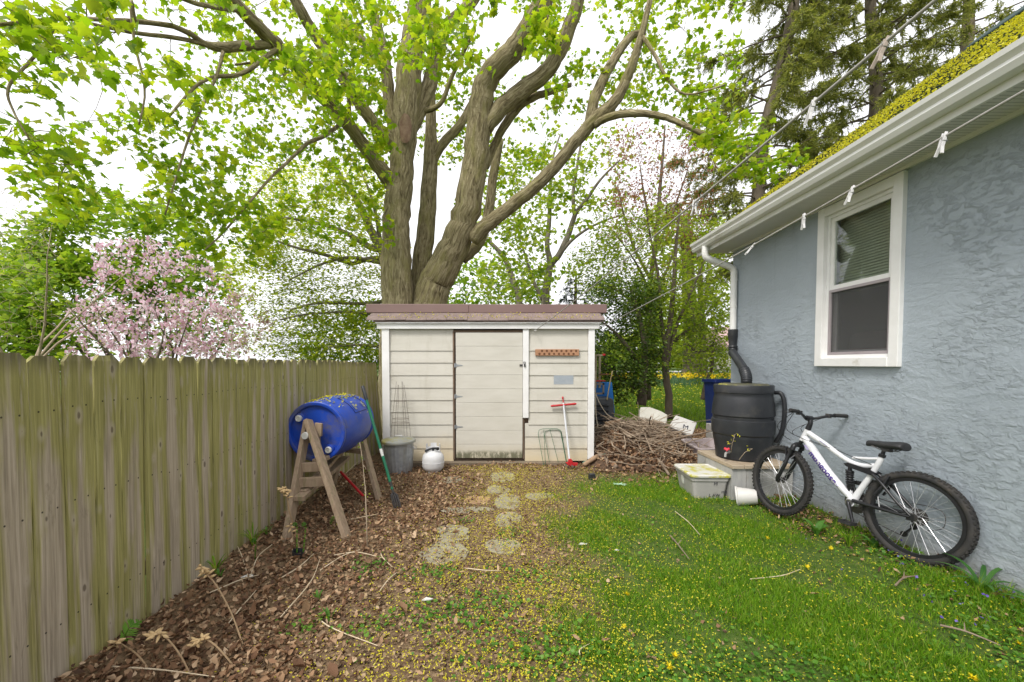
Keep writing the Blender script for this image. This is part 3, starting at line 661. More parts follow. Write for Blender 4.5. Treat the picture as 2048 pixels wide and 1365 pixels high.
# bungs on the end facing the camera sit in raised bosses
for px, py in ((597, 837.5), (657.5, 900)):
    q = P(px, py, 3.97); l = BM.inverted() @ q
    mb = MB(); mb.lathe([(.05, .04), (.048, .012), (.043, .006), (0, .006)], 20, BM @ Matrix.Translation((l.x, l.y, 0))); bs = mb.build('bung_boss', m, barrel, smooth=True)
    mb = MB(); mb.lathe([(.031, .01), (.031, -.014), (.026, -.018), (.020, -.017), (.018, -.008), (0, -.008)], 20, BM @ Matrix.Translation((l.x, l.y, 0)))
    for k in range(4):
        a = k * math.pi / 2; mb.box(BM @ Vector((l.x + .012 * math.cos(a), l.y + .012 * math.sin(a), -.010)), (.006, .006, .006))
    mb.build('bung_cap', cap_m, barrel, smooth=True)
# hatch: a curved door with hinges on the upper right side
def onb(ang, z, r=.309):
    """point on the barrel: ang from the top towards the yard"""
    k = (z - BL / 2) / (BL / 2); rr = r - .022 * k * k
    return BM @ Vector((0, 0, z)) + (e1 * math.cos(ang) + Vector((1, 0, 0)) * math.sin(ang)) * rr
mb = MB()
a0, a1, z0, z1 = R(18), R(62), .28, .62
ringp = [(a0, z0), (a0, z1), (a1, z1), (a1, z0)]
path = []
for (p, q) in zip(ringp, ringp[1:] + ringp[:1]):
    for k in range(8): path.append(onb(p[0] + (q[0] - p[0]) * k / 8, p[1] + (q[1] - p[1]) * k / 8, .3075))
mb.tube(path, .0035, 5, closed=True); hatch = mb.build('hatch_seam', M('seam_dark', (.004, .012, .09), (.004, .01, .07), 8, .6), barrel)
for z in (.34, .56):
    mb = MB(); c = onb(a0 + .55, z, .313); n_ = (c - (BM @ Vector((0, 0, z)))).normalized(); t2 = ax.cross(n_)
    Mr = Matrix((ax, t2, n_)).transposed(); mb.box(c, (.035, .07, .004), Mr); mb.tube([c + ax * .018 + n_ * .003, c - ax * .018 + n_ * .003], .006, 8); mb.box(c + n_ * .004 + t2 * .02, (.012, .012, .005), Mr)
    mb.build('hatch_hinge', galv, barrel)
mb = MB(); p0 = BM @ Vector((0, 0, -.19)); mb.tube([p0, BM @ Vector((0, 0, BL + .16))], .026, 16); mb.lathe([(0, -.004), (.031, -.004), (.032, .0), (.032, .05), (.027, .05)], 18, Matrix.Translation(p0) @ BM.to_3x3().to_4x4())
mb.build('axle_pipe', cap_m, tumbler, smooth=True)
def zg(v, dz=-.03): return Vector((v.x, v.y, gz(v.x, v.y) + dz))
fl, fr = G(572, 1090), G(696, 1080); bl, br = Vector((-1.96, 4.80, 0)), G(760, 1000)
fax = BM @ Vector((0, 0, -.10)); bax = BM @ Vector((0, 0, BL + .09))
def leg(foot, apex, over):
    foot = zg(foot); d = (apex - foot).normalized()
    return MB().bar(foot, apex + d * over, .04, .092, ax).build('leg', wood, tumbler, bevel=.004)
ftop = fax + Vector((0, 0, .03)); btop = bax + Vector((0, 0, .03))
leg(fl, ftop + Vector((-.045, .02, 0)), .09); leg(fr, ftop + Vector((.03, -.03, 0)), .12)
leg(bl, btop + Vector((-.04, 0, 0)), .1); leg(br, btop + Vector((.03, .03, 0)), .1)
def along(foot, top, z): foot = zg(foot); k = (z - foot.z) / (top.z - foot.z); return foot + (top - foot) * k
for z in (.56, .44):
    a, c = along(fl, ftop, z), along(fr, ftop, z); d = (c - a).normalized()
    MB().bar(a - d * .02 + Vector((0, .045, 0)), c + d * .02 + Vector((0, .045, 0)), .04, .085, (0, 0, 1)).build('rung', wood, tumbler, bevel=.004)
a, c = along(bl, btop, .5), along(br, btop, .5); MB().bar(a, c, .085, .04, (0, 0, 1)).build('rung', wood, tumbler, bevel=.004)
MB().box(ftop + Vector((-.01, .05, -.075)), (.16, .04, .09)).build('axle_block', wood, tumbler, bevel=.004)
MB().poly([ftop + Vector((.03, .03, .07)), ftop + Vector((.10, .03, .06)), ftop + Vector((.09, .03, -.06)), ftop + Vector((.05, .03, -.07))], (0, .035, 0)).build('gusset', wood, tumbler, bevel=.003)
a = along(fl, ftop, .34); c = along(bl, btop, .40); MB().bar(a + Vector((.05, -.05, 0)), c + Vector((.05, .05, 0)), .09, .04, (0, 0, 1)).build('side_rail', wood, tumbler, bevel=.004)
a = along(fr, ftop, .60); c = along(br, btop, .60); MB().bar(a + Vector((-.06, .05, 0)), c + Vector((-.05, .03, 0)), .09, .04, (0, 0, 1)).build('side_rail', wood, tumbler, bevel=.004)
a = along(fl, ftop, .36); c = along(br, btop, .62); MB().bar(a + Vector((.03, .06, 0)), c + Vector((-.12, 0, 0)), .07, .035, (0, 0, 1)).build('brace', wood, tumbler, bevel=.004)
n = 260; aa = rng.normal(0, R(22), n); zz_ = rng.uniform(.02, BL - .02, n)
pp = np.array([onb(a_, z_, .312) for a_, z_ in zip(aa, zz_)])
tag(cloud('blossom_litter', PETAL, pp, rots(n, 0, .4, .4), rng.uniform(.010, .024, n), petal_m), 'fallen yellow blossom on top of the blue barrel', 'blossom', kind='stuff')

# ------------------------------------------------------------------ long tools by the tumbler
def tool(name, label, top, foot, r, mats, grip=.16):
    o = thing(name, label, 'garden tool', foot); d = (top - foot).normalized(); L_ = (top - foot).length
    smooth_tube(mb := MB(), [foot + d * .16, foot + d * (L_ * .5), top - d * grip], r, 12, 3); mb.build('handle', mats[0], o, smooth=True)
    mb = MB(); mb.tube([top - d * grip, top - d * .01, top], [r * 1.18, r * 1.25, r * .8], 14); mb.build('grip', mats[1], o, smooth=True)
    return o, d
green_m = M('green_enamel', (.012, .17, .085), (.02, .13, .07), 10, .4, dirt=(.12, .13, .10), dirt_at=(.62, .78))
top = P(725, 772, 4.46); foot = G(793, 1008, .03)
o, d = tool('garden_fork', 'tall green handled garden fork with black grip leaning on the blue barrel', top, foot, .0155, (green_m, black_plastic))
u_, v_ = frame_of(d); side = Vector((.93, .37, 0))
mb = MB(); mb.tube([foot + d * .24, foot + d * .12], [.018, .013], 10); mb.tube([foot + d * .10 - side * .03, foot + d * .125, foot + d * .10 + side * .03], .007, 8)
for k in (-1.5, -.5, .5, 1.5): mb.tube([foot + d * (.10 + .02 * (1 - abs(k) / 1.5)) + side * .02 * k, foot + d * .0 + side * .022 * k, foot - d * .08 + side * .02 * k], [.011, .010, .006], 6)
mb.build('tines', dark_steel, o, smooth=True)
MB().tube([foot + d * .52, foot + d * .60], .0163, 12).build('sticker', cap_m, o, smooth=True)
a = P(681, 944, 4.72); c = G(727, 993, .04)
o = thing('red_shovel', 'red handled shovel lying under the blue barrel in brown leaves', 'garden tool', c); d = (c - a).normalized()
MB().tube([a, c], .015, 10).build('handle', red_paint, o, smooth=True)
sid = d.cross(Vector((0, 0, 1))).normalized(); up = sid.cross(d)
mb = MB(); ks = [(0, .03), (.04, .075), (.16, .085), (.22, .06), (.26, .0)]
n0 = len(mb.v)
for s_, w_ in ks: mb.v += [c + d * s_ + sid * w_ + up * .012, c + d * s_ - up * .008, c + d * s_ - sid * w_ + up * .012]
for i in range(len(ks) - 1):
    for j in range(2): mb.f.append([n0 + 3 * i + j, n0 + 3 * i + j + 1, n0 + 3 * i + j + 4, n0 + 3 * i + j + 3])
bl_ = mb.build('blade', rust, o); sm = bl_.modifiers.new('thickness', 'SOLIDIFY'); sm.thickness = .003

# ------------------------------------------------------------------ galvanised dustbin, wire cage, gas bottle
c = Vector((-1.42, 5.78, 0)); c.z = gz(c.x, c.y)
can = thing('dustbin', 'galvanised metal dustbin with a dented round lid by the shed', 'dustbin', c)
mb = MB(); seg = 96; hgt_ = .43; base = len(mb.v); rowsz = [0, .012, .05, .07, .36, .38, hgt_ - .01, hgt_]
for z in rowsz:
    for k in range(seg):
        a = 2 * math.pi * k / seg; r = .182 + .025 * z / hgt_
        if .06 < z < .37: r += .006 * (1 if math.cos(a * 24) > .1 else -.3)
        if z in (0,): r -= .006
        mb.v.append(c + Vector((r * math.cos(a), r * math.sin(a), z)))
for i in range(len(rowsz) - 1):
    for k in range(seg): l = (k + 1) % seg; mb.f.append([base + i * seg + k, base + i * seg + l, base + (i + 1) * seg + l, base + (i + 1) * seg + k])
mb.build('can_body', galv, can, smooth=True)
mb = MB(); mb.lathe([(.232, .0), (.236, .01), (.232, .032), (.222, .036), (.215, .034), (.15, .052), (.06, .066), (0, .068)], 48, Matrix.Translation(c + Vector((0, 0, hgt_ - .005))) @ Matrix.Rotation(R(2), 4, 'X'))
lid = mb.build('lid', M('lid_metal', (.40, .41, .39), (.30, .31, .29), 6, .5, metal=.55, dirt=(.38, .35, .12), dirt_at=(.46, .62)), can, smooth=True)
mb = MB(); mb.tube([c + Vector((-.06, 0, hgt_ + .055)), c + Vector((-.05, 0, hgt_ + .085)), c + Vector((.05, 0, hgt_ + .085)), c + Vector((.06, 0, hgt_ + .055))], .006, 8); mb.build('lid_handle', steel, lid)
for sg in (-1, 1):
    mb = MB(); mb.tube([c + Vector((sg * .212, -.05, .37)), c + Vector((sg * .24, -.055, .34)), c + Vector((sg * .245, 0, .325)), c + Vector((sg * .24, .055, .34)), c + Vector((sg * .212, .05, .37))], .004, 6); mb.build('side_handle', steel, can)
wire = M('rusty_wire', (.16, .12, .10), (.24, .21, .19), 30, .6, metal=.4)
c = Vector((-1.46, 6.07, gz(-1.46, 6.07)))
cage = MB(); ztop = EYE + (728 - 760) * 6.07 / F
for k in range(6):
    a = 2 * math.pi * k / 6 + .3
    top_ = c + Vector((.055 * math.cos(a), .045 * math.sin(a), ztop - (.0 if k % 2 else .05)))
    cage.tube([c + Vector((.19 * math.cos(a), .09 * math.sin(a), 0)), c + Vector((.13 * math.cos(a), .075 * math.sin(a), ztop * .5)), top_], .0028, 5)
for z, rx, ry in ((.22, .175, .088), (.66, .125, .074), (.72, .118, .072), (.98, .088, .06)):
    cage.tube([c + Vector((rx * math.cos(a), ry * math.sin(a), z)) for a in np.linspace(0, 2 * math.pi, 25)[:-1]], .0028, 5, closed=True)
tag(cage.build('tomato_cage', wire, loc=c), 'upturned rusty wire tomato cage standing behind the dustbin', 'plant support')
c = Vector((-.94, 5.80, 0)); c.z = gz(c.x, c.y) - .01
gas = thing('gas_bottle', 'small white propane gas bottle with black valve by the shed door', 'gas bottle', c)
enamel = M('bottle_enamel', (.66, .66, .66), (.58, .58, .58), 5, .4, dirt=(.42, .40, .36), dirt_at=(.58, .76))
mb = MB(); mb.lathe([(0, .03), (.105, .03), (.135, .05), (.152, .09), (.153, .14), (.156, .143), (.156, .15), (.153, .153), (.153, .20), (.142, .245), (.11, .285), (.05, .305), (0, .306)], 40, Matrix.Translation(c)); mb.build('tank', enamel, gas, smooth=True)
mb = MB(); mb.lathe([(.102, .0), (.105, .0), (.105, .05), (.102, .05)], 32, Matrix.Translation(c)); mb.build('foot_ring', enamel, gas)
mb = MB()
for k in range(22):
    a, b2 = R(-20 + k * 10), R(-20 + (k + 1) * 10); n0 = len(mb.v)
    hz = .40 - (.05 if 5 < k < 9 or 13 < k < 17 else 0)
    for r in (.098, .101):
        for q in (a, b2): mb.v += [c + Vector((r * math.cos(q), r * math.sin(q), .27)), c + Vector((r * math.cos(q), r * math.sin(q), hz))]
    mb.f += [[n0 + 4, n0 + 6, n0 + 7, n0 + 5], [n0 + 2, n0, n0 + 1, n0 + 3], [n0 + 1, n0 + 5, n0 + 7, n0 + 3], [n0, n0 + 1, n0 + 5, n0 + 4][::-1], [n0 + 2, n0 + 3, n0 + 7, n0 + 6]]
mb.build('collar', enamel, gas)
mb = MB(); mb.tube([c + Vector((0, 0, .30)), c + Vector((0, 0, .345))], .018, 10); mb.tube([c + Vector((0, 0, .34)), c + Vector((.045, -.05, .345)), c + Vector((.08, -.075, .345))], [.014, .018, .024], 12); mb.tube([c + Vector((0, 0, .34)), c + Vector((-.05, -.04, .33)), c + Vector((-.10, -.07, .31))], [.012, .015, .018], 10)
mb.build('valve', black_plastic, gas, smooth=True)

# ------------------------------------------------------------------ weed puller and plant hoops against the shed front
top = Vector((sxp(1126), SY - .05, szp(806))); foot = Vector(G(1140, 930, .07))
o = thing('weed_puller', 'red and white weed puller with T handle leaning on the shed', 'garden tool', foot); d = (top - foot).normalized()
alu = M('painted_tube', (.60, .61, .63), (.52, .53, .55), 9, .4)
MB().tube([foot + d * .02, top], .0145, 14).build('shaft', alu, o, smooth=True)
sid = Vector((1, 0, .09)).normalized()
mb = MB(); cc = top - d * .03; mb.tube([cc - sid * .19, cc - sid * .17, cc - sid * .04, cc + sid * .04, cc + sid * .17, cc + sid * .19], [.012, .017, .015, .015, .017, .012], 12); mb.build('handle_bar', red_paint, o, smooth=True)
MB().tube([top - d * .01, top + d * .07, top + d * .075, top + d * .095], [.008, .008, .016, .014], 10).build('plunger', red_paint, o, smooth=True)
mb = MB(); mb.poly([foot + Vector((-.07, -.02, .04)), foot + Vector((.11, -.02, .03)), foot + Vector((.10, -.02, -.01)), foot + Vector((-.02, -.02, -.015))], (0, .03, 0)); mb.poly([foot + Vector((-.035, -.022, .03)), foot + Vector((.045, -.022, .03)), foot + Vector((.02, -.022, .085)), foot + Vector((-.02, -.022, .085))], (0, .034, 0)); mb.build('foot_plate', red_paint, o, bevel=.004)
mb = MB()
for k in range(5):
    a = k * 1.257 + .4; e = Vector((.055 * math.cos(a), .045 * math.sin(a), 0)); mb.tube([foot + e * .5, foot + e * 1.35 + Vector((0, 0, -.015)), foot + e * 1.4 + Vector((0, 0, -.09)), foot + e * .9 + Vector((0, 0, -.115))], [.006, .006, .005, .003], 6)
mb.build('claw', dark_steel, o)
gw = M('green_wire', (.02, .10, .05), (.035, .14, .075), 20, .5)
mb = MB()
for (pl, pr, py0, yy) in ((1074, 1122, 858, .12), (1087, 1124, 861, .06)):
    z1 = szp(py0); xl, xr = sxp(pl), sxp(pr); zb = gz(0, 6) - .02; dx = .10
    pts = [Vector((xl + dx * .9, SY - yy - .05, zb)), Vector((xl + .015, SY - yy * .4 - .02, z1 - .07)), Vector((xl + .03, SY - yy * .4, z1 - .015)), Vector((xl + .09, SY - yy * .3, z1)), Vector((xr - .06, SY - yy * .3, z1 + .005)), Vector((xr - .01, SY - yy * .4, z1 - .02)), Vector((xr + .0, SY - yy * .4, z1 - .08)), Vector((xr + .07, SY - yy - .05, zb))]
    mb.tube(pts, .004, 6)
mb.tube([Vector((sxp(1087), SY - .08, szp(859))), Vector((sxp(1090), SY - .12, .0))], .0035, 5); mb.tube([Vector((sxp(1099), SY - .08, szp(858))), Vector((sxp(1117), SY - .10, 0))], .0035, 5)
tag(mb.build('plant_hoops', gw, loc=(.65, SY - .1, 0)), 'folded green wire plant hoop leaning against the shed wall', 'plant support')

# ------------------------------------------------------------------ clutter beside the shed
y0 = 7.25; s2 = y0 / F
def B(px, py, y=None): return P(px, py, y or y0)
grey_pl = M('grey_plastic', (.055, .06, .068), (.075, .08, .09), 6, .5, .1, 30, dirt=(.11, .10, .085), dirt_at=(.58, .76))
bx0, bx1 = B(1184, 800).x, B(1230, 800).x; zt = B(1200, 797).z
o = thing('compost_bin', 'dark grey ribbed plastic bin beside the shed under the blue board', 'bin', ((bx0 + bx1) / 2, y0, 0))
mb = MB(); mb.poly([(bx0 - .15, y0, -.05), (bx1 + .03, y0, -.05), (bx1 - .02, y0, zt - .04), (bx1 - .05, y0, zt), (bx0 - .15, y0, zt)], (0, .6, 0)); mb.build('bin_body', grey_pl, o, bevel=.02)
for k in range(6): 
    z = zt - .12 - .085 * k; MB().tube([Vector((bx0 - .08, y0 - .012, z)), Vector((bx1 - .17, y0 - .02, z)), Vector((bx1 - .12, y0 - .012, z - .02))], .024, 8).build('rib', black_plastic, o, smooth=True)
blue_pl = M('blue_board', (.012, .13, .42), (.02, .17, .5), 4, .4)
q = B(1213, 795, 7.7); tag(MB().poly([(q.x - .22, 7.7, q.z - .30), (q.x + .16, 7.7, q.z - .30), (q.x + .10, 7.7, q.z + .28), (q.x - .22, 7.7, q.z + .28)], (0, .04, 0)).build('blue_board', blue_pl, loc=(q.x, 7.7, q.z - .3), bevel=.006), 'bright blue plastic board standing behind the grey ribbed bin', 'board')
old_w = M('old_lumber', (.25, .21, .14), (.36, .30, .20), 8, .85, .3, 30, (5, 5, .8))
tr = thing('tool_rack', 'old wooden rack with two posts and red metal ends beside the shed', 'rack', (B(1200, 770, 7.4).x, 7.4, B(1200, 772, 7.4).z))
for px in (1191, 1199): a = B(px, 776, 7.4); MB().box((a.x, 7.4, (a.z + B(px, 712, 7.4).z) / 2), (.035, .035, B(px, 712, 7.4).z - a.z)).build('post', old_w, tr)
a = B(1196, 711, 7.4); MB().box((a.x, 7.4, a.z), (.17, .05, .03)).build('top_bar', old_w, tr); MB().box((a.x + .10, 7.4, a.z + .008), (.05, .06, .035)).build('red_clamp', red_paint, tr, bevel=.006)
a = B(1207, 749, 7.4); MB().box((a.x, 7.39, a.z), (.16, .1, .022)).build('shelf', rust, tr)
a = B(1199, 762, 7.4); MB().box((a.x, 7.38, a.z), (.20, .04, .022)).build('red_bar', red_paint, tr, bevel=.005)
a = B(1196, 778, 7.38); mb = MB()
for (dx, dz, w_, h_) in ((0, .085, .22, .03), (0, -.085, .22, .03), (-.095, 0, .03, .2), (.095, 0, .03, .2)): mb.box((a.x + dx, 7.38, a.z + dz), (w_, .03, h_))
mb.build('metal_frame', M('taupe_metal', (.20, .17, .15), (.25, .22, .2), 8, .5), tr)
cord = MB(); smooth_tube(cord, [B(1190, 742, 7.0), B(1191, 790, 6.95), B(1192, 830, 6.9), B(1196, 856, 6.85)], .009, 8); smooth_tube(cord, [B(1190, 784, 7.02), B(1200, 808, 6.95), B(1215, 830, 6.9), B(1232, 840, 6.85), B(1245, 836, 6.85)], .008, 8)
tag(cord.build('loose_rope', M('rope', (.42, .36, .26), (.5, .44, .34), 30, .9), loc=B(1192, 856, 6.85)), 'pale loose rope hanging over the front of the grey bin', 'rope')
st_ = MB(); smooth_tube(st_, [B(1214, 800, 7.2), B(1219, 770, 7.2), B(1225, 742, 7.22)], .010, 6); tag(st_.build('bamboo_cane', M('bamboo', (.42, .32, .15), (.5, .4, .2), 12, .6), loc=B(1214, 800, 7.2)), 'single tan cane stuck upright behind the grey ribbed bin', 'cane')

# ------------------------------------------------------------------ brush pile
def pile_h(x, y): return .35 * np.exp(-(((x - 2.25) / .6) ** 2 + ((y - 6.9) / .75) ** 2)) + .22 * np.exp(-(((x - 1.75) / .38) ** 2 + ((y - 6.5) / .6) ** 2)) + .25 * np.exp(-(((x - 2.9) / .5) ** 2 + ((y - 7.3) / .6) ** 2))
stick_m = M('dead_sticks', (.17, .12, .08), (.42, .33, .24), 3, .9, .2, 40, detail=3, island=True)
brown_leaf = leafmat('brown_leaf', [(0, (.07, .038, .022)), (.3, (.17, .09, .048)), (.6, (.28, .165, .09)), (.85, (.40, .265, .155)), (1, (.52, .385, .25))], .15, .8, (1.2, 1.0, .8))
mb = MB(); gx, gy = np.linspace(1.2, 3.7, 40), np.linspace(5.7, 8.6, 44)
b0 = len(mb.v)
for yy in gy:
    for xx in gx: mb.v.append(Vector((xx, yy, gz(xx, yy) - .02 + float(pile_h(xx, yy)) * .9 + random.uniform(-.01, .02) - .05 * (abs(xx - 2.45) > 1.2))))
for j in range(43):
    for i in range(39): mb.f.append([b0 + j * 40 + i, b0 + j * 40 + i + 1, b0 + (j + 1) * 40 + i + 1, b0 + (j + 1) * 40 + i])
heap = mb.build('brush_pile', M('heap_mulch', (.06, .036, .022), (.15, .09, .052), 20, .95, .8, 60, bdist=.03), loc=(2.2, 7, 0), smooth='all')
tag(heap, 'heap of dead sticks twigs and brown leaves beside the shed', 'brush pile', kind='stuff')
mb = MB()
for k in range(430):
    x, y = random.gauss(2.2, .45), random.gauss(6.85, .5); 
    if x < 1.5: continue
    a = random.gauss(.2, 1.2); Ls = random.uniform(.35, 1.0) * (1 if k % 7 else 1.5); dz = random.gauss(0, .26)
    z = gz(x, y) + float(pile_h(x, y)) + random.uniform(-.02, .14)
    d = Vector((math.cos(a), math.sin(a) * .7, dz)); s_ = Vector((-d.y, d.x, .3)) * random.gauss(0, .08)
    r = random.choice((.004, .006, .006, .009, .012)); pts = []
    for q in np.linspace(-.5, .5, 6):
        p = Vector((x, y, z)) + d * q * Ls + s_ * (1 - 4 * q * q) + Vector((random.gauss(0, .008), random.gauss(0, .008), random.gauss(0, .008)))
        p.z = max(p.z, gz(p.x, p.y) + .01); pts.append(p)
    mb.tube(pts, [r * (1 - .6 * (i / 5)) for i in range(6)], 5)
mb.build('stick_tangle', stick_m, heap)
n = 5200; x = rng.normal(2.1, .55, n); y = rng.normal(6.8, .6, n); kk = x > 1.45; x, y = x[kk], y[kk]; n = len(x)
pp = np.stack([x, y, gh(x, y) + pile_h(x, y) + rng.uniform(-.02, .03, n)], 1)
cloud('heap_leaves', CURL, pp, rots(n, 0, .6, .6), rng.uniform(.03, .07, n), brown_leaf, heap)
def stick(label, pts, r, mat, name='fallen_branch', cat='branch', sides=8):
    mb = MB(); smooth_tube(mb, pts, r, sides, 4); return tag(mb.build(name, mat, loc=pts[0], smooth='all'), label, cat)
pale_wood = M('split_wood', (.36, .24, .15), (.26, .17, .10), 10, .85, .4, 40, (1, 1, 3))
branch_m = M('branch_bark', (.17, .12, .085), (.27, .21, .155), 14, .9, .4, 50)
stick('crooked brown branch sticking out of the heap onto the lawn', [G(1338, 950, .03), P(1322, 926, 5.9), P(1312, 912, 6.2), P(1306, 900, 6.4)], [.016, .022, .02, .012], branch_m)
stick('thick forked log lying at the shed corner by the heap', [G(1168, 930, .05), P(1195, 913, 6.2), P(1212, 903, 6.4)], [.03, .036, .03], pale_wood, 'log', 'log')
stick('short reddish log lying against the forked log', [G(1232, 935, .05), P(1212, 920, 6.1), P(1196, 908, 6.2)], [.034, .036, .03], branch_m, 'log', 'log')
stick('long grey branch lying across the heap towards the tubs', [P(1330, 884, 6.6), P(1366, 874, 6.5), P(1400, 868, 6.35), P(1422, 862, 6.2)], [.02, .017, .013, .008], branch_m)
stick('thin green garden stake lying across the brush heap', [P(1165, 926, 6.05), P(1200, 911, 6.2), P(1245, 899, 6.35), P(1285, 884, 6.6)], .008, M('green_stake', (.10, .20, .14), (.16, .26, .19), 12, .5), 'garden_stake', 'stake')
for lab, a, z in (('tan split wood chunk standing in the front of the heap', P(1248, 872, 6.5), .16), ('pale bark slab resting on top of the heap', P(1225, 846, 6.75), .22)):
    d = Vector((random.uniform(-.3, .3), .1, 1)) if z < .2 else Vector((1, .2, .15)); d.normalize()
    tag(MB().bar(a - d * z * .6, a + d * z * .6, .07, .03, (.2, 1, .1)).build('wood_chunk', pale_wood, loc=a, bevel=.01), lab, 'wood')

# ------------------------------------------------------------------ tubs, lids, blocks behind the barrel
cream = M('cream_plastic', (.58, .56, .50), (.48, .46, .39), 5, .5, dirt=(.28, .27, .14), dirt_at=(.50, .70))
offw = M('offwhite_plastic', (.60, .585, .555), (.52, .50, .47), 4, .45, dirt=(.34, .30, .24), dirt_at=(.6, .8))
def slab(name, label, cat, quad_px, Y0, dy, th, mat, bevel=.02):
    """a flat panel leaning back by dy over its height"""
    pys = [q[1] for q in quad_px]; lo, hi = max(pys), min(pys)
    pts = [P(px, py, Y0 + dy * (lo - py) / (lo - hi)) for px, py in quad_px]
    nrm = (pts[1] - pts[0]).cross(pts[2] - pts[0]).normalized()
    if nrm.y < 0: nrm = -nrm
    return tag(MB().poly(pts, nrm * th).build(name, mat, loc=min(pts, key=lambda p: p.z), bevel=bevel), label, cat)
l1 = slab('tub_lid', 'cream plastic tub lid slanting in the leaves behind the heap', 'lid', [(1278, 838), (1281, 814), (1300, 814), (1322, 822), (1336, 830), (1333, 850)], 7.6, .25, .12, cream)
l2 = slab('storage_tub', 'white plastic tub tipped over with a scrawled letter on its base', 'tub', [(1338, 852), (1352, 830), (1395, 845), (1384, 874)], 7.1, .3, .16, offw)
ink = M('marker_ink', (.02, .02, .04), (.03, .03, .05), 10, .6)
def letters(txt, size, name, mat, parent, o_, ux_, uy_, off=.0012, ext=.0004, align='LEFT'):
    cu = bpy.data.curves.new('lettering', 'FONT'); cu.body = txt; cu.size = size; cu.align_x = align; cu.extrude = ext
    tmp = bpy.data.objects.new('tmp', cu); scene.collection.objects.link(tmp)
    dg = bpy.context.evaluated_depsgraph_get(); me = bpy.data.meshes.new_from_object(tmp.evaluated_get(dg))
    bpy.data.objects.remove(tmp); ux_, uy_ = Vector(ux_).normalized(), Vector(uy_).normalized(); nz_ = ux_.cross(uy_)
    base = org(parent)
    for v in me.vertices: c = v.co; v.co = o_ + ux_ * c.x + uy_ * c.y + nz_ * (c.z + off) - base
    me.materials.clear(); me.materials.append(mat)
    o = bpy.data.objects.new(name, me); scene.collection.objects.link(o); o.parent = parent; return o
pts = [P(px, py, 7.1 + .3 * (874 - py) / 44) for px, py in ((1338, 852), (1352, 830), (1395, 845), (1384, 874))]
ux_ = (pts[2] - pts[1]).normalized(); nrm = ux_.cross(pts[0] - pts[1]).normalized(); nrm = nrm if nrm.y < 0 else -nrm; uy_ = nrm.cross(ux_)
letters('M', .13, 'marker_letter', ink, l2, P(1364, 857, 7.22) + nrm * .012, ux_, uy_)
pinkg = M('mauve_plastic', (.33, .28, .28), (.40, .34, .34), 5, .5, dirt=(.26, .22, .18), dirt_at=(.55, .75))
q = P(1412, 884, 6.6); q.z = gz(q.x, q.y)
tt = thing('plastic_tray', 'shallow mauve grey plastic tray lying behind the rain barrel', 'tray', q)
mb = MB(); K = 28
def rrect(a, b_, r, n=7): return [Vector((sx_ * (a - r) + r * math.cos(t_), sy_ * (b_ - r) + r * math.sin(t_), 0)) for sx_, sy_, q0 in ((1, 1, 0), (-1, 1, 90), (-1, -1, 180), (1, -1, 270)) for t_ in [R(q0 + 90 * k / (n - 1)) for k in range(n)]]
def shell(mb, c, levels, rot=None, closed_bottom=True, top_open=True):
    """stacked rounded rectangles: levels [(a, b, r, z)]"""
    rows = []
    for a, b_, r, z in levels:
        rows.append(len(mb.v)); 
        for p in rrect(a, b_, r):
            p = p + Vector((0, 0, z)); mb.v.append(Vector(c) + (rot @ p if rot else p))
    n_ = 28
    for i, j in zip(rows, rows[1:]):
        for k in range(n_): l = (k + 1) % n_; mb.f.append([i + k, i + l, j + l, j + k])
    if closed_bottom: mb.f.append([rows[0] + k for k in range(n_)][::-1])
    mb.f.append([rows[-1] + k for k in range(n_)])
rot = Matrix.Rotation(R(12), 3, 'Z') @ Matrix.Rotation(R(8), 3, 'X')
mb = MB(); shell(mb, q + Vector((0, 0, .03)), [(.25, .20, .06, 0), (.29, .23, .07, .17), (.32, .26, .08, .175), (.32, .26, .08, .195), (.285, .225, .07, .197), (.25, .19, .06, .03)], rot); mb.build('tray_body', pinkg, tt, smooth=True)
conc = M('concrete_block', (.27, .25, .22), (.36, .34, .31), 14, .95, .6, 50, dirt=(.20, .19, .15))
for k, (dx, dy_, lab) in enumerate(((0, 0, 'lowest concrete block of the stack behind the rain barrel'), (.02, .01, 'second concrete block up in the stack behind the barrel'), (.03, 0, 'third concrete block up in the stack behind the barrel'), (.05, .01, 'capping concrete block on top of the stack behind the barrel'))):
    a = P(1432, 838, 7.0); zb = gz(a.x, 7) + k * .125 
    tag(MB().box((a.x + dx, 7 + dy_, zb + .055), (.30 if k < 3 else .33, .2, .118), Matrix.Rotation(R(random.uniform(-5, 5)), 3, 'Z')).build('concrete_block', conc, loc=(a.x + dx, 7 + dy_, zb), bevel=.008), lab, 'block', 'stacked concrete blocks')
a = P(1447, 758, 7.35); mb = MB(); shell(mb, (a.x + .08, 7.5, gz(a.x, 7.5)), [(.20, .18, .04, 0), (.26, .22, .05, a.z - .05), (.29, .25, .05, a.z - .045), (.29, .25, .05, a.z), (.26, .22, .04, a.z - .002), (.24, .2, .04, a.z - .2)])
tag(mb.build('blue_bin', M('navy_plastic', (.01, .025, .12), (.014, .03, .15), 4, .45), loc=(a.x + .08, 7.5, gz(a.x, 7.5)), smooth=True), 'dark navy blue plastic bin behind the rain barrel at the house corner', 'bin')

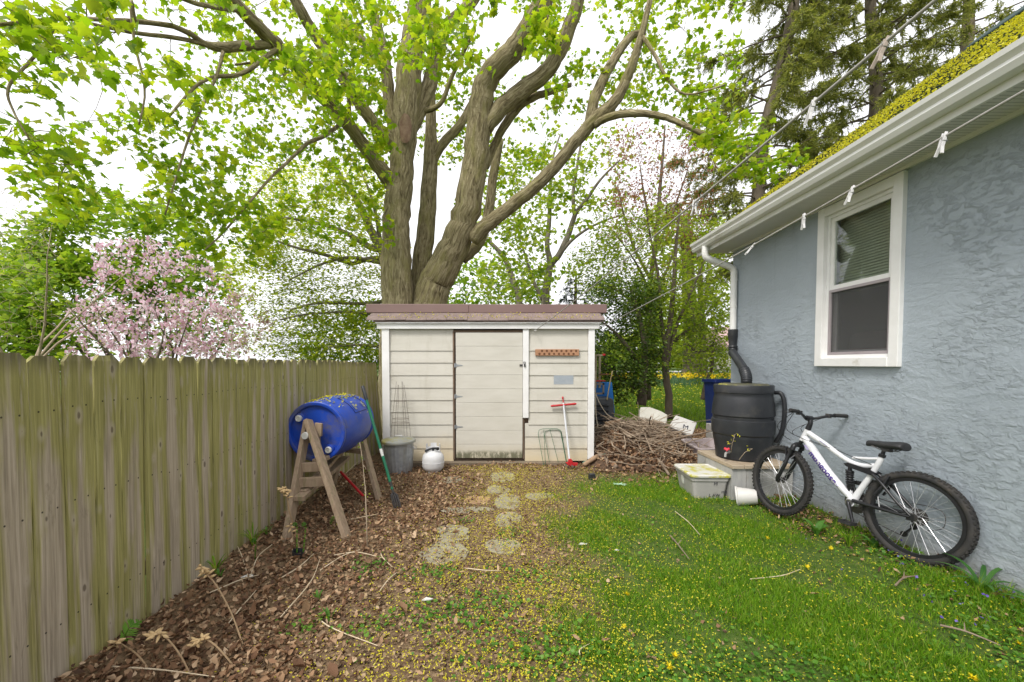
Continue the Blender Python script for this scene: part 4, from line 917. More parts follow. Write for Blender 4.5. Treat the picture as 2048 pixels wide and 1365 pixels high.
# ------------------------------------------------------------------ rain barrel on its plinth, diverter hose
PX0, PX1, PY0, PY1, PH = 2.545, 3.22, 4.52, 5.28, .40
pl = thing('plinth', 'grey timber plinth with tan top board under the rain barrel', 'plinth', ((PX0 + PX1) / 2, (PY0 + PY1) / 2, 0))
gw_ = M('grey_timber', (.30, .30, .29), (.40, .39, .37), 6, .9, .3, 40, (4, 4, .7), dirt=(.24, .22, .18))
mb = MB()
for k in range(4): mb.box((PX0 + .085 + k * .169, PY0 + .02, PH / 2 - .05), (.165, .04, PH))
for k in range(5): mb.box((PX0 + .02, PY0 + .11 + k * .152, PH / 2 - .051), (.038, .148, PH - .002))
mb.box(((PX0 + PX1) / 2 + .02, (PY0 + PY1) / 2 + .02, .15), (PX1 - PX0 - .06, PY1 - PY0 - .06, .37)); mb.build('plinth_side', gw_, pl, bevel=.004)
tan = M('tan_board', (.33, .25, .17), (.42, .35, .26), 6, .85, .3, 30, (.6, 5, 5))
mb = MB()
for k in range(5): mb.box((PX0 + .06 + k * .137, (PY0 + PY1) / 2, PH - .030), (.132, PY1 - PY0 + .05, .04))
mb.build('plinth_top', tan, pl, bevel=.004)
bc = Vector((2.875, 4.90, PH - .008))
rb = thing('rain_barrel', 'black plastic rain barrel with red tap standing on a plinth by the house', 'rain barrel', bc)
prof = [(0, 0), (.285, 0), (.30, .012), (.308, .10), (.333, .235), (.335, .25), (.336, .262), (.336, .285), (.352, .30), (.357, .40), (.354, .455), (.340, .465), (.340, .50), (.354, .512), (.345, .62), (.330, .72), (.324, .735), (.326, .75), (.328, .77), (.335, .775), (.336, .85), (.330, .862), (.30, .862), (.295, .85), (0, .852)]
prof = [(r * .93, z) for r, z in prof]
mb = MB(); mb.lathe(prof, 64, Matrix.Translation(bc)); mb.build('barrel_body', black_plastic, rb, smooth=True)
mb = MB(); mb.lathe([(.272, .853), (.255, .872), (.10, .876), (0, .876)], 48, Matrix.Translation(bc)); mb.build('barrel_lid', M('dusty_lid', (.05, .05, .045), (.10, .095, .05), 8, .7, dirt=(.35, .32, .05), dirt_at=(.5, .7)), rb, smooth=True)
a = bc + Vector((-.255, -.185, .10)); dd = Vector((-.8, -.6, 0)).normalized()
mb = MB(); mb.tube([a, a + dd * .06, a + dd * .085 + Vector((0, 0, -.01)), a + dd * .09 + Vector((0, 0, -.045))], [.016, .013, .013, .012], 10); tp = mb.build('tap', M('tap_grey', (.35, .34, .32), (.28, .27, .26), 12, .4), rb, smooth=True)
mb = MB(); mb.tube([a + dd * .055 + Vector((0, 0, .012)), a + dd * .055 + Vector((0, 0, .03))], .006, 8)
for k in range(3): q = k * 2.09; mb.tube([a + dd * .055 + Vector((0, 0, .034)), a + dd * .055 + Vector((.026 * math.cos(q), .026 * math.sin(q), .042))], [.012, .016], 8)
mb.build('tap_knob', M('red_knob', (.60, .03, .05), (.5, .02, .04), 8, .4), tp, smooth=True)
hp = [bc + Vector((.295, -.12, .775)), bc + Vector((.325, -.18, .77)), bc + Vector((.345, -.21, .68)), bc + Vector((.35, -.21, .52)), bc + Vector((.345, -.18, .34)), bc + Vector((.325, -.11, .20))]
q = spline([tuple(p) for p in hp], 14); mb = MB(); mb.tube([Vector(p) for p in q], [.0215 + .0025 * (i % 2) for i in range(len(q))], 12); mb.build('overflow_hose', black_plastic, rb, smooth='all')
dv = thing('diverter_hose', 'black corrugated downpipe hose bending from the white downspout to the barrel', 'downpipe hose', (WX - .05, dy, 1.97))
X1 = WX - .05; dyy = HY - .12
mb = MB(); mb.lathe([(.052, 0), (.060, .0), (.060, .10), (.054, .115), (.050, .2), (0.05, .23)], 24, Matrix.Translation((X1, dyy, 1.97)) @ Matrix.Rotation(R(180), 4, 'X')); mb.build('adapter', black_plastic, dv, smooth=True)
pts = [Vector((X1, dyy, 1.75)), Vector((X1, dyy - .01, 1.66)), P(1467, 708, 5.6), P(1481, 728, 5.3), P(1489, 742, 5.08), P(1493, 756, 4.97), Vector((bc.x + .06, 4.94, bc.z + .865))]
q = spline([tuple(p) for p in pts], 16); nq = len(q)
rad = []
for i in range(nq):
    f = i / nq; r = .052
    if f < .10 or f > .62: r = .054 + .007 * (1 if (i // 2) % 2 else -.5)
    elif .22 < f < .30: r = .056
    rad.append(r)
mb = MB(); mb.tube([Vector(p) for p in q], rad, 18); mb.build('flex_pipe', black_plastic, dv, smooth='all')

# ------------------------------------------------------------------ grey storage tub with lid, white bucket, small litter
tc_ = Vector((2.345, 4.80, gz(2.3, 4.8) - .01)); rot = Matrix.Rotation(R(-2), 3, 'Z')
tub = thing('storage_box', 'grey plastic storage box with pollen dusted white lid on the lawn', 'storage box', tc_)
greyp = M('grey_tub', (.36, .345, .335), (.42, .40, .385), 4, .5, .08, 30, dirt=(.27, .25, .22), dirt_at=(.56, .76))
mb = MB(); shell(mb, tc_, [(.165, .215, .03, 0), (.195, .245, .04, .215), (.206, .256, .045, .217), (.208, .258, .045, .262)], rot); mb.build('box_body', greyp, tub, smooth=True)
lidm = M('pollen_lid', (.60, .59, .55), (.55, .53, .48), 5, .5, dirt=(.46, .42, .05), dirt_at=(.44, .58), detail=7)
mb = MB(); shell(mb, tc_, [(.218, .268, .05, .258), (.225, .275, .05, .262), (.225, .275, .05, .280), (.212, .262, .045, .288), (.195, .245, .04, .288), (.19, .24, .04, .281)], rot)
mb.build('box_lid', lidm, tub, smooth=True)
fy = tc_.y - .255
letters('M', .055, 'marker_letter', ink, tub, Vector((tc_.x + .02, fy + .008, tc_.z + .17)), (1, -.035, 0), (0, -.13, 1), .003)
letters('L AW', .05, 'marker_letter', ink, tub, Vector((tc_.x - .02, fy + .034, tc_.z + .035)), (1, -.035, 0), (0, -.13, 1), .004)
letters('MM', .04, 'marker_letter', ink, tub, Vector((tc_.x + .115, fy + .026, tc_.z + .075)), (1, -.035, 0), (0, -.13, 1), .004)
mb = MB(); yy = tc_.y - .02; x_ = tc_.x - .196
mb.poly([(x_ + .0, yy + .10, tc_.z + .20), (x_ + .0, yy + .04, tc_.z + .20), (x_ + .012, yy + .04, tc_.z + .11), (x_ + .014, yy + .08, tc_.z + .105), (x_ + .012, yy + .10, tc_.z + .12)], (-.003, 0, 0)); mb.build('paper_label', M('paper', (.66, .66, .62), (.6, .6, .55), 8, .8), tub)
bp = Vector((2.62, 4.36, gz(2.62, 4.36) + .09))
bk = thing('white_bucket', 'small dirty white bucket lying on its side by the front wheel', 'bucket', (bp.x, bp.y, bp.z - .09))
d = Vector((.80, -.45, .12)).normalized(); u_, v_ = frame_of(d)
Mb = Matrix.Translation(bp) @ Matrix((u_, v_, d)).transposed().to_4x4()
mb = MB(); mb.lathe([(.093, -.10), (.105, -.10), (.106, -.085), (.097, -.08), (.075, .085), (.068, .095), (0, .095)], 32, Mb); mb.lathe([(.092, -.10), (.068, .085), (0, .086)], 32, Mb); mb.build('bucket_body', offw, bk, smooth=True)
mb = MB(); mb.lathe([(.05, 0), (.058, .004), (.05, .012), (0, .012)], 20, Matrix.Translation((2.78, 4.10, gz(2.78, 4.1) + .05)) @ Matrix.Rotation(R(62), 4, 'Y')); tag(mb.build('jar_lid', offw, loc=(2.78, 4.10, gz(2.78, 4.1)), smooth=True), 'round white jar lid lying inside the front wheel', 'lid')
a = G(1184, 958); a.z = gz(a.x, a.y); tag(MB().box(a + Vector((0, 0, .035)), (.09, .07, .085), Matrix.Rotation(R(12), 3, 'Z'), .85).build('plastic_block', black_plastic, loc=a, bevel=.01), 'small black plastic block on the ground before the heap', 'block')
a = G(1239, 969); a.z = gz(a.x, a.y)
mb = MB(); b0 = 0
for j in range(6):
    for i in range(9): mb.v.append(a + Vector(((i - 4) * .02, (j - 2.5) * .016, .012 + random.uniform(0, .022))))
for j in range(5):
    for i in range(8): mb.f.append([j * 9 + i, j * 9 + i + 1, (j + 1) * 9 + i + 1, (j + 1) * 9 + i])
tag(mb.build('cloth_scrap', M('mint_cloth', (.36, .55, .42), (.45, .62, .5), 8, .9), loc=a), 'crumpled mint green scrap on the edge of the lawn', 'scrap')
for px, py, s_, lab in ((1166, 1089, .04, 'pale flat wood chip on the bare ground by the lawn'), (1234, 1102, .022, 'tiny white paper scrap on the lawn edge'), (855, 1204, .035, 'pale beige wood chip on the leaf litter'), (497, 1163, .045, 'silvery crumpled foil scrap in the leaves by the fence')):
    a = G(px, py); a.z = gz(a.x, a.y) + .012; tag(MB().poly([a + Vector((-s_, -.3 * s_, 0)), a + Vector((.6 * s_, -.5 * s_, .006)), a + Vector((s_, .2 * s_, 0)), a + Vector((-.3 * s_, .5 * s_, .004))], (0, 0, .006)).build('wood_chip' if 'wood' in lab else 'paper_scrap', offw, loc=a), lab, 'scrap')

# ------------------------------------------------------------------ bicycle: local x forward, y to its left (the camera side), z up
WR = .335; RB = Vector((3.065, 3.05, 0)); dv_ = Vector((-.311, .953, 0)); bz = gz(RB.x, RB.y) - .005
bike = thing('bicycle', 'white and black mountain bike leaning against the blue stucco wall', 'bicycle', (RB.x, RB.y, bz))
bike.rotation_euler = (R(6.5), 0, math.atan2(dv_.y, dv_.x))
paint = M('white_paint', (.68, .68, .70), (.62, .62, .64), 4, .25, coat=.4); blackp = M('black_paint', (.012, .012, .014), (.02, .02, .022), 8, .35)
tyre_m = M('tyre_rubber', (.02, .02, .021), (.04, .036, .032), 14, .8, .2, 70, dirt=(.10, .075, .05), dirt_at=(.60, .78)); spoke_m = M('spoke', (.62, .62, .63), (.55, .55, .56), 9, .3, metal=.6)
V = lambda x, y, z: Vector((x, y, z))
def wheel(cx, cz, steer=0.0, label=None):
    rotm = Matrix.Translation((cx, 0, cz)) @ Matrix.Rotation(steer, 4, 'Z')
    mb = MB(); n_ = 64
    ring = [V(math.cos(a), 0, math.sin(a)) for a in np.linspace(0, 2 * math.pi, n_ + 1)[:-1]]
    # rim: a shallow box section
    base = 0
    sec = [(-.012, .262), (.012, .262), (.013, .285), (-.013, .285)]
    for e in ring:
        for y_, r_ in sec: mb.v.append(rotm @ V(e.x * r_, y_, e.z * r_))
    for i in range(n_):
        j = (i + 1) % n_
        for k in range(4): l = (k + 1) % 4; mb.f.append([4 * i + k, 4 * i + l, 4 * j + l, 4 * j + k])
    rim = mb.build('wheel', blackp, bike, local=True, smooth=True)
    if label: rim['label'] = label
    mb = MB(); mb.tube([rotm @ (e * .308) for e in ring], .0255, 14, closed=True)
    for i in range(58):
        a = 2 * math.pi * i / 58
        for y_, rr, tw in ((-.017, .329, .1), (.017, .329, -.1), (0, .335, .05 if i % 2 else 0)):
            a2 = a + (math.pi / 58 if y_ == 0 else 0); q = rotm @ V(math.cos(a2) * rr, y_, math.sin(a2) * rr)
            Rm = (rotm.to_3x3() @ Matrix.Rotation(-a2, 3, 'Y')); mb.box(q, (.010, .012, .018), Rm)
    mb.build('tyre', tyre_m, rim, local=True, smooth=True)
    mb = MB()
    for i in range(32):
        a = 2 * math.pi * i / 32; sd = 1 if i % 2 else -1; b_ = a + (.9 if (i // 2) % 2 else -.9)
        mb.tube([rotm @ V(.028 * math.cos(b_), sd * .028, .028 * math.sin(b_)), rotm @ V(.264 * math.cos(a), sd * .003, .264 * math.sin(a))], .0013, 4)
    mb.build('spokes', spoke_m, rim, local=True)
    mb = MB(); mb.tube([rotm @ V(0, y_, 0) for y_ in (-.055, -.032, -.03, -.026, -.025, 0, .025, .026, .03, .032, .055)], [.007, .009, .03, .03, .016, .015, .016, .03, .03, .009, .007], 16); mb.build('hub', dark_steel, rim, local=True, smooth=True)
    return rim
WB_ = 1.055
wheel(0, WR); wheel(WB_, WR, R(-7))
BBp, HT, HB, ST, SJ = V(.415, 0, .315), V(.845, 0, .865), V(.885, 0, .755), V(.245, 0, .745), V(.262, 0, .685)
mb = MB(); mb.tube([HB, HT], [.027, .026], 18)
smooth_tube(mb, [HB + V(-.012, 0, .035), HB + V(-.12, 0, -.085), HB * .45 + BBp * .55, BBp + V(.01, 0, .03)], [.030, .033, .033, .026], 18, 5)
smooth_tube(mb, [HT + V(.0, 0, -.025), HT + V(-.16, 0, -.105), V(.50, 0, .66), V(.38, 0, .635), V(.27, 0, .66)], [.024, .022, .02, .02, .018], 16, 5)
smooth_tube(mb, [ST, SJ, V(.315, 0, .55), V(.375, 0, .42), BBp], [.019, .021, .022, .024, .03], 16, 5)
smooth_tube(mb, [V(.27, 0, .715), V(.34, 0, .70), V(.45, 0, .685)], .012, 10, 3); mb.tube([BBp + V(0, .038, 0), BBp - V(0, .038, 0)], .034, 20)
frame = mb.build('frame', paint, bike, local=True, smooth=True)
purple = M('purple_decal', (.06, .03, .20), (.07, .035, .22), 8, .4)
# lettering along the down tube on the camera side
d_ = (BBp - HB).normalized(); upv = V(-d_.z, 0, d_.x); upv = upv if upv.z > 0 else -upv
cu = bpy.data.curves.new('lettering', 'FONT'); cu.body = 'mongoose'; cu.size = .082; cu.extrude = .0006; cu.space_character = 1.02; cu.offset = .0022
tmp = bpy.data.objects.new('tmp', cu); scene.collection.objects.link(tmp); dg = bpy.context.evaluated_depsgraph_get(); me = bpy.data.meshes.new_from_object(tmp.evaluated_get(dg)); bpy.data.objects.remove(tmp)
xm_ = max(v.co.x for v in me.vertices); k_ = .33 / xm_; o_ = HB + d_ * .135 + V(0, .0, 0) - upv * .020
for v in me.vertices:
    c = v.co.copy(); ty = c.y * k_; hh = ty - .020; yo = math.sqrt(max(.0337 ** 2 - hh * hh, 0)) + .0012 + c.z
    v.co = o_ + d_ * (c.x * k_) + upv * ty + V(0, yo, 0)
me.materials.clear(); me.materials.append(purple); o = bpy.data.objects.new('lettering', me); scene.collection.objects.link(o); o.parent = frame
lil = M('lilac_decal', (.30, .26, .42), (.36, .32, .5), 9, .4)
for p_, q_, w_ in ((HB + d_ * .07 + V(0, .0335, .012), HB + d_ * .115 + V(0, .0345, .004), .028), (HB + d_ * .48 + V(0, .028, .006), HB + d_ * .50 + V(0, .027, .006), .03), (HT + V(-.20, .021, -.118), HT + V(-.13, .022, -.08), .014)):
    MB().bar(p_, q_, .002, w_, V(0, 1, 0)).build('decal', lil, frame, local=True)
# fork, steered a little
FX_ = V(WB_, 0, WR); cr = V(.925, 0, .665)
mb = MB(); mb.tube([HB, cr + V(0, 0, .03)], .018, 12); smooth_tube(mb, [cr + V(0, .062, -.01), cr + V(-.004, .05, .03), cr + V(-.006, 0, .045), cr + V(-.004, -.05, .03), cr + V(0, -.062, -.01)], [.02, .022, .024, .022, .02], 12, 4)
for sg in (-1, 1): mb.tube([cr + V(0, sg * .062, .02), cr * .62 + FX_ * .38 + V(0, sg * .062, 0), cr * .60 + FX_ * .40 + V(0, sg * .062, 0), FX_ + V(-.01, sg * .058, .02), FX_ + V(0, sg * .052, -.012)], [.017, .017, .021, .019, .010], 12)
smooth_tube(mb, [cr * .72 + FX_ * .28 + V(-.03, .06, 0), cr * .78 + FX_ * .22 + V(-.05, 0, .04), cr * .72 + FX_ * .28 + V(-.03, -.06, 0)], .011, 10, 5)
fork = mb.build('fork', blackp, bike, local=True, smooth=True)
mb = MB(); mb.bar(cr * .55 + FX_ * .45 + V(0, .083, 0), cr * .2 + FX_ * .8 + V(0, .079, 0), .002, .018, V(0, 1, 0)); mb.build('fork_decal', M('white_decal', (.6, .6, .6), (.5, .5, .5), 30, .4), fork, local=True)
# stem, handlebar, grips, levers
SB = V(.845, 0, .972); mb = MB(); mb.tube([HT, HT + V(-.012, 0, .05)], [.024, .022], 14); smooth_tube(mb, [HT + V(-.012, 0, .035), HT + V(-.016, 0, .07), SB], [.020, .020, .02], 12, 3); mb.tube([SB + V(0, -.03, 0), SB + V(0, .03, 0)], .025, 12)
mb.build('stem', blackp, bike, local=True, smooth=True)
bar = [SB + V(-.03, sg * yy, zz_) + V(0.0, 0, 0) for sg, yy, zz_ in ((-1, .31, .058), (-1, .20, .052), (-1, .10, .02), (-1, .04, 0), (1, .04, 0), (1, .10, .02), (1, .20, .052), (1, .31, .058))]
for p, kx in zip(bar, (-.06, -.035, 0, .03, .03, 0, -.035, -.06)): p.x += kx
stz = Matrix.Rotation(R(-7), 3, 'Z'); bar = [SB + stz @ (p - SB) for p in bar]
mb = MB(); smooth_tube(mb, bar, .0125, 12, 4); hb = mb.build('handlebar', blackp, bike, local=True, smooth=True)
for i, j in ((0, 1), (7, 6)):
    d2 = (bar[j] - bar[i]).normalized(); mb = MB(); mb.tube([bar[i] - d2 * .008, bar[i], bar[i] + d2 * .10, bar[i] + d2 * .11], [.015, .0175, .017, .019], 12); mb.build('grip', dark_rubber, hb, local=True, smooth=True)
    mb = MB(); q = bar[i] + d2 * .15; mb.box(q + V(.012, 0, -.008), (.035, .035, .04)); smooth_tube(mb, [q + V(.02, 0, 0), q + V(.055, 0, -.01) - d2 * .03, q + V(.06, 0, -.02) - d2 * .12], [.008, .007, .005], 8, 3); mb.build('brake_lever', dark_steel, hb, local=True, smooth=True)
cab = MB()
for sg, e, mid in ((1, V(.62, .03, .735), V(.98, .10, .85)), (-1, V(.60, -.02, .74), V(.99, .0, .83)), (1, V(.96, .05, .74), V(1.02, .16, .88)), (-1, V(.30, .02, .66), V(.97, -.08, .86))):
    smooth_tube(cab, [bar[6 if sg > 0 else 1] + V(.03, 0, 0), mid, (mid + e) / 2 + V(.0, .02, -.02), e], .0028, 6, 6)
cab.build('cable', blackp, bike, local=True)
# saddle
mb = MB(); prof_ = [(-.135, .068, .0), (-.12, .078, .008), (-.07, .077, .004), (0, .05, -.006), (.06, .028, -.006), (.12, .02, -.01), (.14, .012, -.018)]; rows = []
for x_, w_, z_ in prof_:
    rows.append(len(mb.v))
    for k in range(12):
        a = 2 * math.pi * k / 12; th = .018 + .010 * (w_ / .078); sn = math.sin(a)
        mb.v.append(V(x_, w_ * math.cos(a), z_ + (th * sn if sn > 0 else 1.5 * th * sn) - .25 * w_ * abs(math.cos(a)) ** 2 * .6))
for i, j in zip(rows, rows[1:]):
    for k in range(12): l = (k + 1) % 12; mb.f.append([i + k, j + k, j + l, i + l])
mb.f.append([rows[0] + k for k in range(12)]); mb.f.append([rows[-1] + k for k in range(12)][::-1])
SA = V(.225, 0, .845)
for i in range(len(mb.v)): mb.v[i] = mb.v[i] + SA
sad = mb.build('saddle', M('saddle_vinyl', (.018, .018, .02), (.03, .03, .032), 10, .5, .1, 50), bike, local=True, smooth='all', subsurf=2)
mb = MB(); mb.tube([SA + V(.09, .02, -.03), SA + V(.03, .022, -.05), SA + V(-.06, .024, -.05), SA + V(-.11, .03, -.02)], .004, 6); mb.tube([SA + V(.09, -.02, -.03), SA + V(.03, -.022, -.05), SA + V(-.06, -.024, -.05), SA + V(-.11, -.03, -.02)], .004, 6); mb.box(SA + V(-.01, 0, -.05), (.05, .05, .025)); mb.build('saddle_rails', dark_steel, sad, local=True)
mb = MB(); mb.tube([ST + V(.004, 0, -.02), ST + V(-.012, 0, .065)], .014, 12); mb.tube([ST + V(.002, 0, -.012), ST + V(-.003, 0, .012)], .024, 14); mb.build('seat_post', blackp, bike, local=True, smooth=True)
# rear triangle, link, spring shock
RH = V(0, 0, WR); mb = MB(); pv = V(.275, 0, .585)
for sg in (-1, 1):
    smooth_tube(mb, [V(.395, sg * .03, .335), V(.33, sg * .05, .335), V(.12, sg * .062, .335), RH + V(.0, sg * .062, 0)], [.016, .015, .012, .010], 10, 4)
    smooth_tube(mb, [pv + V(0, sg * .035, 0), V(.20, sg * .052, .53), V(.10, sg * .060, .43), RH + V(0, sg * .062, .01)], [.013, .012, .011, .010], 10, 4)
    mb.box(RH + V(.0, sg * .062, 0), (.045, .006, .05)); mb.bar(V(.19, sg * .05, .52), V(.24, sg * .058, .43), .012, .02, V(0, 1, 0))
mb.tube([V(.22, -.05, .545), V(.22, .05, .545)], .011, 10); mb.build('swingarm', blackp, bike, local=True, smooth=True)
mb = MB()
for sg in (-1, 1): mb.poly([V(.25, sg * .036, .60), V(.29, sg * .036, .575), V(.47, sg * .036, .605), V(.49, sg * .036, .625), V(.46, sg * .036, .64), V(.30, sg * .036, .62)], (0, .005 * sg, 0))
for x_, z_ in ((.275, .595), (.33, .60), (.47, .62)): mb.tube([V(x_, -.045, z_), V(x_, .045, z_)], .008, 8)
mb.build('rocker_link', blackp, bike, local=True)
a, c = V(.465, 0, .605), V(.445, 0, .40); mb = MB(); hel = []
for i in range(97):
    f = i / 96; q = a * (1 - f) + c * f; q = a.lerp(c, .16 + .58 * f); hel.append(q + V(.026 * math.cos(f * 2 * math.pi * 6), .026 * math.sin(f * 2 * math.pi * 6), 0))
mb.tube(hel, .0055, 6); mb.tube([a, a.lerp(c, .15), a.lerp(c, .17), a.lerp(c, .74), a.lerp(c, .77), c], [.014, .016, .03, .014, .028, .014], 12); mb.build('shock_spring', blackp, bike, local=True, smooth=True)
MB().bar(V(.455, 0, .45), V(.44, 0, .375), .03, .026, V(0, 1, 0)).build('shock_bracket', paint, bike, local=True, bevel=.003)
# cranks, chainrings (far side), cassette, derailleur, chain, brakes, pedals
mb = MB()
for r_, y_ in ((.088, -.045), (.070, -.038), (.05, -.031)):
    base = len(mb.v); n_ = 64
    for yy in (y_ - .0015, y_ + .0015):
        for k in range(n_): a = 2 * math.pi * k / n_; rr = r_ + (.004 if k % 2 else 0); mb.v += [BBp + V(rr * math.cos(a), yy, rr * math.sin(a)), BBp + V(r_ * .72 * math.cos(a), yy, r_ * .72 * math.sin(a))]
    for k in range(n_):
        l = (k + 1) % n_; A, B_, C_, D_ = base + 2 * k, base + 2 * l, base + 2 * n_ + 2 * k, base + 2 * n_ + 2 * l
        mb.f += [[A, B_, B_ + 1, A + 1], [C_ + 1, D_ + 1, D_, C_], [A, C_, D_, B_], [A + 1, B_ + 1, D_ + 1, C_ + 1]]
for k in range(5): a = k * 1.2566; mb.bar(BBp + V(.01 * math.cos(a), -.04, .01 * math.sin(a)), BBp + V(.064 * math.cos(a), -.04, .064 * math.sin(a)), .004, .014, V(0, 1, 0))
mb.build('chainrings', dark_steel, bike, local=True)
ca = R(248); cd_ = V(math.cos(ca), 0, math.sin(ca))
for sg, e in ((1, cd_), (-1, -cd_)):
    mb = MB(); smooth_tube(mb, [BBp + V(0, sg * .05, 0), BBp + V(0, sg * .062, 0) + e * .015, BBp + V(0, sg * .075, 0) + e * .155, BBp + V(0, sg * .08, 0) + e * .165], [.017, .015, .012, .012], 10, 3); ck = mb.build('crank', blackp, bike, local=True, smooth=True)
    q = BBp + V(0, sg * .085, 0) + e * .16; mb = MB(); mb.tube([q, q + V(0, sg * .10, 0)], .009, 8)
    for x_ in (-.042, .042): mb.box(q + V(x_, sg * .055, 0), (.008, .085, .024))
    for y_ in (.015, .095): mb.box(q + V(0, sg * y_, 0), (.09, .008, .02))
    for k in range(6): mb.box(q + V(-.035 + .014 * k, sg * .096, .012), (.006, .008, .008))
    mb.build('pedal', dark_rubber, ck, local=True)
MB().tube([BBp + V(0, .036, 0), BBp + V(0, .056, 0)], .026, 20).build('crank_cap', steel, bike, local=True, smooth=True)
mb = MB()
for r_, y_ in ((.062, -.034), (.055, -.038), (.048, -.042), (.042, -.046), (.036, -.05), (.03, -.054)): mb.tube([RH + V(0, y_, 0), RH + V(0, y_ - .002, 0)], r_, 28)
mb.build('cassette', dark_steel, bike, local=True)
mb = MB(); dp = RH + V(.03, -.06, -.085); mb.bar(RH + V(.01, -.062, -.02), dp, .02, .03, V(0, 1, 0)); mb.tube([dp + V(0, -.006, 0), dp + V(0, .006, 0)], .022, 14); dq = dp + V(.055, 0, -.075); mb.tube([dq + V(0, -.006, 0), dq + V(0, .006, 0)], .022, 14); mb.bar(dp, dq, .012, .026, V(0, 1, 0)); mb.build('derailleur', blackp, bike, local=True)
mb = MB(); mb.tube([BBp + V(0, -.045, .088), RH + V(0, -.045, .048)], .0035, 4); mb.tube([BBp + V(0, -.045, -.088), dq + V(0, 0, -.02)], .0035, 4); smooth_tube(mb, [V(.17, -.06, .36), V(.05, -.075, .42), RH + V(-.11, -.075, .08), RH + V(-.13, -.07, -.03), RH + V(-.04, -.068, -.09)], .0028, 6, 6); mb.build('chain', dark_steel, bike, local=True)
mb = MB()
for sg in (-1, 1):
    MB().bar(V(.20, sg * .045, .50), V(.165, sg * .035, .60), .012, .02, V(0, 1, 0)).build('rim_brake', blackp, bike, local=True, bevel=.002)
    MB().bar(cr * .7 + FX_ * .3 + V(.02, sg * .05, .0), cr * .85 + FX_ * .15 + V(.06, sg * .04, .05), .012, .018, V(0, 1, 0)).build('rim_brake', blackp, bike, local=True, bevel=.002)
mb = MB(); mb.box(V(.335, -.05, .50), (.055, .02, .07)); mb.tube([V(.335, -.035, .47), V(.335, -.035, .53)], .02, 10); mb.build('front_derailleur', dark_steel, bike, local=True, bevel=.004)
o = MB().box(V(.19, .0, .335), (.012, .012, .012)); 
mb = MB(); mb.box(V(.225, .012, .36), (.006, .004, .12), Matrix.Rotation(R(12), 3, 'Y')); mb.build('reflector', M('reflector', (.55, .55, .56), (.45, .45, .46), 30, .2), bike, local=True)

# ------------------------------------------------------------------ clothes lines and pegs
cord_m = M('line_cord', (.30, .29, .26), (.38, .37, .34), 40, .8)
LA0, LA1 = Vector((sxp(1070), SY - .075, szp(662))), Vector((1.06, 1.0, 2.385)); LB0, LB1 = Vector((sxp(1195), SY - .02, szp(657))), Vector((1.515, 1.2, 2.29))
def lpos(a, c, t_): q = a.lerp(c, t_); q.z -= .10 * 4 * t_ * (1 - t_) * .28; return q
for a, c, lab in ((LA0, LA1, 'left clothes line running from the hook above the shed door'), (LB0, LB1, 'right clothes line running from the shed roof corner past the window')):
    far_ = a + (c - a) * 1.35
    q = [lpos(a, c, t_) for t_ in np.linspace(0, 1.35, 28)]
    tag(MB().tube(q, .0046, 8).build('clothes_line', cord_m, loc=a, smooth='all'), lab, 'clothes line', 'clothes lines over the yard')
peg_m = M('peg_plastic', (.50, .49, .48), (.58, .57, .56), 20, .6); peg_wood = M('peg_wood', (.30, .25, .2), (.36, .30, .25), 20, .8)
def peg(mat):
    o = thing('clothes_peg', 'peg', 'clothes peg')
    for sg in (-1, 1):
        mb = MB(); mb.poly([V(0, sg * .002, .014), V(.004, sg * .007, .02), V(.004, sg * .011, 0), V(.004, sg * .010, -.03), V(.004, sg * .017, -.056), V(.004, sg * .012, -.058), V(.004, sg * .004, -.028), V(.004, sg * .004, -.005), V(.004, sg * .001, .004)], (-.009, 0, 0)); mb.v[0].x = .004; mb.v[9].x = -.005
        mb.build('peg_arm', mat, o, local=True, bevel=.0008)
    mb = MB(); mb.tube([V(-.006, -.010, -.012), V(.006, -.012, -.012), V(.007, 0, -.016), V(.006, .012, -.012), V(-.006, .010, -.012)], .0014, 5); mb.build('spring', steel, o, local=True)
    return o
def tfind(a, c, px):
    lo, hi = 0, 1.3
    for _ in range(40):
        mid = (lo + hi) / 2; q = lpos(a, c, mid); u = PPX + F * q.x / q.y
        if u < px: lo = mid
        else: hi = mid
    return lo
pegs = [(LA0, LA1, 1242, 'tiny white peg on the left line nearest the shed', 0, 8), (LA0, LA1, 1384, 'white peg on the left line before the spruce, small and far', 0, -10), (LA0, LA1, 1612, 'white peg on the left line above the gutter end', 0, 25), (LA0, LA1, 1748, 'large worn brown peg nearest on the left line', 1, 35),
        (LB0, LB1, 1500, 'white peg on the right line near the downspout', 0, 65), (LB0, LB1, 1600, 'white peg on the right line just left of the window', 0, 5), (LB0, LB1, 1693, 'white peg on the right line across the window top', 0, 30), (LB0, LB1, 1870, 'large white peg on the right line under the soffit', 0, 20)]
protos = [peg(peg_m), None]
for i, (a, c, px, lab, wd, ang) in enumerate(pegs):
    if wd: o = peg(peg_wood)
    else: o = protos[0] if i == 0 else copy_tree(protos[0])
    t_ = tfind(a, c, px); q = lpos(a, c, t_); dd = (c - a)
    o.location = q + V(0, 0, -.004); o.rotation_euler = (0, R(ang * .6), math.atan2(dd.y, dd.x) + R(75) if ang > 3 else math.atan2(dd.y, dd.x) - R(60)); o['label'] = lab; o['group'] = 'pegs on the clothes lines'
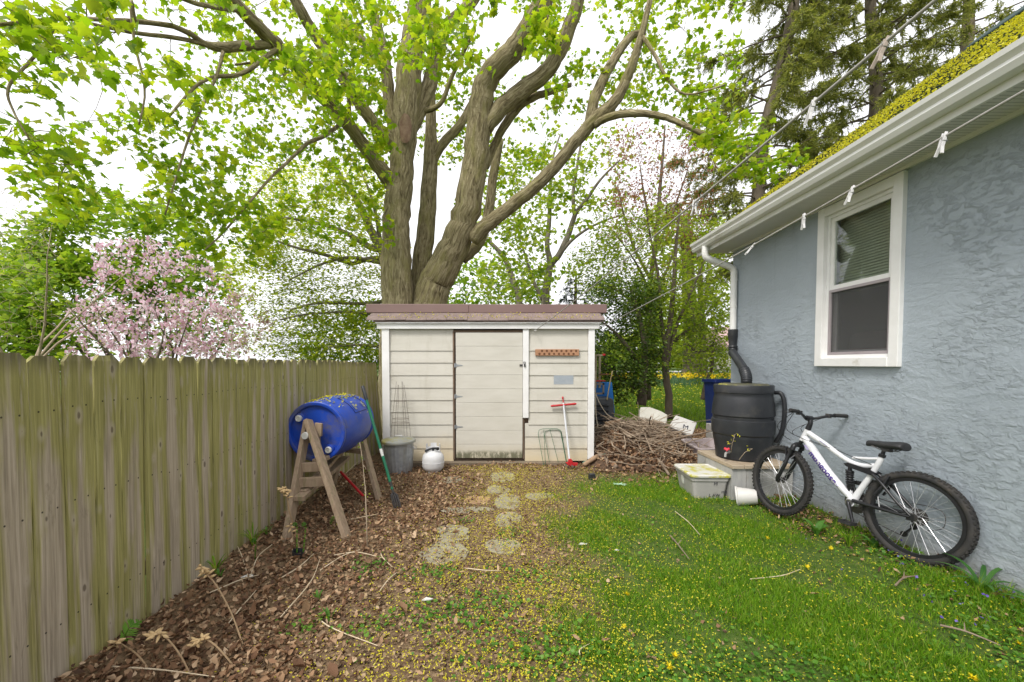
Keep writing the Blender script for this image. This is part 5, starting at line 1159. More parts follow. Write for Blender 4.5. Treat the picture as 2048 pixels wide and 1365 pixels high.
# ------------------------------------------------------------------ trees: limbs traced, twigs grown to every spray of leaves
def bark_mat(name, dark, mid, pale, moss, k=1.0):
    """furrows that run along each limb (the grain attribute holds the place round and along it)"""
    m, t, b = nm(name); at = node(t, 'ShaderNodeAttribute'); at.attribute_name = 'grain'
    def st(v3): mp = node(t, 'ShaderNodeMapping'); mp.inputs['Scale'].default_value = v3; t.links.new(at.outputs['Vector'], mp.inputs[0]); return mp.outputs[0]
    fur = noise(t, st((26 * k, 26 * k, 4.5 * k)), 1, 6, .62, .9); big = noise(t, st((5 * k, 5 * k, 1.6 * k)), 1, 5, .65); rings = noise(t, st((3 * k, 3 * k, 16 * k)), 1, 4, .6, 1.2)
    h = mth(t, 'ADD', mth(t, 'MULTIPLY', fur, .7), mth(t, 'ADD', mth(t, 'MULTIPLY', big, .5), mth(t, 'MULTIPLY', rings, .25)))
    col = ramp(t, fur, [(.34, dark), (.5, mid), (.66, pale)])
    col = mixc(t, mth(t, 'MULTIPLY', sstep(t, big, .48, .68), .65), col, moss); col = mixc(t, mth(t, 'MULTIPLY', sstep(t, rings, .60, .72), .35), col, dark)
    t.links.new(col, b.inputs['Base Color']); b.inputs['Roughness'].default_value = .9; b.inputs['Specular IOR Level'].default_value = .2; bump(t, b, h, 1.0, .05); return m
bark = bark_mat('maple_bark', (.085, .066, .034), (.235, .195, .11), (.37, .32, .20), (.23, .21, .075))
bark2 = M('grey_bark', (.15, .13, .10), (.23, .20, .16), 6, .9, .6, 22, (2, 2, .5), bdist=.02)
bark_d = M('dark_bark', (.085, .066, .045), (.16, .13, .092), 6, .9, .6, 22, (2, 2, .5), bdist=.02)
twig_m = M('twig', (.13, .10, .07), (.20, .16, .115), 8, .85)
tan_twig = M('tan_twig', (.30, .23, .16), (.40, .32, .23), 8, .85)
maple_leaf = leafmat('maple_leaf', [(0, (.13, .23, .012)), (.35, (.22, .335, .014)), (.7, (.32, .40, .02)), (1, (.44, .46, .04))], .58, .5, (1.35, 1.45, .7))
lime_leaf = leafmat('lime_leaf', [(0, (.15, .23, .02)), (.5, (.25, .34, .03)), (1, (.38, .42, .06))], .55, .5, (1.35, 1.4, .8))
fine_leaf = leafmat('fine_leaf', [(0, (.19, .25, .015)), (.5, (.30, .36, .025)), (1, (.42, .43, .05))], .65, .5, (1.5, 1.55, .8))
green_leaf = leafmat('green_leaf', [(0, (.11, .21, .015)), (.5, (.20, .33, .025)), (1, (.33, .42, .05))], .5, .5)
dark_leaf = leafmat('dark_leaf', [(0, (.035, .075, .014)), (.5, (.07, .125, .022)), (1, (.14, .20, .035))], .35, .5)
needle_m = leafmat('spruce_needles', [(0, (.10, .13, .03)), (.5, (.19, .22, .055)), (1, (.31, .32, .10))], .5, .55)
red_leaf = leafmat('red_leaf', [(0, (.22, .09, .06)), (.5, (.34, .16, .11)), (1, (.30, .24, .09))], .5, .5, (1.3, 1.1, .9))
pink_m = leafmat('magnolia_petal', [(0, (.52, .30, .38)), (.3, (.66, .46, .54)), (.65, (.78, .63, .69)), (1, (.82, .75, .78))], .45, .5, (1.2, 1.05, 1.1))

def px_limbs(rows, n=5, wob=.02):
    """[(px, py, Y, width in px)] -> smooth world polyline and radii"""
    q = spline([tuple(P(px, py, Y)) + (w * Y / F / 2,) for px, py, Y, w in rows], n)
    pts = [Vector(a[:3]) for a in q]; rad = [max(a[3] * (.9 if a[3] > .12 else 1), .002) for a in q]
    for _ in range(3 if max(rad) > .12 else 1):
        pts = [pts[0]] + [(pts[i - 1] + pts[i] * 2 + pts[i + 1]) / 4 for i in range(1, len(pts) - 1)] + [pts[-1]]; rad = [rad[0]] + [(rad[i - 1] + rad[i] * 2 + rad[i + 1]) / 4 for i in range(1, len(rad) - 1)] + [rad[-1]]
    for i in range(1, len(pts) - 1): pts[i] = pts[i] + Vector((random.gauss(0, 1), random.gauss(0, 1), random.gauss(0, 1))) * min(rad[i] * .05, wob)
    return pts, rad
def gaps(p, f=1.0):
    return np.sin(p[:, 0] * 2.3 * f + 1.1 * np.sin(p[:, 2] * 1.7 * f)) + np.sin(p[:, 2] * 2.9 * f + .7 + 1.3 * np.sin(p[:, 1] * 1.9 * f)) + np.sin(p[:, 1] * 2.1 * f + p[:, 0] * f)
def region(x0, y0, x1, y1, n, Y0, Y1, ell=False, gap=None, gf=1.0):
    x, y = rng.uniform(-1, 1, n), rng.uniform(-1, 1, n)
    if ell: r = np.sqrt(rng.uniform(0, 1, n)); a = rng.uniform(0, 2 * np.pi, n); x, y = r * np.cos(a), r * np.sin(a)
    px, py, Yd = (x0 + x1) / 2 + x * (x1 - x0) / 2, (y0 + y1) / 2 + y * (y1 - y0) / 2, rng.uniform(Y0, Y1, n)
    p = np.array([tuple(P(a, b_, c)) for a, b_, c in zip(px, py, Yd)])
    if gap is not None: p = p[gaps(p, gf) > gap]
    return p
def ellipsoid(c, r, n, shell=.35, gap=None, gf=1.0):
    d = rng.normal(size=(n, 3)); d /= np.linalg.norm(d, axis=1)[:, None]; p = np.array(c) + d * (rng.uniform(shell ** 3, 1, n) ** (1 / 3))[:, None] * np.array(r)
    if gap is not None: p = p[gaps(p, gf) > gap]
    return p
def grow(mb, nodes, clusters, r0=.004, rk=.004, sides=4, sag=.12, rmax=.03):
    nodes = list(np.asarray(x, float) for x in nodes); N = np.zeros((len(nodes) + 4 * len(clusters) + 8, 3)); m = len(nodes); N[:m] = nodes
    d0 = np.array([np.min(((N[:m] - c) ** 2).sum(1)) for c in clusters]); ends = []
    for i in np.argsort(d0):
        c = clusters[i]; d = ((N[:m] - c) ** 2).sum(1) + 1.0 * np.clip(N[:m, 2] - c[2], 0, 9) ** 2 * .1; k = int(np.argmin(d)); a = N[k]; L_ = math.sqrt(d[k])
        if L_ < .02: ends.append((c, np.array([0, 0, 1.]))); continue
        b_ = rng.normal(0, .07 * L_, 3); mid1 = a * .66 + c * .34 + np.array([0, 0, sag * L_ * .8]) + b_; mid2 = a * .3 + c * .7 + np.array([0, 0, sag * L_]) + b_ * .8
        pts = [a, mid1, mid2, c]; r = min(r0 + rk * L_, rmax)
        mb.tube([Vector(p) for p in pts], [r, r * .8, r * .6, r * .4], sides, cap=False)
        for p in (mid1, mid2, c): N[m] = p; m += 1
    return N[:m]
def tree(name, label, limbs, clusters, tpl, lsize, per, lmat, bmat, spread=.12, droop=-.5, ds=.5, roll=.5, r0=.004, rk=.004, sides=4, tw=None, group=None, sag=.12, cat='tree', leafname='crown', base=None, rmax=.03, limb_sides=12):
    pts0 = base if base is not None else min((p for l in limbs for p in l[0]), key=lambda p: p.z)
    o = thing(name, label, cat, (pts0.x, pts0.y, min(pts0.z, gz(pts0.x, pts0.y))), group)
    mb = MB(); nodes = []
    for pts, rad in limbs:
        mb.tube(pts, rad, limb_sides if max(rad) > .05 else 8); nodes += [tuple(p) for p, r in zip(pts, rad) if r < .16] or [tuple(pts[-1])]
    N = grow(mb, nodes, clusters, r0, rk, sides, sag, rmax); trunk = mb.build('trunk', bmat, o, smooth='all', along=bmat is bark)
    n = len(clusters); pos = np.repeat(clusters, per, 0) + rng.normal(0, 1, (n * per, 3)) * np.array(spread)
    if tpl is not None: cloud(leafname, tpl, pos, rots(len(pos), droop, ds, roll), rng.uniform(lsize[0], lsize[1], len(pos)), lmat, o)
    return o, N
YM = 8.5
mlimbs = [px_limbs(r) for r in (
    [(800, 880, 8.5, 100), (802, 700, 8.5, 84), (798, 600, 8.45, 74), (793, 520, 8.4, 62), (793, 440, 8.4, 58), (800, 370, 8.4, 56), (805, 320, 8.4, 50), (812, 250, 8.4, 56), (815, 180, 8.4, 55), (826, 90, 8.4, 52), (841, 0, 8.4, 46), (850, -120, 8.4, 40), (845, -260, 8.3, 28)],
    [(785, 880, 8.75, 80), (784, 690, 8.75, 54), (783, 600, 8.75, 44), (778, 500, 8.7, 34), (790, 400, 8.6, 26)],
    [(812, 890, 8.2, 90), (808, 690, 8.2, 54), (806, 610, 8.22, 42), (803, 520, 8.25, 36), (800, 420, 8.3, 38), (800, 340, 8.38, 40)],
    [(862, 880, 8.6, 120), (846, 690, 8.6, 94), (858, 600, 8.5, 78), (884, 540, 8.4, 70), (914, 480, 8.3, 64), (935, 420, 8.25, 60), (950, 330, 8.2, 56), (958, 240, 8.15, 53), (968, 170, 8.0, 49), (1000, 128, 7.8, 45), (1030, 98, 7.7, 45), (1062, 51, 7.5, 46), (1087, 0, 7.3, 46), (1105, -80, 7.1, 40), (1110, -200, 6.8, 30)],
    [(835, 880, 8.95, 90), (838, 700, 8.95, 60), (840, 580, 8.95, 46), (850, 480, 9.0, 40), (857, 400, 9.1, 36), (861, 308, 9.2, 30), (862, 240, 9.3, 22), (860, 150, 9.4, 18), (870, 20, 9.5, 14)],
    [(790, 375, 8.4, 36), (770, 350, 8.25, 33), (728, 294, 7.9, 29), (687, 238, 7.5, 28), (640, 190, 7.1, 28), (592, 132, 6.6, 27), (540, 78, 6.2, 26), (478, 15, 5.7, 24), (430, -40, 5.4, 20), (340, -130, 5.0, 12)],
    [(790, 300, 8.4, 30), (778, 282, 8.3, 28), (723, 215, 8.0, 24), (677, 138, 7.8, 24), (630, 70, 7.5, 22), (595, 10, 7.2, 20), (560, -60, 7, 15)],
    [(792, 295, 8.5, 28), (785, 240, 8.5, 27), (776, 170, 8.5, 25), (766, 100, 8.5, 24), (745, 30, 8.5, 22), (730, -40, 8.4, 18)],
    [(768, 130, 8.6, 16), (740, 100, 8.7, 18), (715, 70, 8.8, 16), (690, 40, 8.9, 14), (660, 30, 9, 9)],
    [(812, 270, 8.5, 40), (835, 225, 8.6, 34), (856, 178, 8.7, 34), (872, 120, 8.8, 28), (890, 55, 8.9, 24), (925, 25, 9.0, 22), (960, -20, 9.1, 18), (985, -90, 9.2, 14)],
    [(862, 330, 9.2, 18), (885, 288, 9.2, 18), (925, 245, 9.3, 16), (954, 180, 9.5, 10), (990, 120, 9.6, 6)],
    [(968, 260, 8.15, 34), (995, 222, 8.1, 36), (1036, 188, 8.05, 36), (1087, 150, 8.0, 34), (1118, 106, 7.9, 32), (1143, 45, 7.8, 30), (1160, -10, 7.7, 26), (1185, -120, 7.5, 18)],
    [(972, 335, 8.6, 13), (985, 300, 8.6, 15), (1003, 262, 8.5, 16), (1030, 222, 8.4, 17), (1064, 196, 8.3, 14), (1100, 184, 8.2, 12), (1143, 170, 8.1, 8)],
    [(925, 520, 8.9, 20), (955, 490, 9.0, 26), (975, 440, 9.1, 20), (985, 360, 9.2, 18), (1000, 280, 9.3, 15)],
    [(945, 480, 8.25, 34), (968, 455, 8.15, 32), (1010, 422, 8.05, 29), (1077, 368, 7.9, 28), (1123, 318, 7.8, 27), (1180, 248, 7.7, 27), (1231, 203, 7.6, 22), (1250, 165, 7.6, 20), (1265, 130, 7.5, 18), (1283, 70, 7.4, 14), (1300, 0, 7.3, 10)],
    [(1178, 250, 7.75, 20), (1190, 195, 7.8, 21), (1222, 130, 7.9, 18), (1258, 76, 8.0, 15), (1284, 66, 8.0, 10)],
    [(1190, 250, 7.65, 14), (1215, 236, 7.5, 14), (1260, 227, 7.3, 14), (1310, 230, 7.1, 12), (1350, 242, 7.0, 11), (1400, 266, 6.8, 9), (1440, 285, 6.7, 8), (1500, 310, 6.5, 7), (1590, 332, 6.3, 5)],
    [(545, 88, 6.25, 15), (500, 92, 6.0, 17), (441, 95, 5.7, 17), (410, 88, 5.5, 11), (380, 68, 5.3, 10), (333, 50, 5.0, 9), (231, 41, 4.5, 8), (128, 38, 4.0, 7), (0, 50, 3.5, 6), (-80, 70, 3.2, 4)],
    [(440, 97, 5.7, 14), (410, 90, 5.5, 9), (359, 77, 5.2, 8), (256, 64, 4.7, 7), (128, 34, 4.2, 5), (60, 10, 3.9, 4)],
    [(560, 95, 6.35, 9), (538, 110, 6.1, 9), (482, 149, 5.8, 8), (431, 154, 5.5, 7), (390, 174, 5.3, 6), (333, 240, 5.0, 4)],
    [(682, 248, 7.4, 8), (650, 272, 7.0, 8), (615, 287, 6.6, 7), (575, 325, 6.2, 6), (538, 359, 5.9, 5), (451, 461, 5.4, 4), (410, 500, 5.2, 3)],
    [(446, 105, 5.65, 7), (440, 130, 5.5, 6), (430, 159, 5.4, 6), (385, 256, 5.0, 5), (359, 333, 4.8, 4), (330, 430, 4.6, 3)],
    [(110, 40, 3.9, 6), (95, 82, 3.8, 6), (51, 133, 3.6, 5), (15, 180, 3.5, 5), (31, 231, 3.5, 4), (59, 280, 3.5, 3)],
    [(270, 45, 4.6, 6), (262, 0, 4.5, 6), (268, 80, 4.55, 5), (290, 180, 4.5, 4), (278, 250, 4.4, 3)],
    [(480, 20, 5.7, 10), (430, 15, 5.4, 9), (370, 0, 5.0, 8), (300, -40, 4.6, 6)],
    [(835, 225, 8.6, 12), (880, 210, 8.5, 9), (905, 150, 8.3, 8), (950, 60, 7.8, 6)],
    [(700, 240, 7.6, 8), (690, 150, 7.3, 7), (640, 130, 7.0, 6), (560, 120, 6.6, 5), (470, 130, 6.2, 4)],
    [(1283, 70, 7.4, 8), (1310, 110, 7.2, 7), (1330, 150, 7.1, 6), (1370, 190, 7.0, 4), (1450, 170, 6.9, 3)],
)]
tp = []
q = spline([(-1.55, 8.6, -.1, .98), (-1.55, 8.6, .5, .80), (-1.57, 8.6, 1.5, .70), (-1.58, 8.6, 2.3, .68), (-1.60, 8.6, 2.62, .55)], 3)
mlimbs.append(([Vector(a[:3]) for a in q], [a[3] for a in q]))
mc = [region(*a) for a in (
    (-60, -40, 240, 130, 36, 2.9, 4.2, False, -.4, 2.0), (200, -40, 480, 60, 24, 3.8, 5.5, False, -.4, 2.0), (-60, 90, 150, 260, 16, 3.2, 4.2, False, -.4, 2.0), (120, 90, 420, 260, 42, 4.2, 6.0, False, -.1, 2.0), (130, 200, 400, 380, 34, 4.4, 5.6, True, -.3, 2.0), (30, 300, 280, 440, 34, 4.2, 5.2, True, -.4, 2.0), (0, 255, 130, 345, 12, 3.6, 4.6), (250, 300, 500, 440, 46, 4.8, 6.0, False, -.3, 2.0), (370, 400, 560, 520, 34, 5.2, 6.2, True),
    (380, 100, 780, 300, 190, 7.0, 9.5, False, -.8), (480, 280, 780, 480, 150, 7.2, 9.8, False, -.9), (380, -40, 780, 120, 150, 6.0, 9.0, False, -.7), (500, 20, 760, 200, 50, 5.5, 7), (620, 20, 730, 280, 16, 5.2, 6.5), (800, 30, 900, 130, 20, 5.0, 6.0, True), (880, 30, 960, 145, 14, 5.0, 6.0, True), (1055, 20, 1115, 130, 16, 5.4, 6.2, True), (540, 60, 680, 190, 12, 4.8, 5.6), (780, -40, 1150, 40, 40, 6.5, 9.5),
    (900, 100, 1120, 420, 110, 8.8, 11, False, -.6), (1090, -20, 1300, 220, 110, 7.5, 10.5, False, -.7), (1260, -40, 1480, 200, 150, 7.0, 10, False, -.9), (960, 300, 1200, 560, 90, 9.0, 11, False, -.3), (1380, 220, 1520, 300, 24, 6.2, 7.0, True), (1430, 260, 1610, 360, 26, 6.0, 6.6, True), (1300, 160, 1420, 280, 30, 6.8, 8, False, -.4), (700, 130, 800, 330, 34, 8.6, 9.8), (830, 130, 960, 330, 40, 9.2, 11))]
mclus = np.vstack(mc)
maple, mN = tree('maple_tree', 'huge multi-stemmed maple with bright lime leaves rising behind the shed', mlimbs, mclus, MAPLE, (.06, .125), 13, maple_leaf, bark, spread=(.085, .085, .07), droop=-.55, ds=.55, roll=.5, r0=.0035, rk=.0045, limb_sides=18, base=Vector((-1.55, 8.6, 0)))
# wound on the main stem, hanging flake of bark, bare twigs inside the crown
a = P(810, 250, 8.09); mb = MB(); n0 = len(mb.v)
for k in range(18):
    t_ = 2 * math.pi * k / 18; mb.v.append(a + Vector((.12 * math.cos(t_), -.00 + .05 * abs(math.cos(t_)), .22 * math.sin(t_) - (.12 if math.sin(t_) < -.6 else 0))))
for k in range(18):
    t_ = 2 * math.pi * k / 18; mb.v.append(a + Vector((.075 * math.cos(t_), -.035 + .05 * abs(math.cos(t_)), .16 * math.sin(t_))))
mb.v.append(a + Vector((0, .03, 0)))
for k in range(18): l = (k + 1) % 18; mb.f += [[k, l, 18 + l, 18 + k], [18 + k, 18 + l, 36]]
mb.build('wound', M('wound_wood', (.24, .17, .11), (.13, .07, .045), 10, .9, .6, 30), maple, smooth='all')
a = P(690, 72, 8.2); mb = MB(); mb.poly([a + Vector((-.35, 0, .06)), a + Vector((-.1, .05, .12)), a + Vector((.22, 0, .02)), a + Vector((.18, -.02, -.08)), a + Vector((-.12, 0, -.06))], (.02, .1, .03)); mb.build('broken_stub', M('torn_wood', (.28, .17, .10), (.2, .11, .06), 8, .9, .4), maple, bevel=.02)

def fan_limbs(base, n, h, spread, r, seg=6, lean=(0, 0), up=.55):
    out = []
    for k in range(n):
        a = 2 * math.pi * k / n + random.uniform(-.4, .4); p = Vector(base); d = Vector((math.cos(a) * spread + lean[0], math.sin(a) * spread * .8 + lean[1], 1)).normalized(); pts = [p.copy()]
        for i in range(seg): d = (d + Vector((random.gauss(0, .14), random.gauss(0, .14), random.gauss(0, .06)))).normalized(); p = p + d * (h / seg); pts.append(p.copy())
        out.append((pts, [r * (1 - .85 * i / seg) for i in range(seg + 1)]))
    return out
# --- magnolia beyond the fence
mb_ = P(315, 700, 11.2); mb_.z = gz(mb_.x, mb_.y); cen = P(320, 610, 11.2)
ml = fan_limbs((mb_.x, mb_.y, 0), 9, 3.4, .62, .05)
cl = np.vstack([region(150, 490, 480, 720, 420, 10.0, 12.4, True, -.3, 1.6), region(340, 560, 545, 715, 150, 10.4, 11.8, True, -.5, 2.2), region(190, 480, 350, 560, 60, 10.6, 11.8), region(135, 620, 500, 725, 220, 10.4, 11.8), region(150, 720, 520, 800, 120, 10.4, 11.8)])
mag, _ = tree('magnolia_tree', 'pink flowering magnolia beyond the wooden fence', ml, cl, PETAL, (.06, .105), 6, pink_m, bark_d, spread=.06, droop=.9, ds=.5, roll=.6, r0=.004, rk=.006, leafname='blossoms', base=mb_)
ex_ = cl[rng.random(len(cl)) < .75]; ex_ = np.repeat(ex_, 4, 0) + rng.normal(0, .10, (len(ex_) * 4, 3)); cloud('leaves', OVAL, ex_, rots(len(ex_), 0, .6, .5), rng.uniform(.05, .09, len(ex_)), lime_leaf, mag)
# --- green trees at the left behind it
for (px, Yt, lab, h, regs, nn_) in ((240, 17, 'broad fresh green tree standing behind the pink magnolia', 5, [(40, 385, 420, 640, 700, 15.5, 18, True, -1.1, .9), (150, 520, 480, 720, 300, 16, 18, False, -.8, .9), (-40, 420, 200, 600, 200, 15.5, 17.5, True, -.6, .9)], 8),
        (20, 14, 'leafy green tree low at the left end of the fence', 4, [(-80, 600, 150, 740, 380, 13, 15.5, False, -1.3, 1.0), (-60, 500, 110, 640, 130, 13, 15, True, -.3, 1.1)], 7)):
    b_ = P(px, 760, Yt); cl = np.vstack([region(*r) for r in regs])
    tree('broadleaf_tree', lab, fan_limbs((b_.x, b_.y, 0), 6, h, .5, .14), cl, STAR, (.15, .26), nn_ + 2, green_leaf, bark_d, spread=.20, droop=-.3, ds=.5, r0=.006, rk=.006, base=Vector((b_.x, b_.y, 0)))
# --- bare tan tree at the left edge
b_ = P(28, 760, 9.5); lm = fan_limbs((b_.x, b_.y, .6), 7, 4.2, .42, .035, 8)
lm.append(([Vector((b_.x, b_.y, 0)), Vector((b_.x, b_.y, .7))], [.07, .05])); cl = np.vstack([region(-60, 350, 130, 700, 330, 8.8, 10.4, True), region(-60, 420, 90, 560, 90, 9, 10)])
tree('bare_tree', 'sparse tan twiggy tree hardly in leaf at the left edge', lm, cl, OVAL, (.03, .05), 2, fine_leaf, tan_twig, spread=.08, tw=tan_twig, r0=.003, rk=.005, base=Vector((b_.x, b_.y, 0)))
# --- drooping fine-leaved tree left of the maple
lm = [px_limbs(r, 5) for r in ([(788, 780, 11.6, 40), (785, 650, 11.5, 34), (780, 560, 11.4, 28), (765, 500, 11.3, 22), (745, 470, 11.2, 18), (725, 420, 11.1, 14), (700, 380, 11, 10), (660, 320, 10.8, 7)],
    [(765, 500, 11.3, 14), (740, 495, 11.2, 12), (690, 465, 11, 9), (630, 445, 10.8, 7), (560, 435, 10.6, 4)], [(780, 515, 11.3, 12), (730, 520, 11.2, 10), (700, 527, 11.1, 8), (650, 510, 10.9, 7), (590, 495, 10.7, 5), (520, 470, 10.5, 3)],
    [(778, 530, 11.3, 9), (700, 515, 11, 7), (640, 530, 10.7, 5), (580, 560, 10.5, 3)], [(782, 600, 11.4, 9), (730, 608, 11.2, 7), (640, 606, 10.9, 5), (580, 620, 10.6, 3)], [(760, 480, 11.3, 9), (752, 430, 11.3, 7), (738, 380, 11.2, 5), (720, 340, 11.2, 3)],
    [(783, 640, 11.4, 8), (720, 625, 11.2, 6), (620, 628, 10.9, 4), (560, 640, 10.7, 3)], [(786, 700, 11.4, 8), (730, 690, 11.2, 5), (650, 695, 11, 3)])]
cl = np.vstack([region(510, 330, 770, 560, 900, 10.2, 12.6, False, -1.2, 1.7), region(460, 430, 650, 650, 480, 10.2, 12, True, -.8, 1.7), region(560, 560, 770, 720, 620, 10.4, 12.4, False, -1.4, 1.7), region(490, 650, 640, 715, 80, 10.4, 11.5, True)])
tree('beech_tree', 'fine leaved tree with drooping sprays between magnolia and maple', lm, cl, OVAL, (.075, .125), 13, fine_leaf, bark2, spread=(.26, .2, .035), droop=-.15, ds=.25, roll=.3, r0=.0035, rk=.004, sag=.06, base=P(788, 780, 11.6))
b_ = P(720, 745, 13); tree('broadleaf_tree', 'bright green low tree between the fence end and the shed', fan_limbs((b_.x, b_.y, 0), 5, 2.4, .5, .05), np.vstack([region(600, 630, 775, 760, 420, 12, 14.2, False, -1.6, 1.5), region(680, 600, 775, 670, 90, 12, 14)]), STAR, (.08, .14), 7, green_leaf, bark_d, spread=.14, base=Vector((b_.x, b_.y, 0)))
# --- middle distance trees right of the maple
lm = [px_limbs(r, 5) for r in ([(1088, 790, 15.5, 24), (1090, 610, 15.5, 19), (1096, 555, 15.5, 17), (1101, 530, 15.5, 15), (1120, 508, 15.4, 13), (1140, 462, 15.3, 11), (1150, 428, 15.2, 9), (1172, 402, 15.1, 7), (1200, 360, 15, 5), (1240, 320, 14.8, 3)],
    [(1101, 530, 15.5, 13), (1094, 490, 15.5, 10), (1098, 450, 15.6, 9), (1101, 380, 15.7, 7), (1105, 320, 15.8, 5), (1120, 270, 16, 3)], [(1149, 430, 15.2, 8), (1146, 390, 15.2, 7), (1157, 315, 15.2, 5), (1165, 270, 15.2, 3)], [(1118, 510, 15.4, 8), (1150, 475, 15.2, 6), (1200, 445, 15, 4), (1250, 430, 14.8, 2)],
    [(1041, 780, 15.8, 22), (1040, 605, 15.8, 15), (1028, 570, 15.8, 12), (1012, 520, 15.8, 10), (985, 490, 15.7, 8), (970, 476, 15.7, 6)], [(1085, 600, 15.5, 8), (1070, 570, 15.5, 7), (1060, 540, 15.6, 5), (1040, 480, 15.8, 3)])]
cl = np.vstack([region(960, 300, 1110, 600, 330, 14, 17, False, -.8, 1.0), region(1080, 300, 1250, 420, 110, 14, 16.5, False, -.3, 1.0), region(1120, 250, 1330, 400, 60, 14, 16)])
tree('lime_maple', 'pale barked maple in young lime leaf beyond the shed roof', lm, cl, STAR, (.11, .18), 8, lime_leaf, bark2, spread=.17, droop=-.4, r0=.006, rk=.005, base=P(1088, 790, 15.5))
b_ = P(960, 770, 19); tree('broadleaf_tree', 'soft green tree showing low between the maple stems and shed', fan_limbs((b_.x, b_.y, .2), 6, 4.5, .45, .12), np.vstack([region(880, 520, 1080, 700, 420, 17, 20, False, -1.3, .8), region(860, 600, 1110, 730, 200, 17, 20)]), STAR, (.15, .24), 7, green_leaf, bark_d, spread=.25, r0=.008, rk=.006, base=Vector((b_.x, b_.y, gz(b_.x, b_.y))))
# --- thin trees right: red-budded one and its green neighbour
lm = [px_limbs(r, 5) for r in ([(1296, 800, 12.6, 13), (1298, 660, 12.5, 11), (1302, 560, 12.5, 9), (1312, 480, 12.5, 8), (1318, 400, 12.5, 7), (1325, 320, 12.5, 5), (1330, 250, 12.4, 3)], [(1302, 560, 12.5, 7), (1270, 500, 12.4, 5), (1250, 440, 12.3, 4), (1235, 370, 12.3, 2)], [(1310, 500, 12.5, 6), (1340, 440, 12.6, 5), (1365, 370, 12.6, 3), (1385, 310, 12.6, 2)], [(1314, 470, 12.5, 5), (1290, 400, 12.4, 4), (1280, 330, 12.4, 2)], [(1298, 640, 12.5, 6), (1260, 600, 12.4, 5), (1215, 570, 12.3, 3)], [(1300, 600, 12.5, 6), (1330, 550, 12.6, 5), (1355, 480, 12.7, 3)])]
cl = np.vstack([region(1220, 250, 1430, 490, 560, 11.4, 13.8, False, -.9, 1.6), region(1210, 340, 1420, 580, 220, 11.4, 13.6, True)])
rt, _ = tree('redbud_tree', 'slender tree flushed with reddish young leaves beside the spruces', lm, cl, OVAL, (.06, .10), 10, red_leaf, bark_d, spread=(.2, .2, .06), droop=-.2, r0=.0035, rk=.004, base=P(1296, 800, 12.6))
lm = [px_limbs(r, 5) for r in ([(1338, 838, 8.9, 16), (1337, 790, 8.9, 14), (1330, 735, 8.9, 13), (1333, 690, 8.9, 12), (1342, 630, 8.9, 10), (1348, 560, 8.9, 8), (1352, 490, 9, 6), (1360, 420, 9, 3)], [(1332, 700, 8.9, 9), (1322, 640, 8.9, 8), (1318, 560, 8.9, 6), (1300, 470, 8.8, 4), (1290, 400, 8.8, 2)], [(1335, 725, 8.9, 8), (1350, 660, 9, 7), (1380, 590, 9.1, 5), (1410, 520, 9.2, 3)], [(1290, 800, 9.6, 13), (1300, 728, 9.6, 11), (1322, 700, 9.6, 9), (1352, 680, 9.6, 8), (1400, 640, 9.7, 5), (1440, 600, 9.8, 3)], [(1296, 745, 9.6, 9), (1304, 690, 9.6, 8), (1308, 620, 9.6, 6), (1280, 540, 9.5, 4), (1240, 480, 9.4, 2)])]
cl = np.vstack([region(1190, 420, 1440, 620, 700, 8.4, 11, False, -1.1, 1.8), region(1250, 560, 1460, 740, 640, 8.6, 11, False, -1.1, 1.8), region(1370, 640, 1460, 760, 110, 8.8, 10.5), region(1130, 480, 1260, 600, 150, 9.5, 11.5, True)])
tree('understorey_tree', 'crooked thin stemmed young tree in light leaf behind the brush heap', lm, cl, OVAL, (.065, .105), 11, leafmat('olive_leaf', [(0, (.13, .20, .02)), (.5, (.22, .31, .03)), (1, (.33, .39, .05))], .62), bark_d, spread=.12, droop=-.2, ds=.4, r0=.0035, rk=.004, base=P(1338, 838, 8.9))
lm = [px_limbs(r, 5) for r in ([(1405, 800, 9.2, 9), (1412, 765, 9.2, 7), (1424, 735, 9.2, 6), (1426, 690, 9.2, 4), (1440, 640, 9.3, 2)], [(1375, 690, 9.4, 4), (1400, 705, 9.3, 5), (1424, 690, 9.2, 4)])]
tree('thin_sapling', 'thin bent sapling between the brush heap and the house corner', lm, region(1375, 600, 1462, 760, 90, 8.8, 10), OVAL, (.05, .08), 7, green_leaf, bark_d, spread=.10, base=P(1405, 800, 9.2))
# --- dark yew beside the shed, hemlock beyond
lm = [px_limbs(r, 4) for r in ([(1282, 810, 8.6, 20), (1286, 760, 8.6, 16), (1290, 700, 8.6, 13), (1280, 640, 8.6, 10), (1262, 580, 8.6, 6)], [(1288, 745, 8.6, 10), (1260, 700, 8.5, 8), (1225, 660, 8.5, 5), (1195, 640, 8.5, 3)], [(1284, 775, 8.6, 9), (1250, 770, 8.5, 8), (1222, 740, 8.4, 6), (1200, 720, 8.4, 3)])]
cl = np.vstack([region(1180, 560, 1320, 770, 760, 7.9, 9.6, False, -1.5, 1.9), region(1190, 730, 1290, 800, 120, 8.0, 9.2, True)])
yw, _ = tree('yew_shrub', 'dark evergreen shrub crowding the right side of the shed', lm, cl, OVAL, (.05, .09), 16, dark_leaf, bark_d, spread=.085, droop=-.2, ds=.35, r0=.003, rk=.004, cat='shrub', base=P(1282, 810, 8.6))
ex_ = cl[rng.random(len(cl)) < .35]; ex_ = np.repeat(ex_, 8, 0) + rng.normal(0, .09, (len(ex_) * 8, 3)); cloud('new_shoots', OVAL, ex_, rots(len(ex_), 0, .4, .5), rng.uniform(.04, .08, len(ex_)), green_leaf, yw)
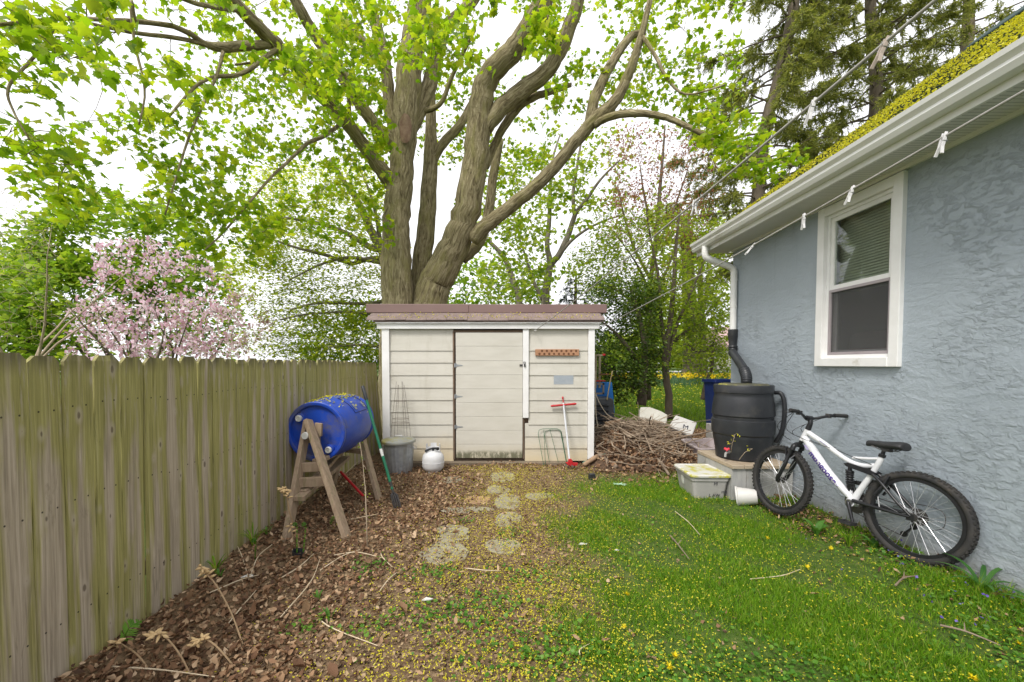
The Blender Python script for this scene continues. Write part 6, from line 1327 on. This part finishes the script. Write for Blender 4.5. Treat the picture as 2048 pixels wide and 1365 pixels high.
def conifer(name, label, trunk_rows, zlo, zhi, nbr, rlo, rhi, seedx, mat, bend=.0, per=15, nl=.16, dens=1.0):
    pts, rad = px_limbs(trunk_rows, 6); base = pts[0]; o = thing(name, label, 'tree', (base.x, base.y, gz(base.x, base.y)))
    mb = MB(); mb.tube(pts, rad, 14); tr_ = mb.build('trunk', bark_d, o, smooth='all')
    mb = MB(); NP, NR, NS = [], [], []
    zs = np.array([p.z for p in pts])
    for k in range(nbr):
        f = (k + random.random()) / nbr; z = zlo + (zhi - zlo) * f; i = int(np.clip(np.searchsorted(zs, z), 1, len(zs) - 1)); t_ = (z - zs[i - 1]) / max(zs[i] - zs[i - 1], .01); c = pts[i - 1].lerp(pts[i], t_)
        a = k * 2.4 + random.uniform(-.5, .5); Lb = (rlo + (rhi - rlo) * f) * random.uniform(.7, 1.15); d = Vector((math.cos(a), math.sin(a), .12)); bp_ = []
        for q in np.linspace(0, 1, 8): bp_.append(c + d * (Lb * q) + Vector((random.gauss(0, .04), random.gauss(0, .04), -.55 * Lb * .28 * q * q * 1.6 + .18 * Lb * q * q * q)))
        mb.tube(bp_, [.035 * (1 - .85 * q / 7) for q in range(8)], 5)
        nb = int(Lb * 9 * dens)
        for j in range(nb):
            q = random.uniform(.18, 1) ** .8; ii = min(int(q * 7), 6); p = bp_[ii].lerp(bp_[ii + 1], q * 7 - ii); sd = Vector((-math.sin(a), math.cos(a), 0)) * random.choice((-1, 1)); Ls = random.uniform(.25, .75) * (1.1 - .5 * q)
            e = (sd * random.uniform(.3, 1) + d * random.uniform(.2, .9) + Vector((0, 0, random.uniform(-1.3, -.15)))).normalized(); m1 = p + (e + Vector((0, 0, .35))) * Ls * .5; p2 = p + e * Ls + Vector((0, 0, -.12 * Ls))
            mb.tube([p, m1, p2], [.006, .0045, .003], 3, cap=False)
            for g_ in range(per):
                t2 = random.uniform(.1, 1); w_ = p.lerp(m1, t2 * 2) if t2 < .5 else m1.lerp(p2, t2 * 2 - 1); NP.append(tuple(w_)); NR.append(math.atan2(-e.x, e.y)); NS.append(e.z)
    mb.build('branches', bark_d, tr_)
    n = len(NP); cloud('needles', OVAL, np.array(NP), rots(n, -.35, .55, .6, np.array(NR) + rng.normal(0, .75, n)), np.stack([rng.uniform(.035, .06, n), rng.uniform(.6, 1.3, n) * nl, np.ones(n) * .1], 1), mat, o)
    return o
conifer('spruce_tree', 'tall leaning spruce with drooping sprays behind the gutter end', [(1500, 760, 13.6, 28), (1515, 420, 13.6, 26), (1531, 256, 13.5, 24), (1551, 180, 13.5, 22), (1572, 92, 13.4, 21), (1590, 0, 13.4, 19), (1615, -150, 13.3, 14), (1620, -300, 13.3, 6)], 4.4, 17, 108, 3.3, 1.6, 0, needle_m, per=40, dens=1.15)
conifer('spruce_tree', 'tall dark spruce rising behind the middle of the yellow roof', [(1752, 700, 14.6, 26), (1750, 300, 14.6, 24), (1751, 150, 14.6, 22), (1742, 30, 14.6, 20), (1738, -120, 14.6, 16), (1735, -300, 14.6, 6)], 6.2, 19, 104, 3.7, 1.8, 0, needle_m, per=40, dens=1.15)
conifer('spruce_tree', 'spruce at the upper right corner behind the roof ridge', [(1925, 700, 15.6, 26), (1932, 200, 15.6, 22), (1936, 50, 15.6, 20), (1940, -120, 15.6, 14), (1940, -280, 15.6, 6)], 8.5, 20, 56, 3.4, 1.8, 0, needle_m, per=36)
conifer('hemlock_tree', 'small dark hemlock showing above the shed roof end', [(1150, 800, 16.5, 9), (1150, 640, 16.5, 8), (1152, 560, 16.5, 4), (1153, 545, 16.5, 2)], 1.2, 4.9, 34, 1.5, .35, 0, leafmat('hemlock_needles', [(0, (.02, .045, .025)), (.5, (.035, .07, .038)), (1, (.055, .10, .05))], .2), per=26)
# --- far beyond: big trunk, low house, wood edge
lm = [px_limbs(r, 4) for r in ([(1380, 752, 27, 42), (1382, 735, 27, 34), (1382, 690, 27, 32), (1380, 620, 27, 30), (1376, 540, 27, 26), (1370, 440, 27, 18)], [(1382, 690, 27, 14), (1400, 640, 27, 12), (1420, 560, 27, 8)], [(1405, 748, 27.6, 22), (1404, 700, 27.6, 18), (1402, 620, 27.6, 14), (1400, 520, 27.6, 8)])]
tree('old_tree', 'massive old trunk standing beyond the daffodils near the road', lm, np.vstack([region(1300, 420, 1470, 640, 330, 25, 29, False, -.9, .6), region(1280, 620, 1400, 700, 60, 25, 28)]), STAR, (.2, .34), 7, lime_leaf, bark_d, spread=.35, r0=.012, rk=.006, base=P(1380, 752, 27))
fh = Vector((31.5, 50, gz(31.5, 50))); far_h = thing('distant_house', 'distant low house with pinkish roof seen past the house corner', 'house', fh)
MB().box(fh + Vector((0, 0, 1.3)), (11, 7, 2.6)).build('wall', M('far_wall', (.50, .46, .42), (.56, .52, .48), 1, .8), far_h)
mb = MB(); mb.poly([fh + Vector((-6, -4, 2.5)), fh + Vector((-6, 4, 2.5)), fh + Vector((-6, 0, 5.2))], (12, 0, 0)); mb.build('roof', M('far_roof', (.36, .24, .23), (.42, .29, .28), 2, .9), far_h)
for dx in (-3.5, 0, 3.5): MB().box(fh + Vector((dx, -3.52, 1.5)), (1.3, .08, 1.2)).build('window', M('far_glass', (.12, .14, .16), (.2, .22, .25), 2, .2), far_h)
n = 15000; x = rng.uniform(-6, 75, n); y = rng.uniform(52, 62, n); z = 1.0 + rng.beta(1.2, 1.6, n) * (6 + 2.5 * np.sin(x * .35) + 1.5 * np.sin(x * .9 + 1)); pp = np.stack([x, y, z], 1); pp = pp[gaps(pp, .35) > -.9]
tag(cloud('far_woods', STAR, pp, rots(len(pp), -.2, .6, .6), rng.uniform(.5, 1.0, len(pp)), lime_leaf), 'hazy yellow green wood edge far beyond the road', 'woods', kind='stuff')
n = 5000; x = rng.uniform(2.5, 14, n); y = rng.uniform(13, 36, n); z = gh(x, y) + rng.uniform(.05, 1.0, n) * 1.1; kk = (np.sin(x * 1.1) + np.sin(y * .7 + x * .4)) > .75
pp = np.stack([x, y, z], 1)[kk & (y > 30)]
if len(pp): tag(cloud('far_undergrowth', OVAL, pp, rots(len(pp), -.2, .5, .5), rng.uniform(.08, .16, len(pp)), green_leaf), 'loose green undergrowth before the road', 'undergrowth', kind='stuff')

# ------------------------------------------------------------------ ground cover
grass_m = leafmat('grass_blades', [(0, (.07, .16, .008)), (.45, (.135, .29, .012)), (.8, (.23, .40, .025)), (.97, (.36, .42, .07)), (1, (.42, .36, .16))], .5, .5)
weed_m = leafmat('weed_leaves', [(0, (.05, .15, .012)), (.5, (.09, .22, .02)), (1, (.16, .31, .04))], .4, .45)
def scatter(n, x0, x1, y0, y1, wfun, power=1.5):
    """random ground points, denser towards the camera, thinned by wfun"""
    u = rng.uniform(0, 1, n); y = y0 + (y1 - y0) * u ** power; x = rng.uniform(x0, x1, n); k = rng.random(n) < wfun(x, y); return x[k], y[k]
clump = lambda x, y: np.clip(.60 + .30 * np.sin(4.1 * x + 1.2 * np.sin(3 * y)) + .30 * np.sin(5.3 * y + .8 * np.sin(4 * x) + 1) + .26 * np.sin(11 * x + 7 * y) + .2 * np.sin(1.7 * x + 2.1 * y) - .10, .05, 1)
in_yard = lambda x, y: (x < WX - .02) & (x > FX + .05)
x, y = scatter(260000, -.3, 3.22, 1.5, 5.9, lambda x, y: np.clip(grass_edge(x, y) * clump(x, y) * in_yard(x, y) * (1 - .92 * np.exp(-((x - 2.98) / .32) ** 2 - ((y - 4.0) / .5) ** 2)), 0, 1), 1.5)
wallside = np.clip((x - 2.55) / .5, 0, 1) * (y < 4.2); n = len(x)
h = rng.uniform(.02, .062, n) * (.7 + .5 * clump(x, y)) * (1 + 1.0 * wallside * rng.random(n)); 
tag(cloud('grass', BLADE, np.stack([x, y, gh(x, y) - .004], 1), rots(n, 0, .42, .42), np.stack([rng.uniform(.0028, .005, n), h, h], 1), grass_m), 'short green lawn grass', 'grass', kind='stuff')
patches = [(-.29, 2.42, .30, .18), (-.45, 2.9, .18, .1), (-.95, 3.0, .12, .12), (-.75, 2.25, .12, .08), (.15, 2.9, .2, .15), (.25, 2.1, .4, .2), (.1, 3.6, .1, .1), (-.35, 3.9, .06, .06), (-.05, 2.55, .25, .15), (1.2, 1.9, .8, .2), (3.0, 2.5, .25, .45), (3.05, 3.0, .2, .3), (2.75, 2.1, .3, .3), (-1.1, 2.3, .1, .1)]
def wcov(x, y):
    w_ = .05 * grass_edge(x, y) * (clump(y, x) > .6)
    for a, b_, rx, ry in patches: w_ = np.maximum(w_, .55 * np.exp(-((x - a) / rx) ** 2 - ((y - b_) / ry) ** 2))
    return w_ * in_yard(x, y)
x, y = scatter(60000, -1.3, 3.22, 1.5, 5.7, wcov, 1.5); n = len(x)
tag(cloud('ground_cover', ROUND, np.stack([x, y, gh(x, y) + rng.uniform(.004, .04, n)], 1), rots(n, .05, .35, .35), rng.uniform(.010, .026, n), weed_m), 'low round-leaved violets and clover', 'ground cover', kind='stuff')
n = 70; x = np.clip(rng.normal(2.95, .25, n), 2, 3.2); y = rng.normal(2.45, .35, n)
tag(cloud('violet_flowers', ROUND, np.stack([x, y, gh(x, y) + rng.uniform(.04, .07, n)], 1), rots(n, .5, .5, .5), rng.uniform(.010, .016, n), leafmat('violet_petal', [(0, (.10, .06, .32)), (1, (.22, .16, .5))], .3)), 'tiny violet flowers in the weeds by the wall', 'violets', kind='stuff')
# brown leaves
def lw(x, y):
    w_ = np.maximum(litter_w(x, y), .10 + .0 * x); w_ = np.maximum(w_, .9 * np.exp(-((y - 6.0) / .22) ** 2)); w_ = np.maximum(w_, .9 * (y > 6.2) * (x > 1.45))
    w_ = np.maximum(w_, .95 * np.exp(-((x - 2.95) / .30) ** 2 - ((y - 4.0) / .45) ** 2)); w_ = np.maximum(w_, .8 * np.exp(-((x - 3.12) / .10) ** 2 - ((y - 3.1) / .8) ** 2)); w_ = np.maximum(w_, .8 * np.exp(-((x - 1.6) / .5) ** 2 - ((y - 5.75) / .2) ** 2))
    return np.clip(w_ * (1 - .93 * grass_edge(x, y) * (x < 2.65)), 0, 1) * in_yard(x, y) * ((y < 6.15) | (x > 1.45))
x, y = scatter(66000, FX + .05, 4.6, 1.5, 9.5, lambda x, y: np.clip(lw(np.minimum(x, 3.2), y), 0, 1), 1.7); n = len(x)
tag(cloud('leaf_litter', CURL, np.stack([x, y, gh(x, y) + rng.uniform(0, .028, n)], 1), rots(n, 0, .55, .55), np.stack([rng.uniform(.012, .045, n), rng.uniform(.02, .058, n), rng.uniform(.02, .07, n)], 1) * np.where(rng.random(n) < .03, 1.8, .9)[:, None], brown_leaf), 'dead brown leaves strewn along the fence and shed', 'leaf litter', kind='stuff')
# shredded dry bits on the bare ground
x, y = scatter(30000, -1.6, 1.6, 1.5, 6.0, lambda x, y: np.clip(.75 - .7 * grass_edge(x, y), 0, 1) * in_yard(x, y), 1.6); n = len(x)
tag(cloud('dry_crumbs', PETAL, np.stack([x, y, gh(x, y) + rng.uniform(0, .008, n)], 1), rots(n, 0, .35, .35), rng.uniform(.008, .028, n), leafmat('crumbs', [(0, (.08, .05, .03)), (.5, (.20, .13, .075)), (1, (.36, .26, .15))], 0, .9)), 'shredded dry leaf crumbs on the bare path', 'crumbs', kind='stuff')
# yellow blossom
def pw(x, y): return np.clip((.15 + .85 * np.exp(-((x - .05) / .8) ** 2) + .03 * (x > .9)) * (.45 + .55 * clump(x * 1.7, y * 1.3)), 0, 1) * in_yard(x, y) * (1 - .8 * litter_w(x, y)) * (y < 6.05)
x, y = scatter(115000, -1.5, 3.2, 1.5, 6.05, pw, 1.3); n = len(x)
g_ = grass_edge(x, y)
tag(cloud('blossom_litter', PETAL, np.stack([x, y, gh(x, y) + .017 + g_ * rng.uniform(0, .03, n)], 1), rots(n, .1, .4, .5), np.stack([rng.uniform(.005, .010, n), rng.uniform(.006, .014, n), np.full(n, .007)], 1), petal_m), 'fallen yellow blossom over path and lawn', 'blossom', kind='stuff')
# --- back lawn, daffodils
x, y = scatter(60000, 1.5, 14, 9.5, 26, lambda x, y: np.clip((y - 9.3 + .8 * np.sin(x * 2)) / 1.5, 0, 1), 1.3); n = len(x); h = rng.uniform(.08, .2, n)
tag(cloud('meadow_grass', BLADE, np.stack([x, y, gh(x, y) - .01], 1), rots(n, 0, .4, .4), np.stack([rng.uniform(.012, .03, n), h, h], 1), leafmat('meadow', [(0, (.08, .17, .015)), (.5, (.15, .27, .025)), (1, (.26, .34, .05))], .45)), 'longer bright green grass behind the shed', 'grass', kind='stuff')
n = 1600; x = rng.uniform(2, 13, n); y = rng.uniform(12, 24, n); tag(cloud('lawn_flowers', ROUND, np.stack([x, y, gh(x, y) + rng.uniform(.12, .2, n)], 1), rots(n, 0, .4, .4), rng.uniform(.04, .07, n), petal_m), 'small yellow flowers dotting the back lawn', 'flowers', kind='stuff')
bx = np.concatenate([rng.normal(7.4, 1.1, 3000), rng.normal(11.5, 1.2, 2200), rng.normal(5.6, .8, 1200)]); by = rng.normal(23, 1.0, len(bx)); n = len(bx); h = rng.uniform(.35, .55, n)
tag(cloud('daffodil_leaves', BLADE, np.stack([bx, by, gh(bx, by)], 1), rots(n, 0, .2, .2), np.stack([np.full(n, .035), h, h], 1), leafmat('daffodil_green', [(0, (.05, .12, .06)), (1, (.11, .20, .09))], .3)), 'bluish green daffodil leaves in a far bed', 'daffodil leaves', kind='stuff')
k = rng.random(n) < .10; tag(cloud('daffodil_flowers', ROUND, np.stack([bx[k], by[k] - .3, gh(bx[k], by[k]) + .45 + rng.uniform(-.1, .08, k.sum())], 1), rots(int(k.sum()), 1.2, .3, .3), rng.uniform(.10, .15, k.sum()), leafmat('daffodil_yellow', [(0, (.62, .42, .01)), (1, (.70, .55, .02))], .3)), 'yellow daffodil flowers in a far bed', 'daffodils', kind='stuff')
# --- stepping stones
stone_m = M('flagstone', (.235, .205, .145), (.315, .29, .215), 9, .9, .4, 40, dirt=(.18, .135, .07), dirt_at=(.50, .64), detail=8); red_stone = M('red_flagstone', (.30, .18, .10), (.36, .23, .14), 9, .9, .4, 40, dirt=(.2, .14, .08))
for px, py, wx, wy, mt, lab in ((1004, 956, .24, .19, 0, 'flat grey stepping stone nearest the shed door'), (905, 960, .20, .14, 0, 'half buried stepping stone left of the one at the door'), (1000, 978, .24, .14, 0, 'narrow stepping stone second from the shed door'), (1076, 993, .24, .10, 0, 'thin pale stepping stone on the lawn side of the path'), (1015, 1001, .21, .22, 0, 'squarish grey stepping stone in the middle of the path'), (955, 997, .20, .12, 1, 'reddish stepping stone in the middle of the path'), (938, 1018, .38, .08, 0, 'long narrow stepping stone left of the path centre'), (1018, 1040, .22, .17, 0, 'tilted grey stepping stone right of the path centre'), (902, 1067, .24, .15, 0, 'oval grey stepping stone near the front of the path'), (890, 1103, .26, .18, 0, 'broad grey stepping stone at the front end of the path'), (1005, 1088, .2, .14, 0, 'nearly buried stone at the front right of the path')):
    c = G(px, py); pts = []; 
    for k in range(11): t_ = 2 * math.pi * k / 11; r_ = random.uniform(.8, 1.12); pts.append(Vector((c.x + wx * 1.25 * .6 * r_ * math.cos(t_), c.y + wy * 1.5 * .85 * r_ * math.sin(t_), gz(c.x, c.y) - .03)))
    zt = sum(gz(p.x, p.y) for p in pts) / 11 + .006
    tag(MB().poly(pts, (0, 0, zt - pts[0].z)).build('stepping_stone', red_stone if mt else stone_m, loc=(c.x, c.y, zt - .03), bevel=.006), lab, 'stepping stone', 'stepping stones of the path')
# --- dandelions
dm = leafmat('dandelion_yellow', [(0, (.70, .52, .005)), (1, (.74, .60, .01))], .2); proto = None
for px, py, lab in ((1371, 1000, 'dandelion at the foot of the grey storage box'), (1532, 1075, 'dandelion on the lawn below the front wheel'), (1661, 1094, 'dandelion on the lawn left of the rear wheel'), (1251, 1190, 'dandelion in the mixed weeds at mid lawn'), (1249, 1252, 'dandelion with a broad head in the weeds by the bare ground'), (1333, 1332, 'dandelion at the bottom edge left of the lawn'), (1346, 1312, 'dandelion with a bent head near the bottom edge'), (2030, 1289, 'large dandelion at the right edge of the lawn'), (1940, 1356, 'dandelion in the bottom right corner'), (1614, 1136, 'small pale dandelion at the lawn centre')):
    c = G(px, py, .03); c.z = gz(c.x, c.y)
    if proto is None:
        proto = thing('dandelion', lab, 'dandelion', c, 'dandelions in the lawn'); MB().tube([V(0, 0, 0), V(.004, 0, .035)], .0022, 5).build('stem', weed_m, proto, local=True)
        n = 46; t_ = rng.uniform(0, 2 * np.pi, n); el = rng.uniform(-.1, 1.2, n); o_ = cloud('flower_head', NEEDLE, np.tile([[.004, 0, .034]], (n, 1)), rots(n, 0, .01, .1, t_) @ rots(n, 0, .01, .01, np.zeros(n)), np.stack([np.full(n, .005), np.full(n, .020), np.full(n, .02)], 1), dm)
        me = o_.data; co = np.empty(len(me.vertices) * 3, np.float32); me.vertices.foreach_get('co', co); co = co.reshape(-1, 3); rr = np.hypot(co[:, 0] - .004, co[:, 1]); e_ = np.repeat(el, 3); co[:, 2] += rr * np.tan(np.clip(e_, 0, 1.1)) * .5; me.vertices.foreach_set('co', co.ravel()); o_.parent = proto; o = proto
    else: o = copy_tree(proto); o.location = c; o.rotation_euler = (random.gauss(0, .3), random.gauss(0, .3), random.uniform(0, 6)); o.scale = [random.uniform(.8, 1.25)] * 3; o['label'] = lab
# --- dry seed stalks with tan pods by the fence
pod_m = M('dry_pod', (.50, .34, .16), (.62, .45, .24), 14, .8, .2); stalk_m = M('dry_stalk', (.30, .20, .11), (.40, .28, .16), 14, .85); straw_m = M('straw', (.52, .41, .27), (.62, .52, .37), 14, .8)
def dry_plant(label, pts, pods, r=.004):
    c = pts[0]; o = thing('dried_plant', label, 'plant', c); mb = MB(); smooth_tube(mb, pts, [r] * (len(pts) - 1) + [r * .5], 6, 4); mb.build('stem', stalk_m, o)
    mb = MB()
    for i in range(pods):
        f = i / max(pods - 1, 1); q = spline([tuple(p) for p in pts[-3:]], 8); p = Vector(q[int((len(q) - 1) * (.35 + .65 * f))]); a = i * 2.4 + random.uniform(-.3, .3); d = Vector((math.cos(a), math.sin(a) * .8, random.uniform(-.5, .6))).normalized(); l_ = random.uniform(.035, .052)
        mb.tube([p, p + d * .006, p + d * l_ * .4, p + d * l_ * .75, p + d * l_], [.0015, .004, .0085, .006, .0006], 6)
    mb.build('seed_pods', pod_m, o, smooth='all'); return o
g0 = lambda px, py: (lambda c: Vector((c.x, c.y, gz(c.x, c.y))))(G(px, py))
dry_plant('dry seed stalk with a long spike of tan pods by the front left stand leg', [g0(598, 1105), P(590, 1060, 3.25), P(578, 1020, 3.2), P(572, 985, 3.2), P(563, 978, 3.2)], 17)
dry_plant('dry seed stalk with a cluster of tan pods before the fence middle', [g0(486, 1290), P(462, 1225, 2.3), P(432, 1170, 2.4), P(412, 1148, 2.45), P(402, 1132, 2.45)], 15)
dry_plant('dry seed stalk with tan pods low in front near the fern', [g0(380, 1350), P(360, 1310, 2.0), P(335, 1278, 2.05), P(318, 1268, 2.05), P(305, 1272, 2.05)], 13)
dry_plant('dry seed stalk with drooping tan pods nearest the camera', [g0(470, 1340), P(440, 1300, 2.0), P(418, 1282, 2.05), P(402, 1278, 2.05), P(392, 1290, 2.05)], 13)
dry_plant('dry seed stalk with tan pods at the left bottom by the fence', [g0(300, 1345), P(275, 1310, 2.0), P(248, 1292, 2.1), P(232, 1284, 2.1), P(225, 1300, 2.1)], 12)
dry_plant('tiny dry pod stalk at the foot of the stand leg', [g0(592, 1100), P(586, 1075, 3.2), P(582, 1058, 3.2), P(580, 1050, 3.2)], 6)
# --- straw stalks lying about
for k, (xa, ya, xb, yb) in enumerate(((560, 1165, 628, 1120), (500, 1165, 545, 1105), (640, 1250, 755, 1308), (668, 1122, 770, 1124), (760, 1110, 785, 1140), (690, 960, 745, 910), (225, 1350, 430, 1368), (640, 1150, 720, 1110), (420, 1200, 520, 1160), (455, 1255, 520, 1180), (760, 1190, 810, 1140), (1160, 1320, 1180, 1296), (1350, 1030, 1400, 1075), (930, 1140, 1000, 1142), (1500, 1170, 1600, 1150), (560, 1240, 640, 1130), (700, 1045, 770, 1030), (470, 1100, 498, 1170))):
    a, c = g0(xa, ya), g0(xb, yb); m1 = (a + c) / 2 + Vector((random.gauss(0, .03), random.gauss(0, .03), .02)); mb = MB(); smooth_tube(mb, [a + V(0, 0, .02), m1 + V(0, 0, .012), c + V(0, 0, .022)], [.0035, .0032, .002], 6, 5)
    tag(mb.build('straw_stalk', straw_m, loc=a), 'thin pale dry stalk lying on the ground', 'stalk', 'dry stalks lying on the ground')
for xa, ya, xb, yb, lab in ((1790, 1185, 1835, 1168, 'short forked twig on the lawn before the rear wheel'), (1880, 1265, 2000, 1308, 'long grey twig lying on the lawn at the lower right'), (1340, 1080, 1378, 1130, 'thin curved twig on the lawn below the storage box')):
    a, c = g0(xa, ya), g0(xb, yb); mb = MB(); m1 = (a + c) / 2 + V(0, .02, .025); smooth_tube(mb, [a + V(0, 0, .035), m1 + V(0, 0, .02), c + V(0, 0, .04)], [.006, .005, .003], 6, 4); mb.tube([m1 + V(0, 0, .02), m1 + V(.05, .05, .035)], [.004, .002], 5); tag(mb.build('fallen_twig', branch_m, loc=a), lab, 'twig')
# --- ferns, strap-leaved clumps, sapling
fern_m = leafmat('fern_green', [(0, (.09, .24, .02)), (1, (.17, .36, .04))], .5)
def fern(label, base, tip, arch, n_p=15, size=.07, curl=False):
    o = thing('fern', label, 'fern', base); mid = (base + tip) / 2 + arch; q = spline([tuple(base), tuple(mid), tuple(tip)], 10); mb = MB(); mb.tube([Vector(p) for p in q], [.004 * (1 - .8 * i / len(q)) for i in range(len(q))], 6)
    if curl:
        tp_ = Vector(q[-1]); mb.tube([tp_ + V(.018 * (1 - i / 14) * math.cos(i * .7) - .018, 0, .018 * (1 - i / 14) * math.sin(i * .7)) for i in range(13)], .0045, 6)
    mb.build('stem', weed_m, o); mb = MB()
    for i in range(n_p):
        f = (i + 1) / (n_p + 1); p = Vector(q[int(f * (len(q) - 1))]); d = (Vector(q[-1]) - Vector(q[0])).normalized(); l_ = size * (math.sin(math.pi * min(f * .85 + .22, 1)) if not curl else .3)
        sdv = d.cross(V(.3, -.9, .4)).normalized()
        for sg in (-1, 1):
            e = (sdv * sg + d * .45).normalized(); wv_ = d * .006 if not curl else d * .006; n0 = len(mb.v); mb.v += [p - wv_ * .5, p + e * l_ * .5 - wv_ * .6 + V(0, 0, .004), p + e * l_, p + e * l_ * .5 + wv_ * .6 + V(0, 0, .004), p + wv_ * .5]; mb.f.append([n0, n0 + 1, n0 + 2, n0 + 3, n0 + 4])
    mb.build('pinnae', fern_m, o); return o
fern('young green fern frond unrolling at the foot of the near fence', g0(244, 1300), P(290, 1240, 2.2), V(.0, -.02, .04), 15, .055)
for px, dxx, lab in ((594, 0, 'upright fern fiddlehead in the black pot, left of two'), (606, 6, 'upright fern fiddlehead in the black pot, right of two')): fern(lab, g0(px, 1120), P(px + dxx, 1050, 3.15), V(0, 0, 0), 12, .03, True)
fern('small fern fiddlehead near the fence behind the dry pods', g0(510, 1130), P(512, 1082, 2.95), V(0, 0, 0), 10, .03, True); fern('thin fern shoot in the leaves under the barrel stand', g0(660, 1055), P(672, 1032, 3.7), V(0, 0, .02), 9, .025)
c = g0(594, 1122); mb = MB(); mb.lathe([(.035, 0), (.045, .055), (.041, .055), (.033, .01), (0, .01)], 16, Matrix.Translation(c) @ Matrix.Rotation(R(14), 4, 'Y')); tag(mb.build('plant_pot', black_plastic, loc=c), 'small black plastic pot with fern shoots in the leaf litter', 'pot')
def strap(label, base, n_l, ln, wd, up, mat, name='strap_plant', cat='plant', spread=1.0):
    mb = MB()
    for k in range(n_l):
        a = k * 2.4 + random.uniform(-.4, .4); L_ = ln * random.uniform(.65, 1.1); d = Vector((math.cos(a), math.sin(a), 0)); n0 = len(mb.v); m_ = 8; sdv = Vector((-d.y, d.x, 0))
        for i in range(m_):
            f = i / (m_ - 1); p = base + d * (L_ * spread * (f * .35 + .65 * f * f) * (1 - up) + .01) + V(0, 0, L_ * (f * (1.15 - (1 - up) * f * .95))); w_ = wd * (math.sin(math.pi * min(.15 + f * .85, 1)) ** .7); mb.v += [p - sdv * w_ / 2 + V(0, 0, .12 * w_), p, p + sdv * w_ / 2 + V(0, 0, .12 * w_)]
        for i in range(m_ - 1):
            for j in range(2): mb.f.append([n0 + 3 * i + j, n0 + 3 * i + j + 1, n0 + 3 * i + j + 4, n0 + 3 * i + j + 3])
    return tag(mb.build(name, mat, loc=base, smooth='all'), label, cat)
tulip = leafmat('strap_green', [(0, (.06, .17, .025)), (1, (.11, .25, .04))], .4); lily = leafmat('lily_green', [(0, (.035, .12, .025)), (1, (.08, .19, .04))], .4)
strap('upright broad green leaves growing between the bicycle wheels', Vector((2.80, 3.62, gz(2.8, 3.62))), 9, .20, .042, .45, tulip)
strap('arching dark green strap leaves at the wall past the rear wheel', Vector((3.10, 2.62, gz(3.1, 2.62))), 9, .30, .026, .2, lily, spread=1.1)
strap('strap leaved clump at the right edge against the wall', Vector((3.10, 2.28, gz(3.1, 2.28))), 7, .26, .03, .25, lily)
strap('low green leaves behind the rear wheel by the wall', Vector((3.02, 3.30, gz(3, 3.3))), 8, .16, .035, .3, tulip)
strap('tuft of long fine grass between the bicycle pedals and rear wheel', Vector((2.86, 3.35, gz(2.8, 3.4))), 34, .22, .006, .45, grass_m, 'grass_tuft', 'grass tuft')
strap('tuft of long grass at the fence foot before the stand', Vector((FX + .12, 3.25, gz(FX + .12, 3.25))), 30, .26, .006, .4, grass_m, 'grass_tuft', 'grass tuft')
strap('smaller grass tuft at the fence foot nearer the camera', Vector((FX + .10, 2.85, gz(FX + .1, 2.85))), 20, .16, .008, .45, grass_m, 'grass_tuft', 'grass tuft')
for px, py, lab in ((440, 1165, 'bright green leaf shoot at the fence foot behind the dry pods'), (660, 1245, 'narrow green shoot in the litter at the lower middle'), (635, 1200, 'small green shoot beside the clover patch'), (535, 1085, 'green shoot between fence and fern pot')): strap(lab, g0(px, py), 5, .09, .016, .6, tulip, 'green_shoot', 'shoot')
for px, py, lab, ln in ((975, 945, '', 0),): pass
lm = [([g0(735, 1105), P(733, 1040, 3.3), P(731, 985, 3.35), P(726, 930, 3.4), P(720, 885, 3.4)], [.006, .005, .0045, .003, .002])]
tree('leafy_whip', 'thin upright whip of a sapling in front of the barrel', lm, np.array([tuple(P(x_, y_, 3.35)) for x_, y_ in ((737, 1042), (729, 1020), (734, 990), (726, 965), (732, 940), (722, 915), (727, 1060), (719, 890))]), OVAL, (.015, .03), 4, lime_leaf, tan_twig, spread=.01, r0=.002, rk=.002, cat='sapling', limb_sides=6, base=g0(735, 1105))
lm = [([P(1462, 905, 4.55), P(1464, 890, 4.52), P(1470, 870, 4.5)], [.004, .003, .002]), ([P(1478, 920, 4.5), P(1490, 905, 4.48), P(1505, 898, 4.45)], [.004, .003, .002])]
tree('dry_weed', 'little dry weed with yellow leaves growing before the rain barrel', lm, np.array([tuple(P(x_, y_, 4.5)) for x_, y_ in ((1460, 888), (1470, 882), (1466, 872), (1475, 868), (1498, 898))]), OVAL, (.02, .035), 3, petal_m, tan_twig, spread=.012, r0=.002, rk=.003, cat='weed', limb_sides=6, base=Vector((2.56, 4.48, gz(2.56, 4.48))))
